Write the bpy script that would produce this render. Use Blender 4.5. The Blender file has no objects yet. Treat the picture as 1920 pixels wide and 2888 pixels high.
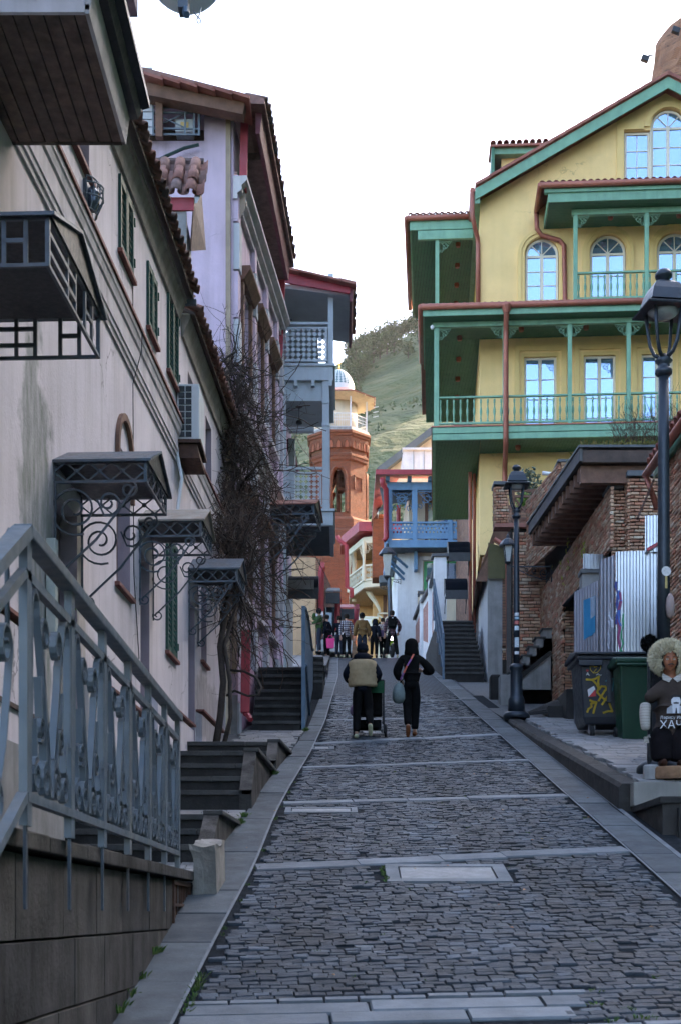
import bpy, bmesh, math, random
import numpy as np
from mathutils import Vector, Matrix, noise as mnoise
random.seed(7)
rnd = random.random
uni = random.uniform
SC = bpy.context.scene
COL = SC.collection
R = math.radians

# ---------------------------------------------------------------- camera
# level 50 mm camera with a rising front, standing at the world origin and looking along +Y up the street
F, CX, YH = 4000.0, 960.0, 2578.0
cam = bpy.data.cameras.new('camera')
cam_o = bpy.data.objects.new('camera', cam)
COL.objects.link(cam_o)
cam.sensor_fit = 'VERTICAL'
cam.sensor_height = 36.0
cam.sensor_width = 24.0
cam.lens = F / 2888 * 36
cam.shift_y = (YH - 1444) / 2888
cam.clip_start = 0.1
cam.clip_end = 5000
cam.dof.use_dof = True
cam.dof.focus_distance = 38
cam.dof.aperture_fstop = 7.0
cam_o.rotation_euler = (R(90), 0, 0)
SC.camera = cam_o

# ---------------------------------------------------------------- sky and sun
SUN_AZ, SUN_EL = 50.0, 27.0          # degrees right of the view direction, above the horizon
sd = Vector((math.sin(R(SUN_AZ)) * math.cos(R(SUN_EL)), math.cos(R(SUN_AZ)) * math.cos(R(SUN_EL)), math.sin(R(SUN_EL))))
w = bpy.data.worlds.new('World')
SC.world = w
w.use_nodes = True
nt = w.node_tree
bg = nt.nodes['Background']
sky = nt.nodes.new('ShaderNodeTexSky')
sky.sky_type = 'NISHITA'
sky.sun_disc = False
sky.sun_elevation = R(SUN_EL)
sky.sun_rotation = R(SUN_AZ)
sky.air_density = 0.85
sky.dust_density = 3.0
sky.ozone_density = 0.3
nt.links.new(sky.outputs[0], bg.inputs[0])
bg.inputs[1].default_value = 0.13
sun = bpy.data.lights.new('sun', 'SUN')
sun.energy = 3.4
sun.angle = R(0.5)
sun.color = (1.0, 0.74, 0.46)
sun_o = bpy.data.objects.new('sun', sun)
COL.objects.link(sun_o)
sun_o.rotation_euler = sd.to_track_quat('Z', 'Y').to_euler()
SC.view_settings.view_transform = 'Standard'
SC.view_settings.look = 'None'
SC.view_settings.exposure = 3.0
SC.view_settings.gamma = 1
SC.view_settings.use_curve_mapping = False
SC.cycles.max_bounces = 5
SC.cycles.diffuse_bounces = 2
SC.cycles.use_adaptive_sampling = True
SC.cycles.adaptive_threshold = 0.03
SC.cycles.use_denoising = True


# ---------------------------------------------------------------- helpers
def at(px, py, Y):
    return Vector(((px - CX) * Y / F, Y, (YH - py) * Y / F))


def lerp(tab, y):
    if y <= tab[0][0]:
        return tab[0][1]
    for (a, b), (c, d) in zip(tab, tab[1:]):
        if y <= c:
            return b + (d - b) * (y - a) / (c - a)
    return tab[-1][1]


def rz(Y):
    if Y < 55:
        return 0.2268 * Y - 2.6
    t = min(Y - 55, 12)
    return 0.2268 * 55 - 2.6 + 0.2268 * t - 0.2268 * t * t / 24 * 0.8 + max(0, Y - 67) * 0.045


def frame(o, u, n):
    u = Vector((u[0], u[1], 0)).normalized()
    n = Vector((n[0], n[1], 0)).normalized()
    return Matrix(((u.x, n.x, 0, o[0]), (u.y, n.y, 0, o[1]), (0, 0, 1, o[2]), (0, 0, 0, 1)))


WM = {}


class B:
    """collects shapes, then links them as one mesh object"""
    def __init__(s, M=None):
        s.v, s.f, s.t = [], [], []
        s.M = M
        s.flip = M is not None and M.to_3x3().determinant() < 0

    def add(s, vs, fs, tint=None):
        n = len(s.v)
        if s.M is not None:
            vs = [s.M @ Vector(v) for v in vs]
        s.v += [tuple(v) for v in vs]
        if s.flip:
            s.f += [tuple(n + i for i in reversed(f)) for f in fs]
        else:
            s.f += [tuple(n + i for i in f) for f in fs]
        if tint is not None:
            while len(s.t) < n:
                s.t.append(0.0)
            s.t += [tint] * len(vs)
        return s

    def box(s, x0, y0, z0, x1, y1, z1, tint=None):
        x0, x1 = min(x0, x1), max(x0, x1)
        y0, y1 = min(y0, y1), max(y0, y1)
        z0, z1 = min(z0, z1), max(z0, z1)
        return s.add([(x0, y0, z0), (x1, y0, z0), (x1, y1, z0), (x0, y1, z0), (x0, y0, z1), (x1, y0, z1), (x1, y1, z1), (x0, y1, z1)],
                     [(0, 3, 2, 1), (4, 5, 6, 7), (0, 1, 5, 4), (1, 2, 6, 5), (2, 3, 7, 6), (3, 0, 4, 7)], tint)

    def quad(s, a, b, c, d):
        return s.add([a, b, c, d], [(0, 1, 2, 3)])

    def bar(s, p, q, w, h=None, up=(0, 0, 1)):
        p, q = Vector(p), Vector(q)
        h = h or w
        d = (q - p).normalized()
        up = Vector(up)
        if abs(d.dot(up)) > 0.97:
            up = Vector((0, 1, 0)) if abs(d.y) < 0.9 else Vector((1, 0, 0))
        a = d.cross(up).normalized() * w / 2
        b = a.cross(d).normalized() * h / 2
        vs = [p - a - b, p + a - b, p + a + b, p - a + b, q - a - b, q + a - b, q + a + b, q - a + b]
        return s.add(vs, [(0, 3, 2, 1), (4, 5, 6, 7), (0, 1, 5, 4), (1, 2, 6, 5), (2, 3, 7, 6), (3, 0, 4, 7)])

    def tube(s, pts, r, n=6, cap=True):
        pts = [Vector(p) for p in pts]
        k = len(pts)
        rs = r if isinstance(r, (list, tuple)) else [r] * k
        vs, fs = [], []
        ref = None
        for i, p in enumerate(pts):
            d = (pts[min(i + 1, k - 1)] - pts[max(i - 1, 0)])
            d = d.normalized() if d.length > 1e-9 else Vector((0, 0, 1))
            if ref is None:
                ref = Vector((0, 0, 1)) if abs(d.z) < 0.9 else Vector((1, 0, 0))
            a = d.cross(ref)
            if a.length < 1e-4:
                a = d.cross(Vector((0.3, 0.8, 0.5)))
            a.normalize()
            b = a.cross(d).normalized()
            ref = b
            for j in range(n):
                t = 2 * math.pi * j / n
                vs.append(p + (a * math.cos(t) + b * math.sin(t)) * rs[i])
        for i in range(k - 1):
            for j in range(n):
                fs.append((i * n + j, i * n + (j + 1) % n, (i + 1) * n + (j + 1) % n, (i + 1) * n + j))
        if cap:
            fs.append(tuple(range(n - 1, -1, -1)))
            fs.append(tuple((k - 1) * n + j for j in range(n)))
        return s.add(vs, fs)

    def lathe(s, prof, c=(0, 0, 0), n=12, a0=0.0, a1=2 * math.pi, cap=True):
        c = Vector(c)
        full = abs(a1 - a0 - 2 * math.pi) < 1e-6
        m = n if full else n + 1
        vs, fs = [], []
        for r, z in prof:
            for j in range(m):
                t = a0 + (a1 - a0) * j / n
                vs.append(c + Vector((r * math.cos(t), r * math.sin(t), z)))
        for i in range(len(prof) - 1):
            for j in range(n):
                k = (j + 1) % m
                fs.append((i * m + j, i * m + k, (i + 1) * m + k, (i + 1) * m + j))
        if cap and full:
            fs.append(tuple(range(m - 1, -1, -1)))
            fs.append(tuple((len(prof) - 1) * m + j for j in range(m)))
        return s.add(vs, fs)

    def prism(s, poly, ax, a, b):
        """poly of 2D points extruded along axis ax (0,1,2) from a to b; points are the two other axes in order"""
        k = len(poly)
        o = [i for i in range(3) if i != ax]

        def mk(p, t):
            v = [0, 0, 0]
            v[ax] = t
            v[o[0]], v[o[1]] = p
            return tuple(v)
        vs = [mk(p, a) for p in poly] + [mk(p, b) for p in poly]
        fs = [tuple(range(k - 1, -1, -1)), tuple(range(k, 2 * k))] + [(i, (i + 1) % k, k + (i + 1) % k, k + i) for i in range(k)]
        return s.add(vs, fs)

    def wall(s, u0, u1, z0, z1, ops=(), depth=0.15, y=0.0):
        """wall face in the plane y (outward is +y) with rectangular openings (a,b,c,d) and their reveals"""
        us = sorted({u0, u1, *[o[0] for o in ops], *[o[1] for o in ops]})
        zs = sorted({z0, z1, *[o[2] for o in ops], *[o[3] for o in ops]})
        for a, b in zip(us, us[1:]):
            for c, d in zip(zs, zs[1:]):
                mu, mz = (a + b) / 2, (c + d) / 2
                if any(o[0] < mu < o[1] and o[2] < mz < o[3] for o in ops):
                    continue
                s.quad((b, y, c), (a, y, c), (a, y, d), (b, y, d))
        for a, b, c, d in [o[:4] for o in ops]:
            e = y - depth
            s.quad((a, y, c), (a, e, c), (a, e, d), (a, y, d))
            s.quad((b, e, c), (b, y, c), (b, y, d), (b, e, d))
            s.quad((a, y, c), (b, y, c), (b, e, c), (a, e, c))
            s.quad((a, e, d), (b, e, d), (b, y, d), (a, y, d))
        return s

    def obj(s, name, m, parent=None, label=None, cat=None, group=None, kind=None, smooth=False, bev=0, local=False):
        me = bpy.data.meshes.new(name)
        me.from_pydata(s.v, [], s.f)
        if s.t:
            while len(s.t) < len(s.v):
                s.t.append(0.0)
            at_ = me.attributes.new('tint', 'FLOAT', 'POINT')
            at_.data.foreach_set('value', s.t)
        if m is not None:
            me.materials.append(m)
        if smooth:
            me.polygons.foreach_set('use_smooth', [True] * len(me.polygons))
        me.update()
        return link(name, me, parent, label, cat, group, kind, bev, local)


def link(name, me, parent=None, label=None, cat=None, group=None, kind=None, bev=0, local=False, mtx=None):
    o = bpy.data.objects.new(name, me)
    COL.objects.link(o)
    if parent is not None:
        o.parent = parent
        if not local and parent.name in WM:
            o.matrix_parent_inverse = WM[parent.name].inverted()
    if mtx is not None:
        o.matrix_basis = mtx
    if parent is None and mtx is None:
        WM[o.name] = Matrix.Identity(4)
    tag(o, label, cat, group, kind)
    if bev:
        bm_ = o.modifiers.new('bevel', 'BEVEL')
        bm_.width = bev
        bm_.segments = 2
        bm_.limit_method = 'ANGLE'
        bm_.angle_limit = R(40)
    return o


def tag(o, label=None, cat=None, group=None, kind=None):
    if label:
        o['label'] = label
    if cat:
        o['category'] = cat
    if group:
        o['group'] = group
    if kind:
        o['kind'] = kind


def thing(name, label, cat, loc=(0, 0, 0), rz_=0.0, group=None, scale=1.0):
    o = bpy.data.objects.new(name, None)
    COL.objects.link(o)
    o.empty_display_size = 0.2
    m = Matrix.Translation(Vector(loc)) @ Matrix.Rotation(rz_, 4, 'Z') @ Matrix.Scale(scale, 4)
    o.matrix_basis = m
    WM[o.name] = m.copy()
    tag(o, label, cat, group)
    return o


def copy_tree(o, parent=None, loc=None, rz_=0.0, scale=1.0, label=None):
    c = o.copy()
    COL.objects.link(c)
    c.parent = parent
    if parent is None:
        m = Matrix.Translation(Vector(loc)) @ Matrix.Rotation(rz_, 4, 'Z') @ Matrix.Scale(scale, 4)
        c.matrix_basis = m
        WM[c.name] = m
        if label:
            c['label'] = label
    for ch in list(o.children):
        copy_tree(ch, c)
    return c


def piece_mesh(name, m, cx=0.07, cy=0.12, cz=0.25):
    """unit block, chamfered towards +Z, 18 triangles"""
    vs = []
    for z, ix, iy in ((-0.5, 0, 0), (0.5 - cz, 0, 0), (0.5, cx, cy)):
        for sx, sy in ((-1, -1), (1, -1), (1, 1), (-1, 1)):
            vs.append((sx * (0.5 - ix), sy * (0.5 - iy), z))
    fs = []
    for k in (0, 4):
        for i in range(4):
            j = (i + 1) % 4
            fs.append((k + i, k + j, k + 4 + j, k + 4 + i))
    fs.append((8, 9, 10, 11))
    me = bpy.data.meshes.new(name)
    me.from_pydata(vs, [], fs)
    me.materials.append(m)
    return me


def pieces(name, rest_name, parent, mats, me, m, cap=300, jitter=0.0):
    """mats: world matrices of unit pieces; the nearest become parts of their own, the rest one joined part"""
    mats = sorted(mats, key=lambda q: q.translation.length)
    for q in mats[:cap]:
        link(name, me, parent, mtx=q)
    rest = mats[cap:]
    if rest:
        base = np.array([v.co[:] for v in me.vertices])
        nb = len(base)
        fs0 = [tuple(p.vertices) for p in me.polygons]
        V, Fc, T = [], [], []
        for k, q in enumerate(rest):
            a = np.array(q)
            b = base
            if jitter:
                b = base + np.random.RandomState(k).uniform(-jitter, jitter, base.shape)
            V.append(b @ a[:3, :3].T + a[:3, 3])
            Fc += [tuple(i + k * nb for i in f) for f in fs0]
            T += [rnd()] * nb
        b_ = B()
        b_.v = np.concatenate(V).tolist()
        b_.f = Fc
        b_.t = T
        b_.obj(rest_name, m, parent, kind='stuff')


def mx(c, ux, uy, uz):
    """matrix from centre and three (scaled) axes"""
    return Matrix(((ux[0], uy[0], uz[0], c[0]), (ux[1], uy[1], uz[1], c[1]), (ux[2], uy[2], uz[2], c[2]), (0, 0, 0, 1)))


# ---------------------------------------------------------------- materials
MATS = {}


def mat(name, col, rough=0.75, var=0.15, sc=3.0, bump=0.15, bsc=35.0, metal=0.0, cols=None, streak=0.0, scol=None, spec=0.5, brick=None,
        planks=None, stains=None, dist=0.02, emit=None, sheen=0.0, track=0.0, bvec=None, crack=0.0):
    if name in MATS:
        return MATS[name]
    m = bpy.data.materials.new(name)
    m.use_nodes = True
    n = m.node_tree.nodes
    l = m.node_tree.links
    p = n['Principled BSDF']
    p.inputs['Roughness'].default_value = rough
    p.inputs['Metallic'].default_value = metal
    p.inputs['Specular IOR Level'].default_value = spec
    geo = n.new('ShaderNodeNewGeometry')
    pos = geo.outputs['Position']

    def noise(scale, detail=5, vec=None, ro=0.6):
        t = n.new('ShaderNodeTexNoise')
        t.inputs['Scale'].default_value = scale
        t.inputs['Detail'].default_value = detail
        t.inputs['Roughness'].default_value = ro
        l.new(vec or pos, t.inputs['Vector'])
        return t.outputs['Fac']

    def ramp(fac, a, b, lo=0.3, hi=0.7):
        r = n.new('ShaderNodeMapRange')
        r.inputs['From Min'].default_value = lo
        r.inputs['From Max'].default_value = hi
        r.inputs['To Min'].default_value = a
        r.inputs['To Max'].default_value = b
        l.new(fac, r.inputs['Value'])
        return r.outputs['Result']

    def mix(fac, a, b, mode='MIX'):
        x = n.new('ShaderNodeMix')
        x.data_type = 'RGBA'
        x.blend_type = mode
        for i, q in ((0, fac), (6, a), (7, b)):
            if isinstance(q, (int, float)):
                x.inputs[i].default_value = q
            elif isinstance(q, (tuple, list)):
                x.inputs[i].default_value = (*q[:3], 1)
            else:
                l.new(q, x.inputs[i])
        return x.outputs[2]

    def math_(op, a, b=None):
        x = n.new('ShaderNodeMath')
        x.operation = op
        for i, q in ((0, a), (1, b)):
            if q is None:
                continue
            if isinstance(q, (int, float)):
                x.inputs[i].default_value = q
            else:
                l.new(q, x.inputs[i])
        return x.outputs[0]

    def scaled(sx, sy, sz):
        mp = n.new('ShaderNodeMapping')
        mp.inputs['Scale'].default_value = (sx, sy, sz)
        l.new(pos, mp.inputs['Vector'])
        return mp.outputs['Vector']

    base = (*col[:3], 1)
    c = None
    if cols:
        oi = n.new('ShaderNodeObjectInfo')
        ta = n.new('ShaderNodeAttribute')
        ta.attribute_name = 'tint'
        fr = math_('FRACT', math_('ADD', math_('MULTIPLY', oi.outputs['Random'], 7.31), ta.outputs['Fac']))
        cr = n.new('ShaderNodeValToRGB')
        cr.color_ramp.interpolation = 'LINEAR'
        els = cr.color_ramp.elements
        while len(els) < len(cols):
            els.new(0.5)
        for i, q in enumerate(cols):
            els[i].position = i / (len(cols) - 1)
            els[i].color = (*q, 1)
        l.new(fr, cr.inputs[0])
        c = cr.outputs[0]
    else:
        rgb = n.new('ShaderNodeRGB')
        rgb.outputs[0].default_value = base
        c = rgb.outputs[0]
    hgt = None
    if brick:
        bt = n.new('ShaderNodeTexBrick')
        bl, bh, axis, c2, mortar = brick
        # world position turned into (along wall, up)
        sp = n.new('ShaderNodeSeparateXYZ')
        l.new(pos, sp.inputs[0])
        cb = n.new('ShaderNodeCombineXYZ')
        if axis == 'cyl':
            l.new(math_('ADD', sp.outputs[0], sp.outputs[1]), cb.inputs[0])
        else:
            l.new(sp.outputs[0 if axis == 'x' else 1], cb.inputs[0])
        l.new(sp.outputs[2], cb.inputs[1])
        l.new(cb.outputs[0], bt.inputs['Vector'])
        bt.inputs['Scale'].default_value = 1.0
        bt.inputs['Brick Width'].default_value = bl
        bt.inputs['Row Height'].default_value = bh
        bt.inputs['Mortar Size'].default_value = bh * 0.12
        bt.inputs['Mortar Smooth'].default_value = 0.2
        bt.inputs['Color1'].default_value = base
        bt.inputs['Color2'].default_value = (*c2, 1)
        bt.inputs['Mortar'].default_value = (*mortar, 1)
        c = bt.outputs['Color']
        hgt = math_('SUBTRACT', 1.0, bt.outputs['Fac'])
    if planks:
        axis, wd = planks
        sp = n.new('ShaderNodeSeparateXYZ')
        l.new(pos, sp.inputs[0])
        fr = math_('FRACT', math_('DIVIDE', sp.outputs['xyz'.index(axis)], wd))
        g = math_('LESS_THAN', fr, 0.09)
        c = mix(g, c, (base[0] * 0.3, base[1] * 0.3, base[2] * 0.3))
        hgt = math_('SUBTRACT', 1.0, g)
    f1 = noise(sc, 6)
    lo, hi = 1 - var, 1 + var
    v = ramp(f1, lo, hi)
    c = mix(1.0, c, v, 'MULTIPLY')
    if crack:
        wn = n.new('ShaderNodeTexNoise')
        wn.inputs['Scale'].default_value = 1.7
        wn.inputs['Detail'].default_value = 5
        l.new(pos, wn.inputs['Vector'])
        va = n.new('ShaderNodeVectorMath')
        va.operation = 'MULTIPLY_ADD'
        l.new(wn.outputs['Color'], va.inputs[0])
        va.inputs[1].default_value = (.9, .9, .9)
        l.new(pos, va.inputs[2])
        vo = n.new('ShaderNodeTexVoronoi')
        vo.feature = 'DISTANCE_TO_EDGE'
        vo.inputs['Scale'].default_value = .55
        l.new(va.outputs[0], vo.inputs['Vector'])
        ck = math_('MULTIPLY', math_('LESS_THAN', vo.outputs['Distance'], .0045), ramp(noise(.5, 3), 0.0, crack, .5, .58))
        c = mix(ck, c, (base[0] * .3, base[1] * .28, base[2] * .27))
        pt = ramp(noise(.45, 7, None, .7), 0.0, .35, .56, .585)
        c = mix(pt, c, (base[0] * 1.12, base[1] * 1.1, base[2] * 1.08))
    if track:
        ft = noise(1.0, 4, scaled(1.1, 0.05, 0.0))
        c = mix(1.0, c, ramp(ft, 1 - track, 1 + track, 0.36, 0.64), 'MULTIPLY')
    if streak:
        f2 = noise(1.0, 6, scaled(5.0, 5.0, 0.35))
        f3 = noise(0.7, 4)
        k = math_('MULTIPLY', ramp(f2, 0.0, 1.0, 0.44, 0.66), ramp(f3, 0.2, 1.0, 0.32, 0.6))
        c = mix(math_('MULTIPLY', k, streak), c, scol or (base[0] * 0.35, base[1] * 0.35, base[2] * 0.33))
    if stains:
        for (cx, cy, cz, rx, ry, rz_, scol2, amt) in stains:
            mp = n.new('ShaderNodeVectorMath')
            mp.operation = 'SUBTRACT'
            l.new(pos, mp.inputs[0])
            mp.inputs[1].default_value = (cx, cy, cz)
            dv = n.new('ShaderNodeVectorMath')
            dv.operation = 'DIVIDE'
            l.new(mp.outputs[0], dv.inputs[0])
            dv.inputs[1].default_value = (rx, ry, rz_)
            ln = n.new('ShaderNodeVectorMath')
            ln.operation = 'LENGTH'
            l.new(dv.outputs[0], ln.inputs[0])
            wv = math_('ADD', ln.outputs['Value'], math_('MULTIPLY', math_('SUBTRACT', noise(2.3, 5), 0.5), 1.3))
            k = ramp(wv, amt, 0.0, 0.75, 0.95)
            k = math_('MULTIPLY', k, ramp(noise(9, 5, scaled(1, 1, 0.3)), 0.45, 1.0))
            c = mix(k, c, scol2)
    l.new(c, p.inputs['Base Color'])
    if bump:
        bp = n.new('ShaderNodeBump')
        bp.inputs['Strength'].default_value = bump
        bp.inputs['Distance'].default_value = dist
        h = noise(bsc, 6, scaled(*bvec) if bvec else None)
        if hgt is not None:
            h = math_('ADD', math_('MULTIPLY', h, 0.4), hgt)
        l.new(h, bp.inputs['Height'])
        l.new(bp.outputs[0], p.inputs['Normal'])
    if rough < 0.95 and metal < 0.9:
        l.new(ramp(noise(sc * 2.7, 4), max(0.02, rough - 0.1), min(1, rough + 0.1)), p.inputs['Roughness'])
    if emit:
        p.inputs['Emission Color'].default_value = (*emit[:3], 1)
        p.inputs['Emission Strength'].default_value = emit[3]
    if sheen:
        p.inputs['Sheen Weight'].default_value = sheen
    MATS[name] = m
    return m


def glass(name, col, metal=0.75, rough=0.03):
    m = bpy.data.materials.new(name)
    m.use_nodes = True
    p = m.node_tree.nodes['Principled BSDF']
    p.inputs['Base Color'].default_value = (*col, 1)
    p.inputs['Metallic'].default_value = metal
    p.inputs['Roughness'].default_value = rough
    n = m.node_tree.nodes
    t = n.new('ShaderNodeTexNoise')
    t.inputs['Scale'].default_value = 0.8
    b = n.new('ShaderNodeBump')
    b.inputs['Strength'].default_value = 0.06
    m.node_tree.links.new(t.outputs['Fac'], b.inputs['Height'])
    m.node_tree.links.new(b.outputs[0], p.inputs['Normal'])
    MATS[name] = m
    return m


PLASTER_W = mat('white_plaster', (0.66, 0.60, 0.635), 0.9, 0.10, 1.1, 0.35, 22, crack=.8, streak=0.42, scol=(0.36, 0.33, 0.31),
                stains=[(-2.75, 13.45, 2.2, .9, .30, 2.6, (0.10, 0.105, 0.085), 0.85), (-2.2, 24.5, 3.2, 1.2, 2.2, 0.9, (.2, .18, .17), .7), (-2.6, 16.5, 1.2, 1.2, 6.0, .7, (.2, .19, .18), .6), (-2.85, 12.85, 3.6, 1.2, 0.62, 2.1, (0.16, 0.18, 0.15), 0.95), (-2.8, 14.6, 2.6, 1.0, 0.35, 1.6, (0.33, 0.29, 0.2), 0.7)])
REVEAL = mat('mauve_reveal', (0.33, 0.27, 0.31), 0.9, 0.12, 2, 0.2)
MOULD = mat('stone_moulding', (0.56, 0.515, 0.53), 0.85, 0.15, 3, 0.3, 25, streak=0.5, scol=(0.2, 0.175, 0.16))
CORNICE = mat('concrete_cornice', (0.34, 0.30, 0.26), 0.9, 0.25, 4, 0.5, 20, streak=0.5)
PINK = mat('lavender_plaster', (0.60, 0.46, 0.56), 0.9, 0.10, 1.3, 0.3, 15, crack=.7, streak=0.45, scol=(0.33, 0.25, 0.28))
PINK2 = mat('pink_plaster', (0.48, 0.27, 0.34), 0.9, 0.12, 1.3, 0.3, 15, streak=0.4)
YEL = mat('yellow_plaster', (0.90, 0.625, 0.27), 0.88, 0.09, 0.8, 0.3, 30, crack=.35, streak=0.15, scol=(0.62, 0.42, 0.18))
YTRIM = mat('yellow_trim', (0.80, 0.56, 0.22), 0.8, 0.05, 2, 0.1)
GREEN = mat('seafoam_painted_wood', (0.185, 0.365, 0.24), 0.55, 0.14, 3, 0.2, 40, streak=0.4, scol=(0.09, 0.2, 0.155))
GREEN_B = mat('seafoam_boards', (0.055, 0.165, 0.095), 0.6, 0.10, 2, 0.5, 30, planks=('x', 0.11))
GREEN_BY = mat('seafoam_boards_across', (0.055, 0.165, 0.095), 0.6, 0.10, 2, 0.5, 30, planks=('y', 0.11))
COPPER = mat('copper_brown_pipe', (0.32, 0.10, 0.065), 0.45, 0.15, 5, 0.05, metal=0.2)
RTILE = mat('red_roof_tile', (0.30, 0.10, 0.075), 0.75, 0.2, 5, 0.3, cols=[(0.22, 0.07, 0.05), (0.34, 0.12, 0.085), (0.28, 0.10, 0.075), (0.38, 0.15, 0.11)])
OTILE = mat('old_roof_tile', (0.2, 0.09, 0.07), 0.85, 0.3, 7, 0.4, cols=[(0.07, 0.055, 0.055), (0.24, 0.10, 0.075), (0.14, 0.075, 0.06), (0.30, 0.15, 0.12), (0.09, 0.075, 0.075)])
WINF = mat('cream_window_frame', (0.72, 0.64, 0.50), 0.5, 0.04, 3, 0.03)
WHITE = mat('white_paint', (0.72, 0.72, 0.74), 0.6, 0.08, 3, 0.1, streak=0.3, scol=(0.4, 0.38, 0.36))
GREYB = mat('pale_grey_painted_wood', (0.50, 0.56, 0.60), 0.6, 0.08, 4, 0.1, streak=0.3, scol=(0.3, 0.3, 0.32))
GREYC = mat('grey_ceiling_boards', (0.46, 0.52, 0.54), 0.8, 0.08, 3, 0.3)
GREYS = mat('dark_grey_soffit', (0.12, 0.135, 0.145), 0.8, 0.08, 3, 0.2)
GLASS = glass('window_glass', (0.36, 0.50, 0.72))
GLASS_D = glass('dark_window_glass', (0.10, 0.12, 0.15), 0.4, 0.05)
SHUT = mat('dark_green_shutter', (0.018, 0.045, 0.04), 0.6, 0.2, 6, 0.1)
SHUTF = mat('green_shutter_frame', (0.012, 0.065, 0.05), 0.5, 0.15, 5, 0.1)
SILL = mat('red_brown_sill', (0.20, 0.075, 0.06), 0.7, 0.25, 6, 0.2)
IRON = mat('blue_grey_iron', (0.07, 0.095, 0.125), 0.45, 0.25, 7, 0.1, metal=0.3, streak=0.35, scol=(0.16, 0.09, 0.05))
IRON_L = mat('grey_painted_railing', (0.105, 0.135, 0.165), 0.42, 0.10, 5, 0.05, streak=0.3, scol=(0.24, 0.19, 0.11))
IRON_K = mat('black_iron', (0.025, 0.028, 0.034), 0.5, 0.2, 7, 0.1, metal=0.3)
LAMPM = mat('dark_lamp_post', (0.03, 0.038, 0.05), 0.42, 0.15, 4, 0.08, metal=0.4)
RED = mat('red_painted_metal', (0.36, 0.035, 0.05), 0.5, 0.15, 4, 0.05, streak=0.2)
MAROON = mat('maroon_fascia', (0.14, 0.03, 0.045), 0.6, 0.2, 4, 0.1)
WOODS = mat('brown_soffit_planks', (0.115, 0.07, 0.055), 0.7, 0.5, 7, 0.35, 12, cols=[(0.085, 0.052, 0.042), (0.14, 0.085, 0.065), (0.115, 0.07, 0.055), (0.16, 0.10, 0.08)])
WOODD = mat('dark_brown_wood', (0.075, 0.048, 0.038), 0.75, 0.3, 6, 0.25)
WOODR = mat('red_brown_wood', (0.17, 0.085, 0.055), 0.75, 0.3, 6, 0.25)
TAN = mat('tan_metal_pipe', (0.35, 0.26, 0.18), 0.6, 0.2, 4, 0.1, streak=0.5, scol=(0.12, 0.07, 0.05))
STONE = mat('grey_basalt', (0.07, 0.064, 0.06), 0.9, 0.4, 3, 0.5, 30, cols=[(0.06, 0.056, 0.053), (0.092, 0.085, 0.079), (0.075, 0.069, 0.066), (0.055, 0.053, 0.053)], streak=0.95, scol=(0.018, 0.016, 0.014), spec=.2)
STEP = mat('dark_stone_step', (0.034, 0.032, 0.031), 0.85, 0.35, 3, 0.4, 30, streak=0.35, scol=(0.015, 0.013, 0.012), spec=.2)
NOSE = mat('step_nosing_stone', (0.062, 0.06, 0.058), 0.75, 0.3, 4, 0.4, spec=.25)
SLAB = mat('kerb_slab_stone', (0.14, 0.14, 0.142), 0.7, 0.25, 2.5, 0.4, 50, cols=[(0.078, 0.089, 0.099), (0.105, 0.118, 0.128), (0.09, 0.102, 0.112), (0.068, 0.078, 0.088)], streak=.4, scol=(.045,.044,.042), spec=.14)
FLAG = mat('pale_flagstone', (0.2, 0.2, 0.205), 0.62, 0.25, 3, 0.3, 50, cols=[(0.105, 0.119, 0.135), (0.16, 0.177, 0.195), (0.132, 0.147, 0.163)], spec=.2)
PAVER = mat('light_paver', (0.2, 0.19, 0.19), 0.7, 0.2, 3, 0.3, 50, cols=[(0.17, 0.167, 0.168), (0.25, 0.243, 0.24), (0.21, 0.204, 0.204), (0.19, 0.178, 0.176)], spec=.2)
COB = mat('cobblestone', (0.08, 0.08, 0.085), 0.55, 0.45, 2.2, 0.9, 45, cols=[(0.016, 0.021, 0.028), (0.032, 0.041, 0.053), (0.022, 0.029, 0.038), (0.046, 0.057, 0.072), (0.028, 0.036, 0.047), (0.072, 0.087, 0.107)], dist=0.014, track=.45, bvec=(.35, 1.3, 1.3), spec=.22)
MORTAR = mat('dark_joint_earth', (0.018, 0.021, 0.025), 0.95, 0.4, 9, 0.6, 40, spec=.05)
FARCOB = mat('far_cobbles', (0.042, 0.052, 0.066), 0.7, 0.3, 14, 0.9, 30, brick=(0.14, 0.115, 'x', (0.03, 0.037, 0.047), (0.014, 0.015, 0.017)), spec=.12)
GRIT = mat('grey_asphalt', (0.09, 0.09, 0.092), 0.9, 0.2, 6, 0.4, 60)
BRICK = mat('thin_brown_brick', (0.3, 0.17, 0.11), 0.85, 0.25, 9, 0.5, 40,
            cols=[(0.28, 0.115, 0.07), (0.46, 0.25, 0.15), (0.36, 0.165, 0.10), (0.56, 0.37, 0.24), (0.43, 0.27, 0.17), (0.50, 0.19, 0.115), (0.62, 0.49, 0.36), (0.33, 0.19, 0.125)])
BMORT = mat('brick_mortar', (0.035, 0.029, 0.025), 0.95, 0.25, 8, 0.5, 50)
BRICKT = mat('tower_red_brick', (0.22, 0.055, 0.022), 0.85, 0.2, 2, 0.5, 20, brick=(0.22, 0.075, 'cyl', (0.15, 0.038, 0.016), (0.16, 0.08, 0.045)))
BRICKF = mat('street_end_brick', (0.30, 0.16, 0.10), 0.85, 0.3, 3, 0.6, 20, brick=(0.24, 0.085, 'y', (0.2, 0.10, 0.07), (0.10, 0.07, 0.055)))
CONC = mat('grey_concrete', (0.26, 0.25, 0.245), 0.9, 0.2, 3, 0.3, 25, streak=0.5)
PLASTG = mat('pale_grey_plaster', (0.48, 0.48, 0.50), 0.9, 0.1, 2, 0.2, streak=0.35)
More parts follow.
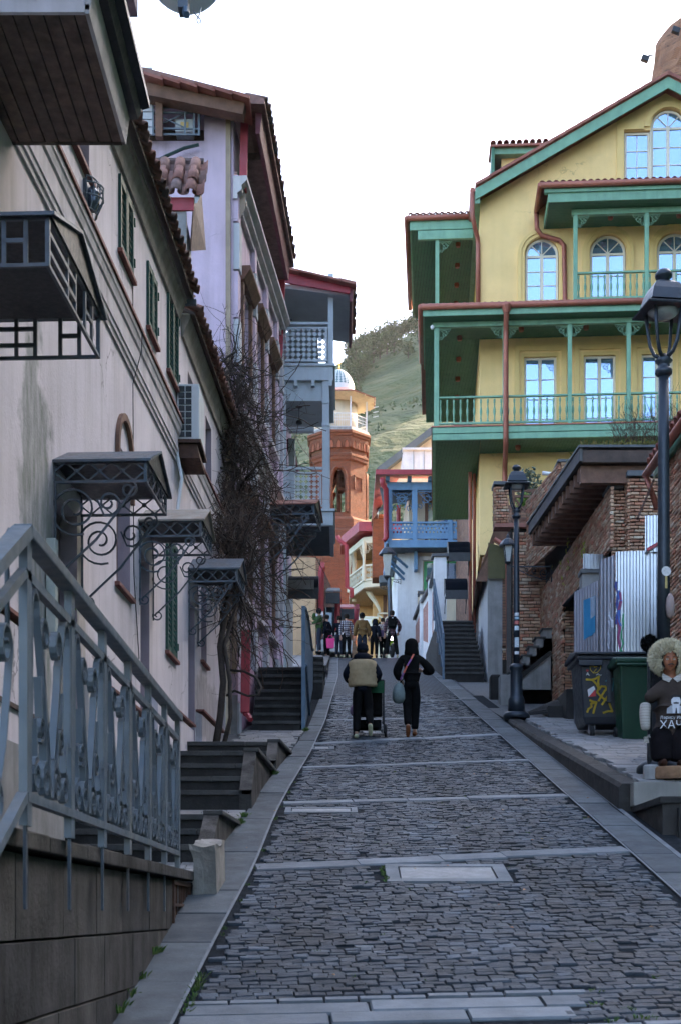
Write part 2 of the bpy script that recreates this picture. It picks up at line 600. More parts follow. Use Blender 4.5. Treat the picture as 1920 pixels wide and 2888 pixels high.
ZINC = mat('galvanised_sheet', (0.42, 0.43, 0.46), 0.28, 0.12, 2.5, 0.03, metal=0.9)
ZINC_M = mat('weathered_metal_sheet', (0.26, 0.25, 0.28), 0.5, 0.2, 3, 0.05, metal=0.5)
BLUE = mat('blue_painted_wood', (0.14, 0.28, 0.47), 0.55, 0.10, 3, 0.1, streak=0.2)
BLUED = mat('blue_metal_panel', (0.07, 0.12, 0.18), 0.5, 0.2, 3, 0.05, metal=0.2, streak=0.4, scol=(0.03, 0.05, 0.08))
CREAM = mat('cream_plaster', (0.70, 0.60, 0.46), 0.9, 0.06, 2, 0.1, streak=0.25)
OCHRE = mat('ochre_plaster', (0.66, 0.40, 0.17), 0.9, 0.08, 2, 0.1, streak=0.25)
CREAMW = mat('cream_painted_wood', (0.66, 0.60, 0.46), 0.6, 0.08, 3, 0.1)
BARK = mat('vine_bark', (0.038, 0.027, 0.021), 0.9, 0.4, 9, 0.6, 30)
TWIG = mat('vine_twig', (0.065, 0.038, 0.026), 0.9, 0.5, 4, 0.2)
# ================================================================ terrain
def sstep(a, b, x):
    t = max(0.0, min(1.0, (x - a) / (b - a)))
    return t * t * (3 - 2 * t)


def tz(X, Y):
    z = rz(max(-20, min(Y, 95))) - 0.5
    z -= sstep(8, 60, -X) * 12
    if Y > 105:
        crest = 335 + 0.15 * X
        d = min(Y, crest) - 105
        z += d * (0.515 + 0.0006 * max(-150, min(X, 200)))
        z -= max(0, Y - crest) * 0.25
        z += sstep(105, 160, Y) * (9 * mnoise.noise(Vector((X * 0.012, Y * 0.012, 0))) + 3.5 * mnoise.noise(Vector((X * 0.05, Y * 0.05, 3))) + 1.2 * mnoise.noise(Vector((X * 0.16, Y * 0.16, 5))))
    z += .33 * max(-18, min(28, X - 3)) * sstep(180, 330, Y)
    sh = sstep(24, 75, X) * (1 - sstep(150, 320, X)) * (1 - sstep(88, 122, Y)) * 78  # added hill shoulder out of view on the right, blocks sun from the street
    return z + sh


GRASS_H = bpy.data.materials.new('dry_grass_hillside')
GRASS_H.use_nodes = True
_n, _l = GRASS_H.node_tree.nodes, GRASS_H.node_tree.links
_p = _n['Principled BSDF']
_g = _n.new('ShaderNodeNewGeometry')
_mp = _n.new('ShaderNodeMapping')
_mp.inputs['Scale'].default_value = (0.05, 0.03, 0.16)
_l.new(_g.outputs['Position'], _mp.inputs['Vector'])
_t = _n.new('ShaderNodeTexNoise')
_t.inputs['Scale'].default_value = 1.0
_t.inputs['Detail'].default_value = 9
_t.inputs['Roughness'].default_value = 0.68
_l.new(_mp.outputs[0], _t.inputs['Vector'])
_r = _n.new('ShaderNodeValToRGB')
_r.color_ramp.elements[0].position = 0.36
_r.color_ramp.elements[0].color = (0.018, 0.042, 0.011, 1)
_r.color_ramp.elements[1].position = 0.66
_r.color_ramp.elements[1].color = (0.10, 0.098, 0.036, 1)
_e = _r.color_ramp.elements.new(0.5)
_e.color = (0.044, 0.07, 0.019, 1)
_l.new(_t.outputs['Fac'], _r.inputs[0])
_l.new(_r.outputs[0], _p.inputs['Base Color'])
_p.inputs['Roughness'].default_value = 0.95
_b = _n.new('ShaderNodeBump')
_b.inputs['Strength'].default_value = 1.0
_b.inputs['Distance'].default_value = 2.0
_t2 = _n.new('ShaderNodeTexNoise')
_t2.inputs['Scale'].default_value = 0.35
_t2.inputs['Detail'].default_value = 9
_l.new(_g.outputs['Position'], _t2.inputs['Vector'])
_l.new(_t2.outputs['Fac'], _b.inputs['Height'])
_l.new(_b.outputs[0], _p.inputs['Normal'])

xs = sorted(set([-600, -400, -300, -200] + list(range(-150, -20, 10)) + list(range(-20, 60, 3)) + list(range(60, 200, 10)) + [220, 260, 320, 400, 600]))
ys = sorted(set([-200, -100, -60, -30] + list(range(-20, 110, 6)) + list(range(110, 360, 4)) + [370, 390, 420, 480, 600, 800]))
b = B()
vs = [(x, y, tz(x, y)) for y in ys for x in xs]
nx = len(xs)
vs_terrain = vs
b.add(vs, [(j * nx + i, j * nx + i + 1, (j + 1) * nx + i + 1, (j + 1) * nx + i) for j in range(len(ys) - 1) for i in range(nx - 1)])
b.obj('hillside', GRASS_H, kind='structure', smooth=True)

# ================================================================ road
XL = [(0, -1.30), (8, -1.02), (10.8, -.92), (13.4, -.81), (16.5, -.76), (18.5, -.69), (23.2, -.47), (28.8, -.3), (43.7, -.07), (57, -.1), (66, -.1), (80, 0.6), (95, 0.6)]
XO = [(0, -1.62), (8.5, -1.39), (12.4, -1.305), (16.5, -1.12), (19.7, -.99), (23.2, -.80), (27.7, -.615), (35.2, -.5), (43.7, -.39), (57, -.4), (66, -.4), (80, 0.3), (95, 0.3)]
XR, XRO = 2.89, 3.30


def strip(tabs, zoff, y0, y1, step=1.0, nx=1):
    b = B()
    n = int((y1 - y0) / step) + 1
    for i in range(n + 1):
        Y = min(y1, y0 + i * step)
        a, c = tabs(Y)
        for k in range(nx + 1):
            b.v.append((a + (c - a) * k / nx, Y, rz(Y) + zoff))
    for i in range(n):
        for k in range(nx):
            j = i * (nx + 1) + k
            b.f.append((j, j + 1, j + nx + 2, j + nx + 1))
    return b


road = strip(lambda Y: (-1.7, 3.6), -0.017, 1.5, 36.0).obj('road', MORTAR, kind='structure')
strip(lambda Y: (lerp(XO, Y) - 0.2, 3.4), -0.012, 36.0, 95).obj('far_cobbles', FARCOB, road, kind='stuff')
strip(lambda Y: (-7.5, lerp(XO, Y) + 0.1), -0.06, 11.5, 95).obj('pavement', GRIT, kind='structure')

# cross bands of pale flags (Y at the left edge, Y at the right edge, width, piece length, right end)
BANDS = [(8.95, 9.36, .07, .28, 1.6), (8.70, 9.10, .22, .9, 1.55), (8.46, 8.85, .22, 1.0, 1.45), (8.25, 8.62, .07, .27, 2.9), (7.9, 8.3, .34, 1.2, 2.0),
         (13.2, 14.25, .30, .8, 2.89), (17.35, 18.1, .24, .9, 2.89), (20.85, 21.9, .2, .9, 2.89), (24.0, 25.9, .32, 1.0, 2.89), (28.7, 29.4, .2, 1.0, 2.89),
         (33.0, 34.3, .2, 1.0, 2.89)]
COVERS = [(0.42, 1.55, 12.75, 13.55, 0.12), (-0.66, 0.2, 16.75, 17.15, 0.07), (0.42, 0.75, 26.2, 26.6, .1), (-0.52, -0.1, 23.5, 23.95, 0.08)]


def band_y(bd, X):
    a, c, wd, ln, xe = bd
    return a + (c - a) * (X + 0.9) / 3.8


flag_me = piece_mesh('flagstone', FLAG, 0.01, 0.04, 0.2)
for bd in BANDS:
    X = lerp(XL, bd[0]) + 0.02
    while X < bd[4] - 0.1:
        L = bd[3] * uni(0.75, 1.3)
        X2 = min(X + L, bd[4])
        a = Vector((X + .008, band_y(bd, X), 0))
        c = Vector((X2 - .008, band_y(bd, X2), 0))
        a.z, c.z = rz(a.y), rz(c.y)
        mid = (a + c) / 2
        ux = c - a
        uy = Vector((0, 1, 0.2268)) * bd[2]
        mid += Vector((0, bd[2] / 2, .2268 * bd[2] / 2 - 0.03 + uni(-.004, .006)))
        link('flagstone', flag_me, road, mtx=mx(mid, ux, uy, Vector((0, -.2, .97)) * 0.07))
        X = X2
M_COVER = mat('manhole_cover_metal', (0.16, 0.17, 0.18), 0.5, 0.2, 5, 0.2, 60, metal=0.3)
for (x0, x1, y0, y1, wd) in COVERS:
    c0 = B()
    z_ = lambda Y: rz(Y) + 0.006
    def slab(b, a, c, e, g, up):
        b.add([(a, e, rz(e) + up - .05), (c, e, rz(e) + up - .05), (c, g, rz(g) + up - .05), (a, g, rz(g) + up - .05), (a, e, rz(e) + up), (c, e, rz(e) + up), (c, g, rz(g) + up), (a, g, rz(g) + up)],
              [(4, 5, 6, 7), (0, 1, 5, 4), (1, 2, 6, 5), (2, 3, 7, 6), (3, 0, 4, 7)])
    slab(c0, x0, x1, y0, y0 + wd, .006)
    slab(c0, x0, x1, y1 - wd, y1, .006)
    slab(c0, x0, x0 + wd, y0 + wd, y1 - wd, .006)
    slab(c0, x1 - wd, x1, y0 + wd, y1 - wd, .006)
    fr = c0.obj('cover_frame', FLAG, road)
    c1 = B()
    slab(c1, x0 + wd + .015, x1 - wd - .015, y0 + wd + .015, y1 - wd - .015, .0)
    c1.obj('cover_plate', M_COVER, fr)

cob_me = piece_mesh('cobblestone', COB, 0.05, 0.08, 0.10)
mats = []
Y = 7.6
row = 0
while Y < 36.2:
    d = uni(.082, .104) if Y < 22 else uni(.095, .115)
    X = -1.35 + uni(0, .1)
    while X < XR - .03:
        wdt = uni(.085, .16)
        xm, ym = X + wdt / 2, Y + 0.11 * (X + .9) + 0.03 * math.sin(X * 1.3 + Y * 0.4)
        X += wdt
        if xm - wdt / 2 < lerp(XL, ym) + .01 or xm + wdt / 2 > XR - .005:
            continue
        if any(lerp(XL, bd[0]) < xm < bd[4] and band_y(bd, xm) - d * .5 < ym < band_y(bd, xm) + bd[2] + d * .5 for bd in BANDS):
            continue
        if any(x0 - wdt * .5 < xm < x1 + wdt * .5 and y0 - d * .5 < ym < y1 + d * .5 for x0, x1, y0, y1, _ in COVERS):
            continue
        if rnd() < .008:
            continue
        tx, ty = uni(-.05, .05), uni(-.075, .06)
        n_ = Vector((tx, -.2215 + ty, 1)).normalized()
        ux = Vector((1, .11 + uni(-.05, .05), .025)).normalized()
        ux = (ux - n_ * ux.dot(n_)).normalized()
        uy = n_.cross(ux)
        mats.append(mx((xm, ym, rz(ym) - .04 + uni(-.008, .008)), ux * (wdt - uni(.001, .008)), uy * (d - uni(.003, .010)), n_ * .08))
    Y += d
pieces('cobblestone', 'cobblestones', road, mats, cob_me, COB, 300, 0.05)

# kerb slabs either side of the cobbles
kerb = strip(lambda Y: (lerp(XO, Y) - .01, lerp(XL, Y) + .005), -0.03, 5, 95).obj('kerb', GRIT, kind='structure')
strip(lambda Y: (XR - .005, XRO + .02), -0.03, 5, 62).obj('kerb_bed', GRIT, kerb)


def slabs(inner, outer, y0, y1, ln, mtl):
    Y = y0
    while Y < y1:
        L = ln * uni(.8, 1.2)
        a, c = Y + .006, Y + L - .006
        b = B()
        dz = uni(-.008, .008)
        xi0, xi1, xo0, xo1 = inner(a), inner(c), outer(a), outer(c)
        t = .01 + dz
        v = [(xo0, a, rz(a) - .1), (xi0, a, rz(a) - .1), (xi1, c, rz(c) - .1), (xo1, c, rz(c) - .1),
             (xo0, a, rz(a) + t), (xi0, a, rz(a) + t), (xi1, c, rz(c) + t), (xo1, c, rz(c) + t)]
        b.add(v, [(4, 5, 6, 7), (0, 1, 5, 4), (1, 2, 6, 5), (2, 3, 7, 6), (3, 0, 4, 7)])
        b.obj('kerb_slab', mtl, kerb, bev=.008)
        Y += L


slabs(lambda Y: lerp(XL, Y) - .025, lambda Y: lerp(XO, Y), 5.5, 57, .95, SLAB)
slabs(lambda Y: XR + .025, lambda Y: XRO, 9, 50, .85, SLAB)
strip(lambda Y: (lerp(XL, Y) - .022, lerp(XL, Y)), .012, 5, 57).obj('edge_joint', FLAG, kerb)
strip(lambda Y: (XR, XR + .018), .012, 8, 50).obj('edge_joint', FLAG, kerb)
strip(lambda Y: (XRO + .002, XRO + .06), .014, 8, 27).obj('edge_joint', FLAG, kerb)


# ================================================================ stone stairs up the left side
def flight(label, x0, x1, Y0, z0, n, rise, tread, Yend, cheek=True, xr1=None, grp='stone stairs along the left side'):
    t = thing('stone_stairs', label, 'stairs', ((x0 + x1) / 2, Y0, z0), group=grp)
    for k in range(n):
        ya, zb = Y0 + k * tread, z0 + (k + 1) * rise
        last = k == n - 1
        ye = Yend if last else ya + tread + .1
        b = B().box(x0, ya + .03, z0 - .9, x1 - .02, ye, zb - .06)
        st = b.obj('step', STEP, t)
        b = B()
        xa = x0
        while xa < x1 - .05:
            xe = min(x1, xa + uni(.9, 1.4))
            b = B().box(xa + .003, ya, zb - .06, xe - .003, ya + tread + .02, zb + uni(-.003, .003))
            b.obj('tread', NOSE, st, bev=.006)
            xa = xe
        if last and Yend - ya > tread + .05:
            B().box(x0, ya + tread + .025, zb - .06, x1 - .005, Yend, zb - .004).obj('landing', STEP, t)
    if cheek:
        # side wall with sloping coping running down to the kerb
        xe = xr1 if xr1 is not None else x1
        ztop = z0 + n * rise
        ya = Y0 + (n - 1) * tread
        b = B()
        b.add([(x1, Y0, z0 - .6), (xe, Yend, z0 - .6), (xe, Yend, ztop), (x1, ya, ztop), (x1, Y0, z0 + rise),
               (x1 - .15, Y0, z0 - .6), (xe - .15, Yend, z0 - .6), (xe - .15, Yend, ztop), (x1 - .15, ya, ztop), (x1 - .15, Y0, z0 + rise)],
              [(0, 1, 2, 3, 4), (9, 8, 7, 6, 5), (0, 4, 9, 5), (4, 3, 8, 9), (3, 2, 7, 8), (2, 1, 6, 7)])
        b.obj('cheek_wall', STONE, t)
        b = B().bar((x1 - .06, ya - .03, ztop + .012), (xe - .03, Yend + .1, ztop - .0), .2, .05)
        b.obj('coping', NOSE, t, bev=.01)
    return t


flight('three dark stone steps just above the large broken block', -2.75, -1.22, 13.6, .5, 3, .17, .35, 16.2, True, -1.15)
flight('four wide dark stone steps above the grey railing', -2.58, -1.06, 17.0, 1.3, 4, .19, .30, 20.3, True, -.98)
flight('three dark stone steps at the foot of the bare vine', -2.35, -.93, 20.6, 2.06, 3, .173, .30, 22.9, True, -.82)
flight('tall stone stairs between the pink wall and blue panel', -1.66, -.74, 26.6, 3.43, 8, .196, .30, 35.5, False)
flight('short stone steps behind the blue metal panel', -.70, -.42, 34.6, 5.5, 5, .2, .3, 44.0, False)

# light pavers on the sloping bits of pavement at the left
left_pave = strip(lambda Y: (-2.6, lerp(XO, Y) - .005), -.045, 11.8, 30).obj('side_pavement', GRIT, kind='structure')
pav_me = piece_mesh('paver', PAVER, .012, .03, .15)
mats = []
for (y0, y1, xa) in ((12.6, 13.6, -2.7), (16.2, 17.0, -2.6), (22.9, 26.6, -1.9)):
    Y = y0
    while Y < y1 - .1:
        X = xa + uni(0, .2)
        while X < lerp(XO, Y) - .15:
            L = uni(.22, .4)
            X2 = min(X + L, lerp(XO, Y) - .01)
            mats.append(mx(((X + X2) / 2, Y + .09, rz(Y + .09) - .02 + uni(-.003, .003)), Vector((X2 - X - .008, 0, 0)), Vector((0, 1, .2268)) * .17, Vector((0, -.22, .97)) * .06))
            X = X2
        Y += .178
pieces('paver', 'pavers', left_pave, mats, pav_me, PAVER)

# raised pavement further up on the left
t = thing('raised_pavement', None, None, (-1.2, 48, rz(48)))
t['kind'] = 'structure'
b = B()
b.add([(-3, 44, rz(44) - .3), (-.46, 44, rz(44) - .3), (-.46, 58, rz(58) - .3), (-3, 58, rz(58) - .3), (-3, 44, rz(44) + .3), (-.62, 44, rz(44) + .3), (-.62, 58, rz(58) + .1), (-3, 58, rz(58) + .1)],
      [(4, 5, 6, 7), (0, 1, 5, 4), (1, 2, 6, 5), (3, 0, 4, 7)])
b.obj('slab', PAVER, t)
B().bar((-.52, 43.9, rz(44) + .22), (-.52, 58, rz(58) + .02), .2, .2).obj('kerbstone', NOSE, t, bev=.02)

# ================================================================ raised pavement on the right
KZ = [(9, .25), (14, .98), (16.9, 1.55), (19, 1.98), (22.4, 2.67), (24.1, 3.01), (28.3, 3.90), (31, rz(31) + .03), (60, rz(60) + .03)]
kz = lambda Y: lerp(KZ, Y)
b = B()
ysr = [16.95 + i * .5 for i in range(0, 70)]
for Y in ysr:
    for X in (3.34, 4.5, 6.5, 9.5):
        b.v.append((X, Y, kz(Y) - .04))
for i in range(len(ysr) - 1):
    for k in range(3):
        j = i * 4 + k
        b.f.append((j, j + 1, j + 5, j + 4))
rp = b.obj('right_pavement', GRIT, kind='structure')
mats = []
Y = 17.2
while Y < 29.5:
    X = 3.58 + uni(0, .15)
    while X < 6.3:
        L = uni(.28, .45)
        mats.append(mx((X + L / 2, Y + .1, kz(Y + .1) - .015 + uni(-.004, .004)), Vector((L - .008, uni(-.004, .004), 0)), Vector((0, 1, .2)) * .2, Vector((0, -.2, .97)) * .06))
        X += L
    Y += .208
pieces('paver', 'pavers', rp, mats, pav_me, PAVER, 300)
KERBD = mat('dark_kerb_stone', (0.042, 0.038, 0.036), 0.75, 0.3, 3, 0.4, 25, streak=0.6, scol=(0.018, 0.016, 0.014), spec=.2)
Y = 16.95
while Y < 28.2:
    L = uni(1.1, 1.6)
    c = min(Y + L, 28.3)
    a_, c_ = Y + .005, c - .005
    b = B()
    o_ = (3.315, 3.325, 3.345, 3.56)
    pa, pc = kz(a_), kz(c_)
    prof = lambda y, zt: [(3.31, y, rz(y) - .15), (3.325, y, zt - .05), (3.36, y, zt), (3.57, y, zt + .002), (3.57, y, rz(y) - .15)]
    b.add(prof(a_, pa) + prof(c_, pc), [(0, 1, 6, 5), (1, 2, 7, 6), (2, 3, 8, 7), (3, 4, 9, 8), (4, 3, 2, 1, 0), (5, 6, 7, 8, 9)])
    b.obj('kerbstone', KERBD, rp)
    Y = c
# the end of the raised pavement: pale riser and two dark steps down towards the camera
t = thing('stone_steps', 'pale faced step end of the raised pavement by the doll', 'steps', (4.3, 16.9, 1.3))
for k, (x0, x1) in enumerate(((3.45, 4.28), (4.29, 5.1), (5.11, 6.0))):
    B().box(x0, 16.72, 1.28, x1 - .008, 16.94, 1.56).obj('riser', mat('pale_riser_stone', (0.24, 0.225, 0.205), .8, .15, 3, .2, streak=.4), t, bev=.008)
t = thing('stone_platform', 'dark stone platform with square corner pier below the doll', 'platform', (4.2, 15.6, .8))
B().box(3.47, 15.3, -.2, 6.5, 16.715, 1.19).obj('block', KERBD, t)
B().box(3.43, 15.27, 1.19, 6.5, 16.717, 1.27).obj('coping', STEP, t, bev=.015)
B().box(3.58, 13.2, -.4, 6.5, 15.268, .62).obj('lower_block', KERBD, t)
B().box(3.55, 13.1, .62, 6.5, 15.266, .70).obj('lower_coping', STEP, t, bev=.015)
B().box(3.62, 15.2, .71, 3.9, 15.262, 1.14).obj('corner_panel', STEP, t)

# grass and weeds in joints
LEAF = mat('weed_green', (0.06, 0.13, 0.025), .8, .4, 20, 0, cols=[(0.03, 0.085, 0.015), (0.08, 0.16, 0.03), (0.13, 0.17, 0.04)])


def tuft(b, c, h, n, spread):
    for _ in range(n):
        a = uni(0, 6.28)
        d = Vector((math.cos(a), math.sin(a), 0))
        s_ = Vector((-d.y, d.x, 0)) * uni(.004, .010) * (h / .08)
        p = Vector(c) + d * uni(0, spread)
        q = p + d * uni(.2, .8) * h + Vector((0, 0, h * uni(.4, 1)))
        m_ = (p + q) / 2 + Vector((0, 0, h * .15))
        b.add([p - s_, p + s_, m_ + s_, q, m_ - s_], [(0, 1, 2, 3, 4)], rnd())


b = B()
for _ in range(60):
    Y = uni(8.6, 21)
    X = uni(-.8, 2.85) if rnd() < .8 else lerp(XL, Y) + .02
    tuft(b, (X, Y, rz(Y) - .02), .035, 9, .03)
for _ in range(18):
    Y = uni(8.6, 9.6)
    X = uni(1.6, 2.9)
    tuft(b, (X, Y, rz(Y) - .02), .05, 14, .05)
for Y in (8.8, 9.1, 9.5, 10.2, 13.0, 15.9, 16.4, 20.2, 26.5, 26.55):
    for _ in range(4):
        tuft(b, (lerp(XO, Y) + .02 + uni(-.02, .02), Y + uni(-.15, .15), rz(Y)), .07, 14, .04)
for q in range(8):
    tuft(b, (lerp(XL, 8.8 + q * .12) + .03, 8.8 + q * .12, rz(8.8 + q * .12) - .01), .05, 12, .04)
    tuft(b, (.4 + uni(-.02, .03), 12.75 + q * .09, rz(12.8 + q * .09) - .01), .035, 12, .02)
for _ in range(8):
    tuft(b, (uni(3.95, 4.2), 16.66, 1.27), .10, 12, .05)
b.obj('joint_weeds', LEAF, label='small green weeds growing in the paving joints', cat='weeds', kind='stuff')
LITTER = mat('dry_leaf', (0.32, 0.16, 0.07), .9, .3, 20, 0, cols=[(0.25, 0.10, 0.05), (0.42, 0.22, 0.10), (0.35, 0.28, 0.12)])
b = B()
for _ in range(26):
    Y = uni(8.8, 24)
    X = uni(-1.2, 3.2)
    s_, a = uni(.012, .03), uni(0, 6.28)
    u_ = Vector((math.cos(a), math.sin(a), .2 * math.sin(a))) * s_
    v_ = Vector((-math.sin(a), math.cos(a), .25 * math.cos(a))) * s_ * .6
    c = Vector((X, Y, rz(Y) + .022))
    b.add([c - u_, c + v_ + Vector((0, 0, .008)), c + u_, c - v_ + Vector((0, 0, .006))], [(0, 1, 2, 3)], rnd())
b.obj('fallen_leaves', LITTER, label='dry brown leaves scattered on the cobbles', cat='leaves', kind='stuff')
# ================================================================ retaining wall, landing and railing, near left
XW = lambda Y: -1.375 + .018 * (Y - 8.5)
MW = frame((XW(0), 0, 0), (.018, 1), (1, -.018))       # (along the street, outwards, up)
rw = thing('retaining_wall', 'dark stained stone block wall below the grey railing', 'wall', (XW(9), 9, 0))
B(MW).box(3.0, -1.6, -3, 12.45, -.06, .28).obj('core', STEP, rw)
blk = piece_mesh('stone_block', STONE, .006, .012, .15)
cz = [.27, -.12, -.48, -.92, -1.4]
for i in range(4):
    u = 3.2 + (i % 2) * .4
    while u < 12.40:
        L = uni(.8, 1.15)
        u2 = min(u + L, 12.45)
        if u2 > 11.15 and u < 12.3 and i == 0:
            if u < 11.1:
                u2 = 11.1
            else:
                u = 12.2
                u2 = 12.45
        c = MW @ Vector(((u + u2) / 2, -.03, (cz[i] + cz[i + 1]) / 2))
        link('stone_block', blk, rw, mtx=mx(c, MW.to_3x3() @ Vector((u2 - u - .008, 0, 0)), Vector((0, 0, cz[i] - cz[i + 1] - .008)), MW.to_3x3() @ Vector((0, .08 + uni(0, .012), 0))))
        u = u2
u = 5.6
while u < 12.4:
    L = uni(.8, 1.1)
    u2 = min(u + L, 12.5)
    B(MW).box(u + .003, -.32, .285, u2 - .003, .06, .365 + uni(-.004, .004)).obj('coping_stone', STONE, rw, bev=.008)
    u = u2
B(MW).box(5.75, -1.75, .2, 12.45, -.33, .33).obj('landing', STEP, rw)
for k in range(7):
    B(MW).box(5.72 - .33 * (k + 1), -1.7, -1.5, 5.72 - .33 * k - .005, -.07, .30 - .17 * (k + 1)).obj('stair_step', STEP, rw)
B(MW).box(5.15, -.06, .02, 5.59, .09, .15).obj('string_stone', STONE, rw, bev=.01)
B(MW).box(4.75, -.06, -.2, 5.14, .09, -.06).obj('string_stone', STONE, rw, bev=.01)

g = thing('basement_grate', 'rusty barred basement grate at the end of the stone wall', 'grate', (XW(11.7), 11.7, 0))
RUST = mat('rusty_iron', (0.075, 0.035, 0.022), .8, .4, 12, .2)
B(MW).box(11.13, -.05, -.12, 12.17, -.045, .25).obj('recess', mat('black_shade_backing', (0.006, 0.006, 0.006), 1, 0, 1, 0), g)  # flat black sheet behind the bars, shade of the opening put into its colour
fb = B(MW)
for a in ((11.12, .045, .235, 12.18, .05, .275),):
    fb.box(11.12, -.03, .235, 12.18, .03, .272)
fb.box(11.12, -.03, -.16, 11.16, .03, .234).box(12.14, -.03, -.16, 12.18, .03, .234)
fb.obj('grate_frame', RUST, g)
for k in range(9):
    B(MW).box(11.21 + k * .105, -.012, -.16, 11.235 + k * .105, .012, .234).obj('grate_bar', RUST, g)
B(MW).box(11.17, .013, .06, 12.13, .025, .085).obj('cross_bar', RUST, g)

# broken stone block standing on the kerb
bm = bmesh.new()
bmesh.ops.create_cube(bm, size=1)
for v in bm.verts:
    v.co = Vector((v.co.x * .21, v.co.y * .58, v.co.z * .47))
bmesh.ops.subdivide_edges(bm, edges=bm.edges[:], cuts=9, use_grid_fill=True)
for v in bm.verts:
    p = v.co.copy()
    if p.y < -.3 or p.x < 0 or p.z > .2:
        k = .035
        v.co += Vector((mnoise.noise(p * 7), mnoise.noise(p * 7 + Vector((9, 0, 0))), mnoise.noise(p * 7 + Vector((0, 9, 0))))) * k
    if p.z > .15:
        v.co.z -= .05 * (1 + p.y * 1.4)
me = bpy.data.meshes.new('stone_block')
bm.to_mesh(me)
bm.free()
me.materials.append(mat('pale_rough_stone', (0.27, 0.25, 0.225), .9, .3, 6, .8, 18))
o = link('broken_stone_block', me, None, 'rough broken stone block standing upright on the kerb', 'stone block', mtx=Matrix.Translation((-1.15, 12.4, rz(12.4) + .23)) @ Matrix.Rotation(R(-3), 4, 'Z') @ Matrix.Rotation(R(12), 4, 'X'))

# ---- railing
XRAIL = XW(8) - .1
rl = thing('iron_railing', 'grey painted iron railing with scrollwork on the stone wall', 'railing', (XW(8), 5.7, .36))
MR = frame((-1.32, 0, 0), (0, 1), (1, 0))
PY = [5.95, 6.92, 7.88, 8.83, 9.76, 10.66, 11.52]
ZT, ZB = 1.59, .47
B(MR).box(5.9, -.04, ZT - .02, 11.56, .04, ZT + .035).obj('handrail', IRON_L, rl, bev=.006)
B(MR).box(5.92, -.018, ZT - .19, 11.53, .018, ZT - .15).obj('middle_rail', IRON_L, rl)
B(MR).box(5.92, -.022, ZB, 11.53, .022, ZB + .04).obj('bottom_rail', IRON_L, rl)
for y in PY:
    B(MR).box(y - .045, -.018, .37, y + .045, .018, ZT - .021).obj('post', IRON_L, rl)
    B(MR).box(y - .018, -.006, .02, y + .018, .006, .37).obj('anchor_strap', IRON, rl)


def spiral(c, r0, r1, a0, a1, n=18):
    return [(c[0] + (r0 + (r1 - r0) * i / n) * math.cos(a0 + (a1 - a0) * i / n), c[1] + (r0 + (r1 - r0) * i / n) * math.sin(a0 + (a1 - a0) * i / n)) for i in range(n + 1)]


def ribbon(b, pts, wd, th, plane):
    """flat bar following 2D points; plane maps (s,t,offset) -> local"""
    for (a, c) in zip(pts, pts[1:]):
        d = Vector((c[0] - a[0], c[1] - a[1]))
        if d.length < 1e-6:
            continue
        n_ = Vector((-d.y, d.x)).normalized() * th / 2
        d = d.normalized() * th * .3
        q = [(a[0] - d.x - n_.x, a[1] - d.y - n_.y), (c[0] + d.x - n_.x, c[1] + d.y - n_.y), (c[0] + d.x + n_.x, c[1] + d.y + n_.y), (a[0] - d.x + n_.x, a[1] - d.y + n_.y)]
        b.add([plane(x, y, -wd / 2) for x, y in q] + [plane(x, y, wd / 2) for x, y in q],
              [(0, 3, 2, 1), (4, 5, 6, 7), (0, 1, 5, 4), (1, 2, 6, 5), (2, 3, 7, 6), (3, 0, 4, 7)])


RZ0, RZ1 = ZB + .04, ZT - .19
for ya, yb in zip(PY, PY[1:]):
    cy_ = (ya + yb) / 2
    hw = (yb - ya) / 2 - .05
    for s in (-1, 1):
        pl = lambda a, c, o_, s=s: (cy_ + s * a, o_, c)
        # big stem: from the bottom centre up and out, over the top and curling in
        b = B(MR)
        H = RZ1 - RZ0
        top = [(hw * .80 + hw * .18 * math.cos(t), RZ1 - hw * .25 + hw * .22 * math.sin(t)) for t in [math.pi * (1 - i / 8) for i in range(9)]]
        stem = [(hw * .08 + (hw * .62 - hw * .08) * (i / 8) ** 1.4, RZ0 + .05 + (H - .05 - hw * .25) * i / 8) for i in range(9)]
        curl = spiral((hw * .40, RZ1 - hw * .62), hw * .34, hw * .10, 0, -2 * math.pi * 1.15)
        curl = [(x, y * 1.0) for x, y in curl]
        ribbon(b, [(hw * .04, RZ0 + .02)] + stem, .034, .019, pl)
        arch = [(hw * .62 + hw * .17 * (1 - math.cos(t)), RZ1 - hw * .25 + hw * .22 * math.sin(t)) for t in [math.pi * i / 8 for i in range(9)]]
        ribbon(b, arch + [(hw * .96, RZ1 - hw * .75), (hw * .97, RZ0 + .3)], .034, .019, pl)
        b.obj('scroll_stem', IRON_L, rl)
        b = B(MR)
        ribbon(b, spiral((hw * .33, RZ1 - .17), .09, .03, R(-60), R(-60) + 2 * math.pi * 1.2), .034, .019, pl)
        ribbon(b, [(hw * .42, RZ1 - .25), (hw * .36, RZ0 + .45), (hw * .12, RZ0 + .2)], .034, .019, pl)
        b.obj('upper_curl', IRON_L, rl)
        for (cc, r_, a0) in (((hw * .28, RZ0 + .085), .08, 90), ((hw * .72, RZ0 + .085), .08, 90), ((hw * .5, RZ0 + .30), .06, -60)):
            b = B(MR)
            ribbon(b, spiral(cc, r_, r_ * .35, R(a0), R(a0) - 2 * math.pi * 1.3, 16), .034, .017, pl)
            ribbon(b, [(cc[0], cc[1] + r_), (cc[0] + .03, cc[1] + r_ + .16)], .034, .017, pl)
            b.obj('lower_curl', IRON_L, rl)
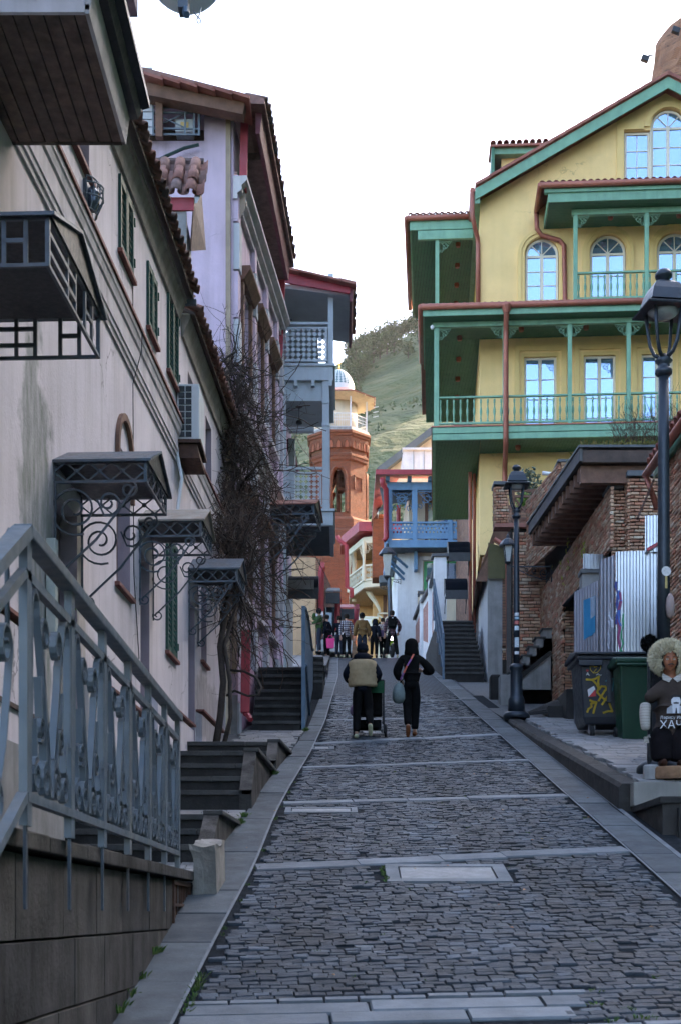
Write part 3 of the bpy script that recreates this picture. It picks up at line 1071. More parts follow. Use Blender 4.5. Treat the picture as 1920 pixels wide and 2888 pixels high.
# sloping railing down the near stairs
B(MR).bar((5.9, 0, ZT), (3.3, 0, ZT - 1.35), .08, .055).obj('handrail', IRON_L, rl)
B(MR).bar((5.9, 0, ZB + .02), (3.3, 0, ZB - 1.3), .045, .04).obj('bottom_rail', IRON_L, rl)
B(MR).bar((5.9, 0, ZT - .17), (3.3, 0, ZT - 1.52), .036, .04).obj('middle_rail', IRON_L, rl)
for k, y in enumerate((5.2, 4.5)):
    zo = (5.9 - y) * .567
    B(MR).box(y - .03, -.018, ZB - zo, y + .03, .018, ZT - .03 - zo).obj('post', IRON_L, rl)
    b = B(MR)
    pl = lambda a, c, o_: (y + .35 + a, o_, c - zo + .2)
    ribbon(b, [(-.2, RZ0), (.0, RZ0 + .35), (.12, RZ1 - .15)], .03, .012, pl)
    ribbon(b, spiral((.02, RZ1 - .15), .1, .03, 0, 7.5), .03, .012, pl)
    ribbon(b, spiral((-.12, RZ0 + .12), .09, .03, 2, -5.5), .03, .012, pl)
    b.obj('scroll_stem', IRON_L, rl)
tz_ = at(62, 1440, 5.9)
b = B().tube([at(22, 1800, 5.9), at(20, 1510, 5.9), at(28, 1494, 5.9), at(45, 1496, 5.9), at(50, 1530, 5.9)], .011, 6)
b.obj('bent_pipe', IRON_L, None, 'thin bent grey pipe behind the railing corner', 'pipe', smooth=True)

# ================================================================ white house on the left
LB = frame((-3.34, 0, 0), (.045, 1), (1, -.045))
wh = thing('white_house', 'long white plastered house with green shutters and tiled eaves', 'house', (-3.0, 16, 0))
DOORS = [(13.62, 14.5, .9, 4.06), (18.0, 18.62, 2.0, 4.62), (22.0, 22.65, 2.5, 4.9)]
WINS = [(16.5, 17.3, 3.87, 5.5), (14.2, 15.05, 7.8, 8.7), (21.95, 22.7, 7.6, 8.4), (23.9, 24.6, 7.3, 8.4), (10.6, 11.3, 3.2, 5.0), (23.4, 24.0, 4.2, 5.8)]
SHUTS = [(16.6, 17.4, 7.8, 8.66), (18.42, 19.08, 7.65, 8.48), (20.0, 20.88, 7.7, 8.88), (19.9, 20.75, 3.72, 5.35)]
B(LB).wall(3, 26.5, -1.5, 8.98, [o[:4] for o in DOORS + WINS + SHUTS], .22).obj('wall', PLASTER_W, wh)
B(LB).quad((3, -4, -1.5), (3, 0, -1.5), (3, 0, 8.98), (3, -4, 8.98)).obj('end_wall', PLASTER_W, wh)
for a, c, d, e in DOORS:
    B(LB).box(a, -.21, d, c, -.17, e).obj('door', mat('mauve_door', (.16, .11, .13), .6, .15, 4, .1), wh)
    for k in range(3):
        B(LB).box(a + .12, -.169, d + .15 + k * (e - d) / 3, c - .12, -.155, d + (k + 1) * (e - d) / 3 - .1).obj('door_panel', mat('mauve_door', (.16, .11, .13)), wh)
    B(LB).box(c - .006, -.215, d, c + .004, .004, e).obj('jamb', REVEAL, wh)
for a, c, d, e in WINS:
    B(LB).box(a, -.21, d, c, -.19, e).obj('window_pane', GLASS_D, wh)
    f_ = B(LB).box(a, -.185, d, a + .06, -.15, e).box(c - .06, -.185, d, c, -.15, e).box(a + .06, -.185, e - .06, c - .06, -.15, e).box(a + .06, -.185, d, c - .06, -.15, d + .06).box((a + c) / 2 - .03, -.183, d + .06, (a + c) / 2 + .03, -.152, e - .06)
    f_.obj('window_frame', WOODR, wh)
    B(LB).box(a - .1, -.2, d - .07, c + .1, .06, d - .02).obj('sill', SILL, wh, bev=.006)
    B(LB).box(c - .006, -.215, d, c + .004, .004, e).obj('jamb', REVEAL, wh)
for a, c, d, e in SHUTS:
    mid = (a + c) / 2
    for x0, x1 in ((a, mid - .01), (mid + .01, c)):
        sh = B(LB).box(x0, -.03, d, x0 + .06, .035, e).box(x1 - .06, -.03, d, x1, .035, e).box(x0 + .06, -.03, d, x1 - .06, .03, d + .08).box(x0 + .06, -.03, e - .08, x1 - .06, .03, e).obj('shutter', SHUTF, wh)
        n_ = int((e - d - .16) / .075)
        sl = piece_mesh('slat', SHUT, .02, .1, .2) if 'slat' not in bpy.data.meshes else bpy.data.meshes['slat']
        for k in range(n_):
            zc = d + .08 + (k + .5) * (e - d - .16) / n_
            cc = LB @ Vector(((x0 + x1) / 2, 0, zc))
            r3 = LB.to_3x3()
            link('slat', sl, sh, mtx=mx(cc, r3 @ Vector((x1 - x0 - .12, 0, 0)), r3 @ Vector((0, -.03, .06)), r3 @ Vector((0, .012, .006))))
    for zc in (d + .18, e - .18):
        B(LB).box(c - .005, -.02, zc - .05, c + .03, .05, zc + .05).obj('hinge', SHUTF, wh)
    B(LB).box(a - .04, -.02, d - .07, c + .08, .06, d - .02).obj('sill', SILL, wh, bev=.006)
# arched hood over the ground floor window
b = B(LB)
for i in range(12):
    t0, t1 = math.pi * i / 12, math.pi * (i + 1) / 12
    p = lambda t, r_: (16.9 + r_ * math.cos(t), 5.42 + r_ * 1.05 * math.sin(t))
    q = [p(t0, .41), p(t0, .49), p(t1, .49), p(t1, .41)]
    b.add([(x, .003, z) for x, z in q] + [(x, .05, z) for x, z in q], [(0, 3, 2, 1), (4, 5, 6, 7), (0, 1, 5, 4), (1, 2, 6, 5), (2, 3, 7, 6), (3, 0, 4, 7)])
b.box(16.41, .003, 5.0, 16.49, .05, 5.42).box(17.31, .003, 5.0, 17.39, .05, 5.42)
b.obj('window_hood', WOODR, wh)
b = B(LB)
# string course and its cap
b.prism([(0.002, 6.60), (.025, 6.60), (.025, 6.66), (.045, 6.67), (.045, 6.73), (.06, 6.74), (.06, 6.80), (.05, 6.81), (.05, 6.98), (.07, 7.0), (.085, 7.08), (.10, 7.10), (.10, 7.17), (0.002, 7.17)], 0, 9, 25.9)
b.obj('string_course', MOULD, wh)
B(LB).box(9, .002, 7.172, 25.92, .125, 7.21).obj('string_course_cap', SILL, wh)
b = B(LB).prism([(0.002, 8.76), (.04, 8.76), (.055, 8.82), (.075, 8.89), (.11, 8.97), (.14, 9.02), (.14, 9.09), (0.002, 9.09)], 0, 9, 20.95)
b.obj('eaves_cornice', CORNICE, wh)
b = B(LB).prism([(0.002, 8.66), (.04, 8.66), (.055, 8.72), (.08, 8.79), (.11, 8.86), (.14, 8.92), (.14, 8.99), (0.002, 8.99)], 0, 21.25, 26.4)
b.obj('eaves_cornice', CORNICE, wh)
B(LB).box(8, -4.5, 8.985, 20.9, .15, 9.0).obj('ceiling_slab', CORNICE, wh)


def tile_mesh(name, m, r=.095, ln=.42, n=6):
    """barrel tile: half tube along local y, thickness 14 mm"""
    vs, fs = [], []
    for y, s in ((0, 1.0), (ln, .86)):
        for rr in (r * s, (r - .016) * s):
            for i in range(n + 1):
                t = math.pi * i / n
                vs.append((rr * math.cos(t), y, rr * math.sin(t)))
    k = n + 1
    for i in range(n):
        fs += [(i, i + 1, 2 * k + i + 1, 2 * k + i), (k + i + 1, k + i, 3 * k + i, 3 * k + i + 1), (i + 1, i, k + i, k + i + 1), (2 * k + i, 2 * k + i + 1, 3 * k + i + 1, 3 * k + i)]
    fs += [(0, 2 * k, 3 * k, k), (n, k + n, 3 * k + n, 2 * k + n)]
    me = bpy.data.meshes.new(name)
    me.from_pydata(vs, [], fs)
    me.materials.append(m)
    me.polygons.foreach_set('use_smooth', [True] * len(fs))
    return me


tile = tile_mesh('roof_tile', OTILE)


def tiled_eave(parent, M, u0, u1, y0, z0, pitch, rows, pan=True, me=None, sp=.215, rl=.36, cap=300, name='roof_tile'):
    """rows of barrel tiles climbing in -y of frame M from the eave line (y0,z0); covers up, pans down"""
    me = me or tile
    r3 = M.to_3x3()
    dn = Vector((0, -math.cos(pitch), math.sin(pitch)))
    nn = Vector((0, math.sin(pitch), math.cos(pitch)))
    ux = Vector((1, 0, 0))
    out = []
    u = u0
    while u < u1:
        for j in range(rows):
            c = Vector((u + uni(-.008, .008), y0, z0)) + dn * (j * rl + uni(-.02, .02)) + nn * (.03 + .012 * (j % 2))
            out.append(mx(M @ c, r3 @ ux, r3 @ (dn + ux * uni(-.03, .03)), r3 @ nn))
            if pan:
                c2 = c + ux * sp / 2 - nn * .0 + dn * .06
                out.append(mx(M @ c2, r3 @ -ux, r3 @ dn, r3 @ (-nn * .6)))
        u += sp
    return out


ROOFP = R(24)
rf = B(LB).add([(8, .24, 9.10), (21.0, .24, 9.10), (21.0, -4.5, 9.10 + 5.0 * math.tan(ROOFP)), (8, -4.5, 9.10 + 5.0 * math.tan(ROOFP)), (8, .24, 9.05), (21.0, .24, 9.05), (21.0, -4.5, 9.05 + 5.0 * math.tan(ROOFP)), (8, -4.5, 9.05 + 5.0 * math.tan(ROOFP))],
               [(0, 1, 2, 3), (7, 6, 5, 4), (0, 4, 5, 1), (1, 5, 6, 2)]).obj('roof', WOODD, wh)
mats = tiled_eave(rf, LB, 9.0, 21.0, .30, 9.10, ROOFP, 2)
rf2 = B(LB).add([(21.2, .22, 8.98), (26.45, .22, 8.98), (26.45, -4.5, 8.98 + 4.95 * math.tan(ROOFP)), (21.2, -4.5, 8.98 + 4.95 * math.tan(ROOFP)), (21.2, .22, 8.94), (26.45, .22, 8.94), (26.45, -4.5, 8.94 + 4.95 * math.tan(ROOFP)), (21.2, -4.5, 8.94 + 4.95 * math.tan(ROOFP))],
                [(0, 1, 2, 3), (7, 6, 5, 4), (0, 4, 5, 1), (0, 3, 7, 4)]).obj('lower_roof', WOODD, wh)
pieces('roof_tile', 'roof_tiles', rf, mats, tile, OTILE)
pieces('roof_tile', 'roof_tiles', rf2, tiled_eave(rf2, LB, 21.3, 26.4, .28, 9.0, ROOFP, 2), tile, OTILE)
B(LB).box(20.92, .0, 8.98, 20.98, .28, 9.06).obj('eaves_end', IRON, wh)
# plinth ledges
for (a, c, z) in ((9, 13.5, 2.42), (14.6, 17.9, 2.42), (18.7, 21.9, 2.83), (22.8, 25.5, 3.2)):
    B(LB).prism([(.002, z - 2.5), (.10, z - 2.5), (.10, z), (.002, z + .05)], 0, a, c).obj('plinth', PLASTER_W, wh)
    B(LB).box(a - .02, .0, z + .052, c + .03, .135, z + .085).obj('plinth_ledge', SILL, wh)
    B(LB).box(a, .10, z - .72, c, .125, z - .68).obj('plinth_line', WOODD, wh)
    B(LB).box(a, .102, z - 2.5, c, .115, z - 1.0).obj('plinth_base', CONC, wh)
# cable down the facade
b = B(LB).tube([(17.45, .012, 8.9), (17.43, .012, 7.3)], .006, 4).tube([(17.43, .13, 7.15), (17.42, .12, 6.9), (17.40, .02, 6.5), (17.5, .012, 4.2), (17.8, .02, 3.2)], .006, 4)
b.obj('facade_cable', IRON_K, None, 'thin dark cable running down the white facade', 'cable')

# ---- overhanging bay with plank soffit, upper left
ov = thing('balcony_overhang', 'overhanging wooden balcony with brown plank underside, top left', 'balcony', (-2.3, 11.2, 6.57))
# soffit 10.4..12.1
YA, YB_, XE = 10.35, 12.12, -1.83
n_ = 13
for k in range(n_):
    x0 = -3.3 + k * (XE + 3.3) / n_
    x1 = -3.3 + (k + 1) * (XE + 3.3) / n_
    B().box(x0 + .004, YA + .02, 6.575, x1 - .004, YB_ - .04, 6.60).obj('soffit_plank', WOODS, ov, bev=.003)
B().box(-3.3, YA, 6.60, XE, YB_ - .03, 6.64).obj('deck', WOODD, ov)
B().box(-3.3, YB_ - .045, 6.57, XE, YB_, 6.63).obj('edge_batten', WOODD, ov)
B().add([(XE, YA, 6.57), (XE, YB_, 6.57), (XE + .035, YB_, 6.82), (XE + .035, YA, 6.82), (XE - .03, YA, 6.57), (XE - .03, YB_, 6.57), (XE - .03, YB_, 6.82), (XE - .03, YA, 6.82)],
        [(0, 1, 2, 3), (4, 7, 6, 5), (0, 4, 5, 1), (1, 5, 6, 2), (0, 3, 7, 4)]).obj('fascia', MOULD, ov)
B().box(-3.3, YA - .02, 6.57, XE - .031, YA + .015, 7.6).obj('front_board', PLASTER_W, ov)
B().prism([(XE + .036, 6.80), (XE + .10, 6.80), (XE + .13, 6.86), (XE + .13, 6.95), (XE - .6, 7.2), (XE - .6, 6.9)], 1, YA - .1, YB_ + .02).obj('roof_edge', IRON_K, ov)
B().prism([(XE + .132, 6.88), (XE + .20, 6.90), (XE + .20, 6.96), (XE + .132, 6.96)], 1, YA - .1, YB_ + .02).obj('gutter', IRON_K, ov)
b = B()
for k in range(5):
    b.tube([(-2.45 + k * .09, YA - .03, 6.72 + uni(-.01, .02)), (-2.3 + k * .09, YA - .04, 6.70 + uni(-.02, .02)), (-2.2 + k * .08, YA - .03, 6.73)], .02, 5)
b.obj('cable_bundle', IRON_K, ov)
# chimney stack behind the overhang with the satellite dish
ch = thing('chimney_stack', 'mauve plastered stack rising behind the brown overhang', 'chimney', (-2.35, 13.2, 9))
ct = at(342, 0, 13.4)
B().box(-2.75, 13.1, 8.6, at(368, 0, 13.1).x, 13.6, 14.0).obj('shaft', mat('mauve_stack', (.22, .17, .21), .9, .15, 2, .2), ch)
B().box(-2.8, 13.05, 14.0, -1.88, 13.65, 14.12).obj('cap', CONC, ch)
b = B().tube([at(345, 20, 13.05), at(352, 28, 12.95), at(356, 18, 12.95)], .03, 6)
b.obj('cable_bundle', IRON_K, ch)
dish = thing('satellite_dish', 'pale round satellite dish cut off by the top edge', 'satellite dish', at(515, -60, 12.8))
c = at(516, -88, 12.6)
DM = Matrix.Translation(c) @ Matrix.Rotation(R(-10), 4, 'Z') @ Matrix.Rotation(R(-48), 4, 'X')
prof = [(.001, .0), (.09, .006), (.18, .024), (.26, .052), (.33, .085), (.36, .10)]
b = B(DM)
b.lathe(prof, n=40, cap=False)
b.lathe([(r_, z - .008) for r_, z in prof[::-1]], n=40, cap=False)
b.lathe([(.36, .10), (.368, .10), (.368, .088), (.36, .092)], n=40, cap=False)
b.obj('reflector', mat('pale_blue_dish', (.50, .58, .62), .5, .12, 3, .05), dish, smooth=True)
bx_ = at(520, 20, 12.5)
B().box(bx_.x - .05, bx_.y - .05, bx_.z - .03, bx_.x + .04, bx_.y + .1, bx_.z + .12).obj('mount_plate', IRON, dish)
b = B().tube([at(525, 20, 12.5), at(524, 38, 12.4), at(528, 42, 12.35)], .03, 6)
b.obj('mount_clamp', BLUED, dish)
b = B().tube([at(545, 30, 12.5), at(556, 45, 12.4), at(566, 55, 12.4), at(566, 64, 12.4), at(559, 66, 12.4), at(556, 56, 12.4), at(564, 40, 12.45), at(568, 22, 12.5)], .006, 5)
b.obj('cable_loop', BLUED, dish)
B().tube([at(515, -40, 12.75), (-1.35, 13.0, 9.6), (-1.95, 13.3, 10.0)], .025, 6).obj('bracket_pole', IRON, dish)

# wall lantern under the upper sill
wl = thing('wall_lantern', 'small caged metal lantern on the white upper wall', 'lantern', LB @ Vector((15.0, .1, 7.5)))
MLn = LB @ Matrix.Translation((14.9, .0, 7.3)) @ Matrix.Scale(.75, 4)
B(MLn).box(-.16, 0, 0, .16, .05, .48).obj('backplate', IRON, wl)
b = B(MLn)
for z, r_ in ((.06, .10), (.25, .2), (.42, .2), (.5, .12)):
    b.tube([(.2 * math.cos(t), .05 + r_ * math.sin(t), z) for t in [math.pi * i / 8 for i in range(9)]], .012, 5)
for i in range(7):
    t = math.pi * i / 6
    b.tube([(.18 * math.cos(t), .05 + r_ * math.sin(t), z) for z, r_ in ((.06, .10), (.25, .2), (.42, .2), (.5, .12))], .010, 5)
b.obj('cage', IRON_L, wl)
B(MLn).lathe([(.05, .1), (.09, .2), (.09, .36), (.04, .44)], (0, .1, 0), 10).obj('lens', GLASS_D, wl)

# air conditioner
ac = thing('air_conditioner', 'white air conditioner unit on a rusty shelf below shutters', 'air conditioner', LB @ Vector((21.2, .2, 6.6)))
ACW = mat('white_enamel', (.62, .64, .66), .45, .06, 3, .03, streak=.35, scol=(.3, .28, .24))
x0, z0 = at(503, 1255, 20.9).x, 6.93
B().box(x0, 20.75, z0, x0 + .33, 21.5, z0 + .83).obj('housing', ACW, ac, bev=.02)
for i in range(2):
    for j in range(8):
        B().box(x0 + .03 + i * .10, 20.735, z0 + .05 + j * .095, x0 + .115 + i * .10, 20.748, z0 + .125 + j * .095).obj('grille_slot', IRON_K, ac)
B().box(x0 - .1, 20.65, z0 - .06, x0 + .36, 21.6, z0 - .01).obj('shelf', RUST, ac)
B().prism([(x0 - .1, z0 - .07), (x0 + .3, z0 - .07), (x0 + .34, z0 - .27), (x0 - .1, z0 - .27)], 1, 20.7, 21.5).obj('bracket', RUST, ac)
b = B().tube([(x0 - .02, 20.7, z0 + .4), (x0 - .05, 20.68, z0 + .2), (x0 + .0, 20.66, z0 - .15), (x0 + .09, 20.6, z0 - .6), (x0 + .04, 20.5, z0 - 1.1), (x0 - .06, 20.3, z0 - 1.6), (x0 - .12, 20.2, z0 - 2.0)], .028, 6)
b.obj('insulated_hose', ACW, ac, smooth=True)


# ---- door canopies with scroll brackets
def scroll_bracket(b, u, n0, proj, z, s):
    """s-curve scrolls in the plane across the wall; z is the frame bottom"""
    pl = lambda a, c, o_: (u + o_, n0 + a * proj, z + c * proj)
    th = .022 * s
    ribbon(b, [(.02, -1.02), (.2, -.85), (.45, -.62), (.7, -.3), (.86, -.06)], .022 * s, th, pl)
    ribbon(b, spiral((.80, -.085), .10, .035, R(80), R(80) - 7.5), .022, th * .9, pl)
    ribbon(b, spiral((.075, -1.02), .09, .03, R(170), R(170) + 7.3), .022, th * .9, pl)
    ribbon(b, spiral((.21, -.30), .28, .05, R(-70), R(-70) - 13.0, 44), .022, th * .9, pl)
    ribbon(b, [(.46, -.2), (.53, -.36), (.6, -.37)], .022, th * .9, pl)
    ribbon(b, spiral((.58, -.23), .14, .03, R(-80), R(-80) + 8.2), .022, th * .9, pl)
    ribbon(b, [(0.0, -1.1), (0.0, 0)], .022, th, pl)


def canopy(u0, u1, z, proj, label, deco=False, fh=.2, s=1.0, roofm=None, M=LB, pitch=.27):
    t = thing('door_canopy', label, 'canopy', M @ Vector(((u0 + u1) / 2, 0, z)), group='metal door canopies on the left houses')
    roofm = roofm or IRON
    um = (u0 + u1) / 2
    zt = z + fh
    b = B(M)
    ov_ = .06
    for a, c in ((u0 - ov_, um), (u1 + ov_, um)):
        b.add([(a, 0, zt), (a, proj + ov_, zt), (c, proj + ov_, zt + pitch), (c, 0, zt + pitch), (a, 0, zt - .025), (a, proj + ov_, zt - .025), (c, proj + ov_, zt + pitch - .025), (c, 0, zt + pitch - .025)],
              [(0, 1, 2, 3), (7, 6, 5, 4), (0, 4, 5, 1), (1, 5, 6, 2)])
    b.obj('roof_sheet', roofm, t)
    B(M).add([(u0 - .03, proj + .03, zt - .01), (u1 + .03, proj + .03, zt - .01), (um, proj + .03, zt + pitch - .03), (u0 - .03, proj + .015, zt - .01), (u1 + .03, proj + .015, zt - .01), (um, proj + .015, zt + pitch - .03)],
             [(0, 1, 2), (5, 4, 3), (0, 3, 4, 1)]).obj('gable_plate', IRON_K, t)
    B(M).quad((u0, .02, zt - .03), (u1, .02, zt - .03), (u1, proj, zt - .03), (u0, proj, zt - .03)).obj('lining', IRON_K, t)

    def lattice(b, pl, L, n):
        r_ = .011 * s
        for zz in (0.0, fh - .02):
            ribbon(b, [(0, zz), (L, zz)], .025, .024 * s, pl)
        for x in (0, L):
            ribbon(b, [(x, 0), (x, fh)], .025, .03 * s, pl)
        if deco:
            zz = [fh * .3, fh * .68]
            for q in zz:
                ribbon(b, [(0, q), (L * .5, q)], .02, .03, pl)
            for x in (L * .35, L * .5, L * .7, L * .85):
                ribbon(b, [(x, 0), (x, fh)], .02, .03, pl)
            ribbon(b, [(L * .7, fh * .5), (L * .85, fh * .5)], .02, .03, pl)
        else:
            for k in range(n):
                x0, x1 = L * k / n, L * (k + 1) / n
                xm = (x0 + x1) / 2
                ribbon(b, [(x0, fh * .5), (xm, fh * .93)], .014, .014, pl)
                ribbon(b, [(xm, fh * .93), (x1, fh * .5)], .014, .014, pl)
                ribbon(b, [(x0, fh * .5), (xm, fh * .05)], .014, .014, pl)
                ribbon(b, [(xm, fh * .05), (x1, fh * .5)], .014, .014, pl)

    for u in (u0, u1):
        b = B(M)
        lattice(b, lambda a, c, o_, u=u: (u + o_, a, z + c), proj, 4)
        fr = b.obj('side_frame', IRON, t)
        if not deco:
            for k in (1, 2, 3):
                B(M).lathe([(.004, -.025), (.025, -.012), (.025, .012), (.004, .025)], (u, proj * k / 4, z + fh * .5), 8).obj('boss', IRON, fr)
            b = B(M)
            scroll_bracket(b, u, .015, proj, z, s)
            b.obj('scroll_bracket', IRON, t)
    b = B(M)
    lattice(b, lambda a, c, o_: (u0 + a, proj + o_, z + c), u1 - u0, 5)
    b.obj('front_frame', IRON, t)
    return t


canopy(9.45, 11.0, 4.30, .98, 'boxy blue grey metal canopy with rectangular lattice at left edge', True, .33)
canopy(13.55, 14.68, 4.12, .88, 'scrolled iron door canopy with diamond lattice, nearest one')
canopy(17.9, 18.85, 4.76, .78, 'smaller scrolled iron canopy with rusty pale roof', roofm=mat('rusty_pale_sheet', (.24, .22, .19), .6, .25, 5, .1, streak=.7, scol=(.2, .1, .05)))
canopy(22.0, 22.95, 5.15, .75, 'dark scrolled iron canopy half hidden by the vine')
# small electricity box and meter plates by the door
B(LB).box(13.2, .01, 2.6, 13.32, .10, 3.5).obj('meter_box', mat('pale_box', (.42, .45, .42), .5, .2, 6, .05), None, 'pale weathered meter box beside the first door', 'meter box', bev=.01)
B(LB).box(14.46, -.10, 3.1, 14.485, .0, 3.3).obj('door_plate', mat('green_plate', (.12, .2, .08), .5, .2, 6, .05), None, 'small green plate on the first door reveal', 'sign')
# ================================================================ lavender house beyond the white one
PF = frame((-2.0, 26.6, 0), (.09, 1), (1, -.09))          # street face: along, outwards, up
PC = frame((-2.0, 26.6, 0), (-1, 0), (0, -1))             # face towards the camera: leftwards, outwards, up
ph = thing('lavender_house', 'tall lavender house with red gutters and moulded street front', 'house', (-3, 29, 3))
B(PC).wall(0, 5, 2, 15.35, [(.55, 5.2, 14.5, 15.2)], .9).obj('side_wall', PINK, ph)
B(PC).box(.55, -.95, 14.5, 5.0, -.9, 15.2).obj('terrace_back', WOODD, ph)
pw = [(u, u + .9, z, z + 1.7) for z in (6.2, 10.4) for u in (.9, 2.6, 4.3)]
B(PF).wall(0, 6.5, 2, 14.9, pw, .25).obj('street_wall', PINK, ph)
B(PF).wall(-.05, 6.5, 2, 4.9, [], .2, .07).obj('base_wall', PINK2, ph)
for a, c, d, e in pw:
    B(PF).box(a, -.24, d, c, -.22, e).obj('window_pane', GLASS_D, ph)
    B(PF).box(a - .14, .002, d - .1, a, .07, e + .1).box(c, .002, d - .1, c + .14, .07, e + .1).obj('window_surround', WOODR, ph)
    B(PF).prism([(.002, e + .1), (.1, e + .12), (.22, e + .3), (.22, e + .36), (.002, e + .36)], 0, a - .25, c + .25).obj('window_hood', WOODR, ph)
    B(PF).box(a - .2, .002, d - .2, c + .2, .16, d - .1).obj('sill', MOULD, ph)
for u in (0.0, 2.1, 3.8, 5.5, 6.25):
    for k, z in enumerate([2.2 + i * .9 for i in range(13)]):
        B(PF).box(u, .002, z, u + .28, .09 + .025 * (k % 2), z + .86).obj('pilaster_block', PLASTG if k % 2 else PINK, ph)
for z, m_ in ((9.0, MOULD), (13.4, MOULD)):
    B(PF).prism([(.002, z), (.08, z), (.08, z + .1), (.16, z + .16), (.16, z + .24), (.26, z + .34), (.26, z + .42), (.002, z + .42)], 0, -.05, 6.5).obj('string_course', m_, ph)
# eaves: soffit, maroon fascia, roof edge
EV = frame((-2.0, 26.6, 0), (.05, 1), (1, -.05))
B(EV).prism([(-.3, 14.62), (.42, 14.62), (.42, 14.75), (-.3, 14.75)], 0, .9, 6.1).obj('soffit', WOODS, ph)
B(EV).prism([(.42, 14.60), (.50, 14.60), (.55, 15.05), (.42, 15.05)], 0, -.05, 6.1).obj('fascia', MAROON, ph)
B(EV).prism([(.25, 15.0), (.62, 14.98), (.62, 15.08), (-2.6, 16.0), (-2.6, 15.9)], 0, -.35, 6.3).obj('roof', OTILE, ph)
pieces('roof_tile', 'roof_tiles', ph, tiled_eave(ph, EV, -.2, 6.2, .66, 15.06, R(15), 1), tile, OTILE)
# timber roof edge facing the camera
a, c = at(415, 262, 26.2), at(690, 318, 26.2)
B().bar(a, c, .3, .22).obj('roof_beam', WOODR, ph)
ta, tc = at(408, 222, 26.0), at(700, 284, 26.0)
for k in range(6):
    p, q = ta.lerp(tc, k / 6), ta.lerp(tc, (k + 1.12) / 6)
    B().bar(p + Vector((0, .3, .03)), q + Vector((0, .3, -.01)), .9, .05).obj('ridge_tile', RTILE, ph)
B().bar(at(450, 290, 26.3), at(450, 390, 26.3), .13, .13).obj('terrace_post', WOODR, ph)
for k in range(9):
    B().box(at(340, 0, 26.35).x, 26.36, 14.5 + k * .14, at(430, 0, 26.35).x, 26.42, 14.62 + k * .14).obj('weatherboard', PLASTG, ph)
rt = thing('terrace_railing', 'small grey railing with crossed bars on the lavender roof terrace', 'railing', at(490, 380, 26.45))
for y_ in (302, 317, 362, 378):
    B().bar(at(400, y_, 26.4), at(560, y_ + 2, 26.4), .03).obj('rail', IRON_L, rt)
for x_ in (432, 523, 548, 562):
    B().bar(at(x_, 294, 26.38), at(x_, 382, 26.38), .035).obj('post', IRON_L, rt)
B().bar(at(434, 320, 26.42), at(522, 360, 26.42), .02).obj('cross_bar', IRON_L, rt)
B().bar(at(434, 360, 26.44), at(522, 320, 26.44), .02).obj('cross_bar', IRON_L, rt)
a = at(496, 375, 26.55)
acu = thing('terrace_unit', 'pale boxy outdoor unit behind the terrace railing', 'outdoor unit', a)
B().box(a.x, 26.5, a.z, a.x + .33, 26.8, a.z + .24).obj('housing', ACW, acu, bev=.015)
B().box(a.x + .1, 26.485, a.z + .07, a.x + .25, 26.5, a.z + .17).obj('vent', YTRIM, acu)
b = B().tube([at(420, 465, 26.5), at(470, 440, 26.45), at(520, 418, 26.45), at(562, 408, 26.45)], .03, 6)
b.obj('awning_pole', SHUT, None, 'dark green pole fixed across the lavender side wall', 'pole')
# pipes on the corner
B().box(-2.14, 26.52, 3, -2.05, 26.6, 15.0).obj('corner_pipe', TAN, ph)
dp = thing('red_downpipe', 'upper red downpipe with tan hopper at the lavender corner', 'downpipe', at(676, 640, 26.9))
B().bar(at(692, 300, 26.8), at(686, 540, 26.8), .14).obj('pipe', RED, dp)
B().bar(at(688, 280, 26.8), at(690, 312, 26.8), .2, .2).obj('outlet', RED, dp)
b = B()
b.add([at(656, 545, 26.75), at(694, 545, 26.75), at(692, 590, 26.75), at(670, 632, 26.75), at(657, 632, 26.75),
       at(656, 545, 26.95), at(694, 545, 26.95), at(692, 590, 26.95), at(670, 632, 26.95), at(657, 632, 26.95)],
      [(4, 3, 2, 1, 0), (5, 6, 7, 8, 9), (0, 1, 6, 5), (1, 2, 7, 6), (2, 3, 8, 7), (3, 4, 9, 8), (4, 0, 5, 9)])
b.obj('hopper', TAN, dp)
B().bar(at(663, 630, 26.85), at(662, 1900, 26.6), .1).obj('lower_pipe', TAN, dp)
dp2 = thing('red_downpipe', 'second red downpipe beside the grey balconies', 'downpipe', at(790, 1040, 32.9))
B().tube([at(733, 305, 27.5), at(728, 330, 27.5), at(716, 420, 28.5)], .08, 8).obj('offset_pipe', MAROON, dp2)
B().bar(at(797, 728, 32.9), at(786, 1030, 32.9), .17).obj('pipe', RED, dp2)
b = B()
b.add([at(765, 1025, 32.8), at(792, 1025, 32.8), at(790, 1060, 32.8), at(778, 1085, 32.8), at(768, 1070, 32.8),
       at(765, 1025, 33.1), at(792, 1025, 33.1), at(790, 1060, 33.1), at(778, 1085, 33.1), at(768, 1070, 33.1)],
      [(4, 3, 2, 1, 0), (5, 6, 7, 8, 9), (0, 1, 6, 5), (1, 2, 7, 6), (2, 3, 8, 7), (3, 4, 9, 8), (4, 0, 5, 9)])
b.obj('hopper', TAN, dp2)
B().bar(at(773, 1080, 32.9), at(768, 1420, 32.9), .12).obj('lower_pipe', TAN, dp2)
dp3 = thing('red_downpipe', 'lowest red downpipe end at the foot of the lavender wall', 'downpipe', at(692, 2010, 26.3))
B().bar(at(695, 1780, 26.3), at(692, 2010, 26.2), .16).obj('pipe', RED, dp3)
B().bar(at(695, 1965, 26.28), at(690, 1974, 26.28), .22, .05).obj('strap', RED, dp3)
b = B().tube([at(692, 2012, 26.2), at(700, 2017, 26.1), at(708, 2030, 26.0)], .05, 6)
b.obj('shoe', RED, dp3)
b = B(PC).box(-.08, 0, 2, 1.3, .05, 4.1)
b.obj('grey_base', CONC, ph)

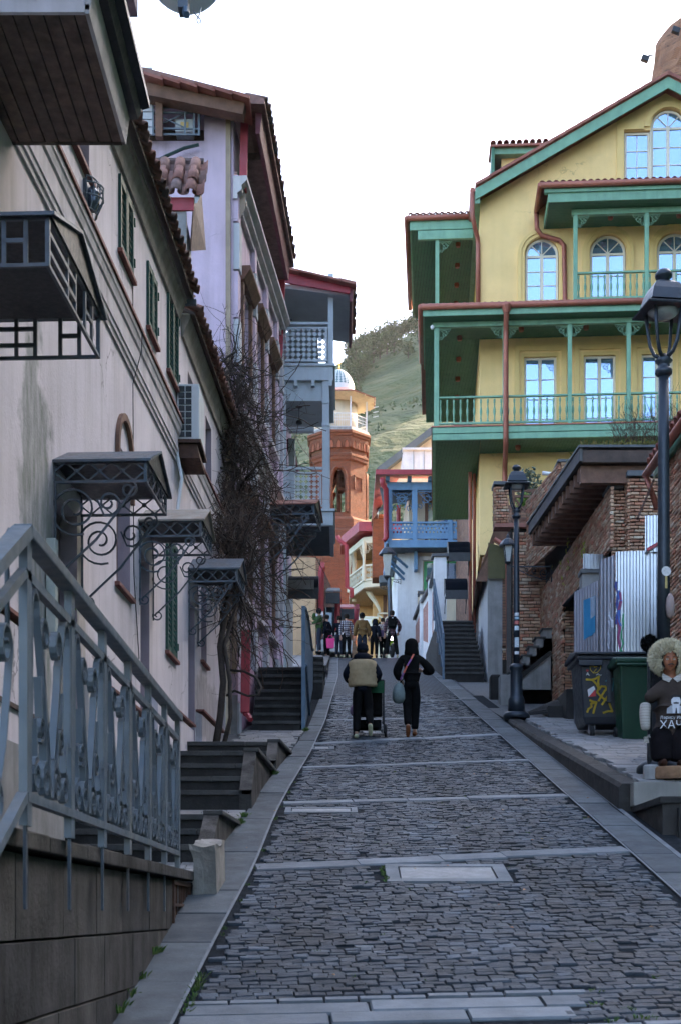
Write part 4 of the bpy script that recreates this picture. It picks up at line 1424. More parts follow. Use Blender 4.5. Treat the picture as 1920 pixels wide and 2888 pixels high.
# small tiled dormer over the white roof
dm = thing('tiled_dormer', 'small dormer with barrel tiles and red fascia on the roof', 'dormer', at(505, 600, 23.5))
DF = frame((at(440, 0, 22.2).x, 22.2, 0), (1, 0), (0, -1))
zf = at(0, 560, 22.2).z
wd_ = at(548, 0, 22.2).x - at(440, 0, 22.2).x
B(DF).box(.16, .0, zf - .20, wd_, .04, zf).obj('fascia', RED, dm)
pieces('roof_tile', 'roof_tiles', dm, tiled_eave(dm, DF, .1, wd_ + .05, .16, zf - .03, R(52), 3, sp=.235, rl=.33), tile, OTILE)
b = B(DF).tube([(-.1, -.56, zf + .86), (wd_ + .1, -.56, zf + .85)], .075, 8)
b.obj('ridge', OTILE, dm)
B(DF).add([(wd_ + .06, .1, zf - .12), (wd_ + .06, -.6, zf + .74), (wd_ + .10, -.6, zf + .86), (wd_ + .10, .1, zf - .02), (wd_ + .02, .1, zf - .12), (wd_ + .02, -.6, zf + .74), (wd_ + .02, -.6, zf + .86), (wd_ + .02, .1, zf - .02)],
          [(0, 1, 2, 3), (7, 6, 5, 4), (0, 4, 5, 1), (0, 3, 7, 4)]).obj('verge_board', PLASTG, dm)
B(DF).box(.25, -1.0, zf - 1.7, wd_ - .15, -.05, zf - .2).obj('wall', PLASTG, dm)
B(DF).box(wd_ - .35, -.1, zf - 1.5, wd_ - .12, .0, zf - .2).obj('post', CONC, dm)
B().add([at(548, 575, 22.3), at(566, 500, 24.6), at(582, 705, 24.6), at(540, 708, 22.6), at(545, 575, 22.3), at(560, 500, 24.6), at(576, 705, 24.6), at(536, 708, 22.6)],
        [(0, 1, 2, 3), (7, 6, 5, 4), (0, 3, 7, 4), (3, 2, 6, 7), (1, 5, 6, 2)]).obj('side_screen', WOODS, dm)

# ================================================================ house with the two pale grey balconies
gh = thing('balcony_house', 'house with two stacked pale grey balconies and red roof edge', 'house', (-1.5, 36, 6))
GX0, GX1, GY0, GY1 = -1.42, -.27, 34.5, 37.5
B().box(-6, 33.2, 4, -1.44, 42, 15.4).obj('body', PINK, gh)
B().box(-1.438, 33.2, 4, -1.40, 42, 9.4).obj('street_wall', PLASTG, gh)
GW = GX1 - GX0
z1, z2 = 9.45, 12.98          # balcony undersides
for z, zu in ((z1, 'lower'), (z2, 'upper')):
    B().box(GX0, GY0 - .02, z, GX1 + .1, GY0 + .1, z + .34).obj('front_beam', GREYB, gh, bev=.01)
    B().box(GX1 + .0, GY0 + .102, z, GX1 + .1, GY1, z + .34).obj('side_beam', GREYB, gh)
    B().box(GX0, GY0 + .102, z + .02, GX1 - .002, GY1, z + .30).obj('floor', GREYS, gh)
    B().box(GX0, GY0 - .06, z + .34, GX1 + .14, GY1, z + .40).obj('floor_edge', GREYB, gh)
B().box(GX0, GY0 + .1, z2 - .46, GX1 - .1, GY0 + .2, z2 - .002).obj('lintel', GREYB, gh)
for k in range(3):
    B().box(GX0 + .3 + k * .42, GY0 - .05, z2 - .14, GX0 + .38 + k * .42, GY0 + .09, z2 - .002).obj('bracket', GREYB, gh)
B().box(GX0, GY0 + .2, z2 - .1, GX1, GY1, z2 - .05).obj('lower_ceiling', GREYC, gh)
# posts
for x0, x1, za, zb in ((GX1 - .03, GX1 + .1, z2 + .40, 15.6), (GX1 - .17, GX1, z1 + .40, z2), (GX0, GX0 + .1, z1 + .4, z2), (GX0, GX0 + .1, 4.5, z1)):
    B().box(x0, GY0 + .02, za, x1, GY0 + .14, zb).obj('post', GREYB, gh, bev=.008)
B().box(GX1 - .18, GY0 + .0, z2 - .55, GX1 + .01, GY0 + .16, z2 - .47).box(GX1 - .18, GY0, z2 - 1.1, GX1 + .01, GY0 + .16, z2 - 1.04).obj('post_collar', GREYB, gh)
for yy in (GY1 - .15,):
    for za, zb in ((z2 + .40, 15.4), (z1 + .40, z2)):
        B().box(GX1 - .12, yy, za, GX1, yy + .12, zb).obj('post', GREYB, gh)


def cross_panel(M, x0, x1, z0, z1_, s):
    """painted board with a grid of plus-shaped cut-outs: squares at the grid nodes joined by narrow necks"""
    b = B(M)
    nx_, nz = max(1, round((x1 - x0) / s)), max(1, round((z1_ - z0) / s))
    sx, sz = (x1 - x0) / nx_, (z1_ - z0) / nz
    h = .012
    for i in range(nx_ + 1):
        for j in range(nz + 1):
            cx_, cz_ = x0 + i * sx, z0 + j * sz
            k = .34 * min(sx, sz)
            b.box(max(x0, cx_ - k), -h, max(z0, cz_ - k), min(x1, cx_ + k), h, min(z1_, cz_ + k))
            if i < nx_:
                b.box(cx_ + k, -h, cz_ - .06 * s, cx_ + sx - k, h, cz_ + .06 * s)
            if j < nz:
                b.box(cx_ - .06 * s, -h, cz_ + k, cx_ + .06 * s, h, cz_ + sz - k)
    return b


for z in (z1, z2):
    MF = frame((0, GY0 + .06, 0), (1, 0), (0, -1))
    xr = GX1 - (.03 if z == z2 else .17)
    zb_ = z + .40
    rr = B(MF).box(GX0, -.03, zb_ + .98, xr, .03, zb_ + 1.04).obj('top_rail', GREYB, gh)
    B(MF).box(GX0, -.025, zb_ + .88, xr, .025, zb_ + .92).box(GX0, -.025, zb_ + .08, xr, .025, zb_ + .12).box(xr - .06, -.025, zb_ + .12, xr - .02, .025, zb_ + .88).obj('rail_frame', GREYB, gh)
    cross_panel(MF, GX0 + .01, xr - .065, zb_ + .125, zb_ + .875, .128).obj('railing_panel', GREYB, gh)
    MS = frame((GX1 - .03, 0, 0), (0, 1), (1, 0))
    B(MS).box(GY0 + .15, -.03, zb_ + .98, GY1, .03, zb_ + 1.04).obj('side_rail', GREYB, gh)
    cross_panel(MS, GY0 + .2, GY1 - .2, zb_ + .125, zb_ + .875, .25).obj('side_panel', GREYB, gh)
# roof with red verge towards the camera
B().add([at(800, 812, 34.3), at(985, 835, 34.3), (at(990, 0, 34.3).x, 37.3, 15.02), (at(800, 0, 34.3).x, 37.3, 15.25), at(800, 800, 34.3), at(985, 818, 34.3), (at(990, 0, 34.3).x, 37.3, 15.2), (at(800, 0, 34.3).x, 37.3, 15.4)],
        [(3, 2, 1, 0), (4, 5, 6, 7), (0, 1, 5, 4), (1, 2, 6, 5), (2, 3, 7, 6)]).obj('ceiling', GREYC, gh)
B().bar(at(796, 782, 34.2), at(988, 815, 34.2), .06, .24).obj('verge_board', RED, gh)
for k in range(5):
    p, q = at(800, 760, 34.1).lerp(at(1000, 806, 34.1), k / 5), at(800, 760, 34.1).lerp(at(1000, 806, 34.1), (k + 1.1) / 5)
    B().bar(p, q, .3, .05).obj('verge_tile', RTILE, gh)
B().add([at(985, 812, 34.2), at(997, 812, 34.2), (at(997, 0, 34.2).x, 37.2, 15.1), (at(985, 0, 34.2).x, 37.2, 15.1), at(985, 850, 34.2), at(992, 850, 34.2), (at(992, 0, 34.2).x, 37.2, 14.85), (at(985, 0, 34.2).x, 37.2, 14.85)],
        [(0, 1, 2, 3), (7, 6, 5, 4), (1, 5, 6, 2), (0, 4, 5, 1), (2, 6, 7, 3), (3, 7, 4, 0)]).obj('eaves', MAROON, gh)
mats = []
ME = frame((at(999, 0, 34.2).x, 34.2, 0), (0, 1), (1, 0))
pieces('roof_tile', 'roof_tiles', gh, tiled_eave(gh, ME, .0, 3.0, .03, 15.12, R(15), 1, False), tile, OTILE)
B().box(GX0, 39.0, z2 + .3, -.72, 39.2, 15.9).obj('inner_wall', GREYB, gh)
B().box(GX0, 37.32, 15.2, -.6, 41, 15.3).obj('ceiling', GREYC, gh)
# hanging lamps under the balconies
for (x_, y0, y1, Y_, lab) in ((844, 1148, 1195, 35.6, 'black dome pendant lamp under the lower balcony ceiling'), (815, 903, 915, 36.0, 'black dome wall lamp on the upper balcony')):
    lp = thing('pendant_lamp', lab, 'lamp', at(x_, y1, Y_), group='balcony lamps')
    B().tube([at(x_, y0, Y_), at(x_, y1 - 14, Y_)], .012, 6).obj('rod', IRON_K, lp)
    if y1 - y0 < 20:
        B().tube([at(x_ - 25, y0 + 2, Y_), at(x_, y0, Y_)], .012, 6).obj('arm', IRON_K, lp)
    c = at(x_, y1, Y_)
    B().lathe([(.08, 0), (.075, .05), (.045, .09), (.015, .11)], c, 14).obj('shade', IRON_K, lp)
    B().lathe([(.06, -.02), (.09, 0), (.02, .02)], at(x_, y0, Y_), 10).obj('rose', IRON_K, lp)
b = B().tube([at(815, 1240, 38.5), at(836, 1338, 38.5)], .1, 8)
b.obj('dark_beam', MAROON, gh)
B().box(-1.36, 37.3, 9.8, -1.2, 38.2, 12.5).obj('back_screen', GREYB, gh)

# ---- blue metal panel beside the tall stairs
bp = thing('blue_metal_panel', 'tall blue sheet metal parapet beside the stone stairs', 'railing', (-.7, 28, 3.6))
b = B()
prf = [(26.75, 3.45), (35, 5.6), (35, 6.5), (33, 6.15), (28.9, 6.05), (26.75, 5.75)]
b.prism([(p[0], p[1]) for p in prf], 0, -.70, -.67)
b.obj('sheet', BLUED, bp)
B().tube([(-.665, 26.75, 5.77), (-.665, 28.9, 6.07), (-.665, 33, 6.17), (-.665, 35, 6.52)], .035, 6).obj('top_rail', IRON_L, bp)
B().box(-.73, 26.68, 3.3, -.66, 26.76, 5.8).obj('post', BLUED, bp)
B().tube([(-.655, 26.8, 4.7), (-.65, 28.5, 4.4), (-.64, 29.5, 4.15)], .03, 6).obj('diagonal_rail', BLUED, bp)

# ---- vine
vn = thing('climbing_vine', 'huge bare tangled vine climbing the lavender house corner', 'vine', (-1.95, 22.4, 2.58))
rs = random.Random(3)
TP = [(-1.98, 22.4, 2.55), (-1.90, 22.45, 3.1), (-1.86, 22.6, 3.7), (-1.93, 22.8, 4.3), (-1.88, 23.2, 4.9), (-1.75, 24.0, 5.6), (-1.85, 25.0, 6.5), (-1.95, 26.0, 7.3), (-2.0, 26.3, 8.2), (-1.95, 26.4, 9.2), (-1.9, 26.45, 10.1)]


def vwalk(p, d, L, n, wob, r_, rs):
    pts = [Vector(p)]
    d = Vector(d).normalized()
    for i in range(n):
        d = (d + Vector((rs.uniform(-1, 1), rs.uniform(-1, 1), rs.uniform(-1, 1))) * wob).normalized()
        pts.append(pts[-1] + d * L / n)
    return pts


B().tube(TP, [.062, .055, .052, .05, .048, .045, .042, .04, .035, .03, .02], 8).obj('trunk', BARK, vn, smooth=True)
B().tube([(p[0] + .12 + .05 * math.sin(i * 1.7), p[1] - .05, p[2]) for i, p in enumerate(TP[:10])], [.04, .035, .035, .035, .03, .03, .028, .025, .02, .015], 7).obj('second_stem', BARK, vn, smooth=True)
B().tube([at(650, 1890, 23.2), at(690, 1894, 23), at(722, 1910, 22.8), at(738, 1940, 22.7), at(730, 1960, 22.6), at(700, 1963, 22.6), at(662, 1948, 22.7), at(640, 1962, 22.8)], .022, 6).obj('looping_branch', BARK, vn, smooth=True)
b = B()
bt = B()
for k in range(420):
    t = rs.random() ** .8
    zc = 4.6
    # mass follows the corner, widest low down
    base = Vector((0, 0, 0))
    i = min(len(TP) - 2, 4 + int(t * (len(TP) - 5)))
    q = Vector(TP[i]).lerp(Vector(TP[i + 1]), rs.random())
    spread = .40 if q.z < 7.2 else .27
    q = q + Vector((rs.uniform(-.45, .6) * spread, rs.uniform(-.5, .25), rs.uniform(-.4, .5)))
    up = rs.random()
    d = (rs.uniform(-.6, .6), rs.uniform(-.4, .4), rs.uniform(-1, 1.0))
    r_ = rs.uniform(.006, .022)
    pts = vwalk(q, d, rs.uniform(.6, 1.5), 9, .42, r_, rs)
    b.tube(pts, [r_ * (1 - .07 * j) for j in range(10)], 4, False)
    for _ in range(4):
        p = pts[rs.randint(2, 9)]
        tw = vwalk(p, (rs.uniform(-1, 1), rs.uniform(-1, .4), rs.uniform(-.9, .7)), rs.uniform(.3, 1.1), 6, .5, .003, rs)
        bt.tube(tw, [.0055 - .0006 * j for j in range(7)], 3, False)
# hanging strands on the house front and towards the balcony
for k in range(110):
    u = rs.uniform(0, 6.0) * rs.random()
    q = PF @ Vector((u, rs.uniform(.1, .3), rs.uniform(5.0, 10.3)))
    pts = vwalk(q, (rs.uniform(-.1, .3), rs.uniform(-.3, .5), rs.uniform(-1, .6)), rs.uniform(.8, 2.4), 10, .3, .005, rs)
    bt.tube(pts, [rs.uniform(.005, .012)] * 11, 3, False)
for k in range(130):
    q = Vector((rs.uniform(-2.15, -1.6), rs.uniform(23.8, 26.2), rs.uniform(5.6, 7.3)))
    pts = vwalk(q, (rs.uniform(-.6, .6), rs.uniform(-.4, .3), -.9), rs.uniform(.5, 1.5), 8, .35, .004, rs)
    bt.tube(pts, [rs.uniform(.004, .009)] * 9, 3, False)
b.obj('branches', BARK, vn, kind='stuff')
bt.obj('twigs', TWIG, vn, kind='stuff')

# two more canopies along the lavender and grey fronts
canopy(4.2, 5.6, at(0, 1478, 31.5).z, 1.05, 'door canopy with faded red roof beyond the vine', fh=.22, s=1.3, M=PF, pitch=.3, roofm=mat('faded_red_sheet', (.22, .085, .06), .6, .25, 5, .1, streak=.5))
ba = thing('barrel_awning', 'black barrel awning on the grey house beyond the vine', 'awning', at(850, 1660, 40))


def barrel(t, M, u0, u1, proj, z, h, m1=None, m2=None):
    """quarter round awning: along u, projecting n"""
    b = B(M)
    n_ = 10
    arc = [(proj * math.sin(math.pi / 2 * i / n_), z + h * math.cos(math.pi / 2 * i / n_)) for i in range(n_ + 1)]
    for (a, c), (a2, c2) in zip(arc, arc[1:]):
        b.quad((u0, a, c), (u1, a, c), (u1, a2, c2), (u0, a2, c2))
    b.obj('hood', m1 or mat('dark_awning_sheet', (.0035, .005, .009), .7, .2, 3, .03, spec=.06), t, smooth=True)
    for u in (u0, u1):
        b = B(M)
        b.add([(u, 0.0, z - .1)] + [(u, a, c) for a, c in arc] + [(u, proj, z - .1)], [tuple(range(n_ + 3))])
        b.obj('end_panel', m2 or IRON_K, t)
    b = B(M)
    b.box(u0, proj - .01, z - .3, u1, proj + .012, z + .0)
    b.obj('valance', m2 or IRON_K, t)
    for u in (u0 + .02, u1 - .02):
        b = B(M)
        pl = lambda a, c, o_, u=u: (u + o_, a * proj, z - .1 + c * proj)
        ribbon(b, spiral((.3, -.22), .18, .04, 1.5, -6.5), .02, .02, pl)
        ribbon(b, [(.05, -.75), (.3, -.45), (.8, -.05)], .02, .02, pl)
        ribbon(b, spiral((.15, -.72), .1, .03, 3, 9), .02, .02, pl)
        b.obj('scroll_bracket', IRON_K, t)


MB_ = frame((at(808, 0, 38).x, 38.9, 0), (1, 0), (0, -1))
barrel(ba, MB_, 0, .86, .8, at(0, 1655, 38).z, .46)
B(MB_).box(.0, .83, at(0, 1655, 38).z - .05, .74, .85, at(0, 1655, 38).z + .2).obj('name_board', CONC, ba)
# ================================================================ yellow house with green balconies
YO = Vector((2.97, 46.0, 0))
YU, YD = Vector((1, -.065, 0)).normalized(), Vector((.065, 1, 0)).normalized()
YM = Matrix(((YU.x, YD.x, 0, YO.x), (YU.y, YD.y, 0, YO.y), (0, 0, 1, 0), (0, 0, 0, 1)))      # (right, depth, up)
YF = Matrix(((YU.x, -YD.x, 0, YO.x), (YU.y, -YD.y, 0, YO.y), (0, 0, 1, 0), (0, 0, 0, 1)))    # same, y outwards
yh = thing('yellow_house', 'large yellow house with seafoam green balconies and red tiled gables', 'house', YO + Vector((4, 3, 9)))
WD = 1.5                                   # depth of the front wall behind the balcony front
UR = 10.5                                  # right end, out of view
RIDGE_U, RIDGE_Z, EAVE_Z, EAVE_U = 7.7, 27.05, 23.6, 1.42


def arch_fill(b, a, c, zs, zt, y, depth):
    """masonry between the square head of an opening and its round arch (springing zs, top zt)"""
    n_ = 14
    cu, r_ = (a + c) / 2, (c - a) / 2
    P = [(cu - r_ * math.cos(math.pi * i / n_), zs + (zt - zs) * math.sin(math.pi * i / n_)) for i in range(n_ + 1)]
    for (x0, q0), (x1, q1) in zip(P, P[1:]):
        b.quad((x1, y, q1), (x0, y, q0), (x0, y, zt + .001), (x1, y, zt + .001))
        b.quad((x0, y, q0), (x1, y, q1), (x1, y - depth, q1), (x0, y - depth, q0))


ARCHW = [(3.08, 4.2, 20.45, 22.55), (5.22, 6.42, 19.82, 22.6), (7.42, 8.6, 19.82, 22.6)]
DOORW = [(2.95, 4.22, 15.8, 18.7), (4.92, 6.17, 15.8, 18.7), (6.82, 8.05, 15.8, 18.7)]
PAL = [(6.35, 9.25, 24.2, 26.0)]
b = B(YF)
b.wall(1.58, UR, 12.0, EAVE_Z, ARCHW + DOORW, .16, -WD)
for a, c, d, e in ARCHW:
    arch_fill(b, a, c, e - (c - a) / 2, e, -WD, .16)
b.obj('front_wall', YEL, yh)
# gable: strips under the sloping roof with the three light window cut out
b = B(YF)
sl = (RIDGE_Z - EAVE_Z) / (RIDGE_U - EAVE_U)
ztop = lambda u: EAVE_Z + (u - EAVE_U) * sl if u < RIDGE_U else RIDGE_Z - (u - RIDGE_U) * sl
us = [1.58 + .2 * i for i in range(0, 45)] + [6.35, 7.22, 8.38, 9.25, RIDGE_U] + [7.22 + 1.16 * i / 14 for i in range(15)]
us = sorted(u for u in set(us) if u <= UR)
cu, ra = 7.8, .58
for u0, u1 in zip(us, us[1:]):
    m_ = (u0 + u1) / 2
    t0, t1 = ztop(u0) + .15, ztop(u1) + .15
    if 6.35 < m_ < 9.25:
        b.quad((u1, -WD, EAVE_Z), (u0, -WD, EAVE_Z), (u0, -WD, 24.2), (u1, -WD, 24.2))
        if 7.22 < m_ < 8.38:
            arc = lambda u: 26.1 + .62 * math.sqrt(max(0, 1 - ((u - cu) / ra) ** 2))
        else:
            arc = lambda u: 26.0
        b.quad((u1, -WD, arc(u1)), (u0, -WD, arc(u0)), (u0, -WD, t0), (u1, -WD, t1))
        b.quad((u0, -WD, arc(u0)), (u1, -WD, arc(u1)), (u1, -WD - .16, arc(u1)), (u0, -WD - .16, arc(u0)))
    else:
        b.quad((u1, -WD, EAVE_Z), (u0, -WD, EAVE_Z), (u0, -WD, t0), (u1, -WD, t1))
for u in (6.35, 9.25):
    b.quad((u, -WD, 24.2), (u, -WD - .16, 24.2), (u, -WD - .16, 26.0), (u, -WD, 26.0))
b.quad((6.35, -WD, 24.2), (9.25, -WD, 24.2), (9.25, -WD - .16, 24.2), (6.35, -WD - .16, 24.2))
b.obj('gable_wall', YEL, yh)
SWIN = [(4.2, 5.4, 16.2, 18.6), (7.0, 8.2, 16.2, 18.6)]
b = B(YM)
b.quad((1.58, WD, 12.0), (1.58, 11, 12.0), (1.58, 11, 23.9), (1.58, WD, 23.9))
b.obj('side_wall', YEL, yh)
B(YM).box(1.6, WD + .3, 12, UR, 11, 23).obj('core', YEL, yh)


def window(name, a, c, d, e, arched=False, rows=3, mull=True, depth=.13, door=False, M=YF, y0=-WD):
    """casement with cream frame, glazing bars and panes, set back in its opening"""
    y = y0 - depth
    t = .075
    zs = e - (c - a) / 2 if arched else e
    fr = B(M)
    fr.box(a, y - .03, d, a + t, y + .03, zs).box(c - t, y - .03, d, c, y + .03, zs)
    fr.box(a + t, y - .03, d, c - t, y + .03, d + t)
    fr.box(a + t, y - .03, zs - t, c - t, y + .03, zs)
    m_ = (a + c) / 2
    if mull:
        fr.box(m_ - .055, y - .028, d + t, m_ + .055, y + .034, zs - t)
    if arched:
        n_ = 14
        r0, r1 = (c - a) / 2, (c - a) / 2 - t
        for i in range(n_):
            t0, t1 = math.pi * i / n_, math.pi * (i + 1) / n_
            q = [(m_ + r_ * math.cos(tt), zs + r_ * math.sin(tt)) for r_, tt in ((r0, t0), (r1, t0), (r1, t1), (r0, t1))]
            fr.add([(x, y - .03, z) for x, z in q] + [(x, y + .03, z) for x, z in q], [(0, 1, 2, 3), (7, 6, 5, 4), (1, 5, 6, 2), (0, 3, 7, 4)])
    w_ = fr.obj(name, WINF, yh)
    cols_ = [(a + t, m_ - .055), (m_ + .055, c - t)] if mull else [(a + t, c - t)]
    for x0, x1 in cols_:
        for k in range(1, rows):
            z = d + t + (zs - d - 2 * t) * k / rows
            B(M).box(x0, y - .012, z - .013, x1, y + .015, z + .013).obj('glazing_bar', WINF, w_)
        if not mull:
            B(M).box(m_ - .013, y - .012, d + t, m_ + .013, y + .016, zs - t).obj('glazing_bar', WINF, w_)
    if arched:
        for ang in (45, 90, 135):
            B(M).bar((m_, y, zs), (m_ + r1 * math.cos(R(ang)), y, zs + r1 * math.sin(R(ang))), .03, .03).obj('glazing_bar', WINF, w_)
    for x0, x1 in cols_:
        for k in range(rows):
            z0 = d + t + (zs - d - 2 * t) * k / rows
            z1_ = d + t + (zs - d - 2 * t) * (k + 1) / rows
            tl = uni(-.010, .010)
            B(M).quad((x1, y - .008 + tl, z0), (x0, y - .008 - tl, z0), (x0, y - .008 - tl, z1_), (x1, y - .008 + tl, z1_)).obj('pane', GLASS, w_)
    if arched:
        P = [(m_, y - .008, zs)] + [(m_ - r0 * math.cos(math.pi * i / 12), y - .008, zs + r0 * math.sin(math.pi * i / 12)) for i in range(13)]
        B(M).add(P, [(0, i + 1, i) for i in range(1, 13)]).obj('fanlight', GLASS, w_)
    return w_


for a, c, d, e in DOORW:
    window('french_door', a + .1, c - .1, d, e - .12, rows=4)
    B(YF).box(a - .22, -WD, d, a - .06, -WD + .05, e + .25).box(c + .06, -WD, d, c + .22, -WD + .05, e + .25).box(a - .06, -WD, e + .07, c + .06, -WD + .05, e + .25).obj('door_surround', YTRIM, yh)
    B(YF).box(a, -WD - .155, d, a + .1, -WD - .002, e).box(c - .1, -WD - .155, d, c, -WD - .002, e).box(a + .1, -WD - .155, e - .12, c - .1, -WD - .002, e).obj('door_lining', YTRIM, yh)


def arch_trim(a, c, d, e, wd=.24):
    zs = e - (c - a) / 2
    m_, r_ = (a + c) / 2, (c - a) / 2 + .02
    b = B(YF)
    for off, pr in ((0, .035), (wd * .45, .065)):
        r0, r1 = r_ + off, r_ + off + wd * .5
        for i in range(18):
            t0, t1 = math.pi * i / 18, math.pi * (i + 1) / 18
            q = [(m_ + rr * math.cos(tt), zs + rr * math.sin(tt)) for rr, tt in ((r0, t0), (r1, t0), (r1, t1), (r0, t1))]
            b.add([(x, -WD + .001, z) for x, z in q] + [(x, -WD + pr, z) for x, z in q], [(3, 2, 1, 0), (4, 5, 6, 7), (0, 1, 5, 4), (1, 2, 6, 5), (2, 3, 7, 6), (3, 0, 4, 7)])
        for s in (-1, 1):
            b.box(m_ + s * r0, -WD + .001, d, m_ + s * r1, -WD + pr, zs)
    return b


for k, (a, c, d, e) in enumerate(ARCHW):
    window('arched_window' if k == 0 else 'arched_door', a + .02, c - .02, d, e - .02, True, rows=3 if k == 0 else 3)
    arch_trim(a, c, d - (.08 if k == 0 else 0), e).obj('arch_surround', YTRIM, yh)
B(YF).box(2.8, -WD, 20.28, 4.5, -WD + .1, 20.40).obj('window_sill', YTRIM, yh)
window('gable_window_side', 6.37, 7.2, 24.22, 25.98, rows=3, mull=False)
window('gable_window_side', 8.4, 9.23, 24.22, 25.98, rows=3, mull=False)
window('gable_window_arched', 7.24, 8.36, 24.22, 26.68, True, rows=3)
B(YF).box(7.2, -WD - .15, 24.2, 7.24, -WD - .02, 26.1).box(8.36, -WD - .15, 24.2, 8.4, -WD - .02, 26.1).obj('mullion', WINF, yh)
b = B(YF).box(6.1, -WD + .001, 24.0, 6.33, -WD + .06, 26.26).box(6.33, -WD + .001, 26.02, 7.0, -WD + .06, 26.26).box(8.6, -WD + .001, 26.02, 9.27, -WD + .06, 26.26)
for i in range(18):
    t0, t1 = math.pi * i / 18, math.pi * (i + 1) / 18
    q = [(7.8 + rr * math.cos(tt), 26.1 + rr * math.sin(tt)) for rr, tt in ((.62, t0), (.80, t0), (.80, t1), (.62, t1))]
    b.add([(x, -WD + .001, z) for x, z in q] + [(x, -WD + .07, z) for x, z in q], [(3, 2, 1, 0), (4, 5, 6, 7), (0, 1, 5, 4), (1, 2, 6, 5), (2, 3, 7, 6), (3, 0, 4, 7)])
b.obj('gable_window_surround', YTRIM, yh)

# ---- main gable roof
nrm = Vector((-sl, 0, 1)).normalized()
b = B(YM)
for s in (-1, 1):
    ue = EAVE_U if s < 0 else 2 * RIDGE_U - EAVE_U
    for dz0, dz1 in ((.36, .46),):
        b.add([(ue, .95, EAVE_Z + dz0), (RIDGE_U, .95, RIDGE_Z + dz0), (RIDGE_U, 11.5, RIDGE_Z + dz0), (ue, 11.5, EAVE_Z + dz0), (ue, .95, EAVE_Z + dz1), (RIDGE_U, .95, RIDGE_Z + dz1), (RIDGE_U, 11.5, RIDGE_Z + dz1), (ue, 11.5, EAVE_Z + dz1)],
              [(0, 1, 2, 3), (4, 7, 6, 5), (0, 4, 5, 1), (3, 2, 6, 7), (0, 3, 7, 4)])
rf = b.obj('roof', RTILE, yh)
for s in (-1, 1):
    L = math.hypot(RIDGE_U - EAVE_U, RIDGE_Z - EAVE_Z)
    n_ = 15
    for k in range(n_):
        f0, f1 = k / n_, (k + 1.15) / n_
        p = lambda f: (RIDGE_U + s * (RIDGE_U - EAVE_U) * (1 - f), .90, EAVE_Z + (RIDGE_Z - EAVE_Z) * f)
        p0, p1 = Vector(p(f0)), Vector(p(min(1.02, f1)))
        B(YM).bar(p0 + Vector((0, .15, .47)), p1 + Vector((0, .15, .455)), .42, .10).obj('verge_tile', RTILE, rf, bev=.015)
    ue = EAVE_U if s < 0 else 2 * RIDGE_U - EAVE_U
    B(YM).add([(ue, .93, EAVE_Z + .0), (RIDGE_U, .93, RIDGE_Z + .0), (RIDGE_U, .93, RIDGE_Z + .36), (ue, .93, EAVE_Z + .36), (ue, .99, EAVE_Z + .0), (RIDGE_U, .99, RIDGE_Z + .0), (RIDGE_U, .99, RIDGE_Z + .36), (ue, .99, EAVE_Z + .36)],
              [(0, 1, 2, 3), (7, 6, 5, 4), (0, 4, 5, 1), (3, 2, 6, 7), (0, 3, 7, 4)]).obj('bargeboard', GREEN, yh)
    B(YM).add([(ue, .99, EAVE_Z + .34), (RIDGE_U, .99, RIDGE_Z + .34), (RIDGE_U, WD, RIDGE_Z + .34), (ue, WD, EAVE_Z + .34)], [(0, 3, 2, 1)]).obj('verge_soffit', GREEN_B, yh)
# side eave of the main roof
B(YM).tube([(EAVE_U - .1, .93, EAVE_Z + .32), (EAVE_U - .1, 11, EAVE_Z + .32)], .09, 8).obj('gutter', COPPER, yh)
B(YM).box(EAVE_U - .02, .99, EAVE_Z - .1, 1.57, 11, EAVE_Z + .3).obj('eaves_box', GREEN, yh)
b = B(YM).tube([(EAVE_U - .1, .98, EAVE_Z + .25), (EAVE_U - .1, .98, EAVE_Z - .5), (EAVE_U - .02, 1.1, EAVE_Z - .85), (1.5, 1.4, EAVE_Z - 1.05), (1.52, 1.42, EAVE_Z - 1.3), (1.52, 1.42, 19.75)], .075, 8)
b.obj('downpipe', COPPER, yh, smooth=True)
# small dormer at the left of the gable
dmx = B(YM).box(2.35, 2.6, 24.2, 4.6, 5, 25.8).obj('dormer_wall', YEL, yh)
B(YM).box(2.1, 2.3, 25.8, 5.2, 5.2, 26.05).obj('dormer_fascia', GREEN, yh)
B(YM).box(2.0, 2.2, 24.0, 2.098, 5.2, 26.03).obj('dormer_side', GREEN_BY, yh)
b = B(YM).add([(1.95, 2.15, 26.06), (6.2, 2.15, 26.06), (6.2, 3.8, 26.4), (1.95, 3.8, 26.4), (1.95, 2.15, 25.99), (6.2, 2.15, 25.99), (6.2, 3.8, 26.3), (1.95, 3.8, 26.3)], [(0, 1, 2, 3), (7, 6, 5, 4), (0, 4, 5, 1), (0, 3, 7, 4)])
b.obj('dormer_roof', RTILE, yh)
yt = tile_mesh('clay_tile', RTILE, .10, .38, 5)
mats = []
for k in range(17):
    for j in range(3):
        c = Vector((2.05 + k * .22, 2.12 + j * .34, 26.08 + j * .1))
        mats.append(YM @ mx(c, Vector((1, 0, 0)), Vector((0, .96, .28)), Vector((0, -.28, .96))))
pieces('roof_tile', 'roof_tiles', yh, mats, yt, RTILE)

BAL = None


def baluster_mesh(h):
    b = B()
    prof = [(.032, 0), (.032, .10), (.018, .13), (.030, .17), (.018, .2), (.026, .30), (.042, .42), (.040, .52), (.022, .66), (.017, .72), (.030, .76), (.017, .80), (.032, .84), (.032, 1.0)]
    b.lathe([(r_, z * h) for r_, z in prof], n=8)
    me = bpy.data.meshes.new('baluster')
    me.from_pydata(b.v, [], b.f)
    me.materials.append(GREEN)
    return me


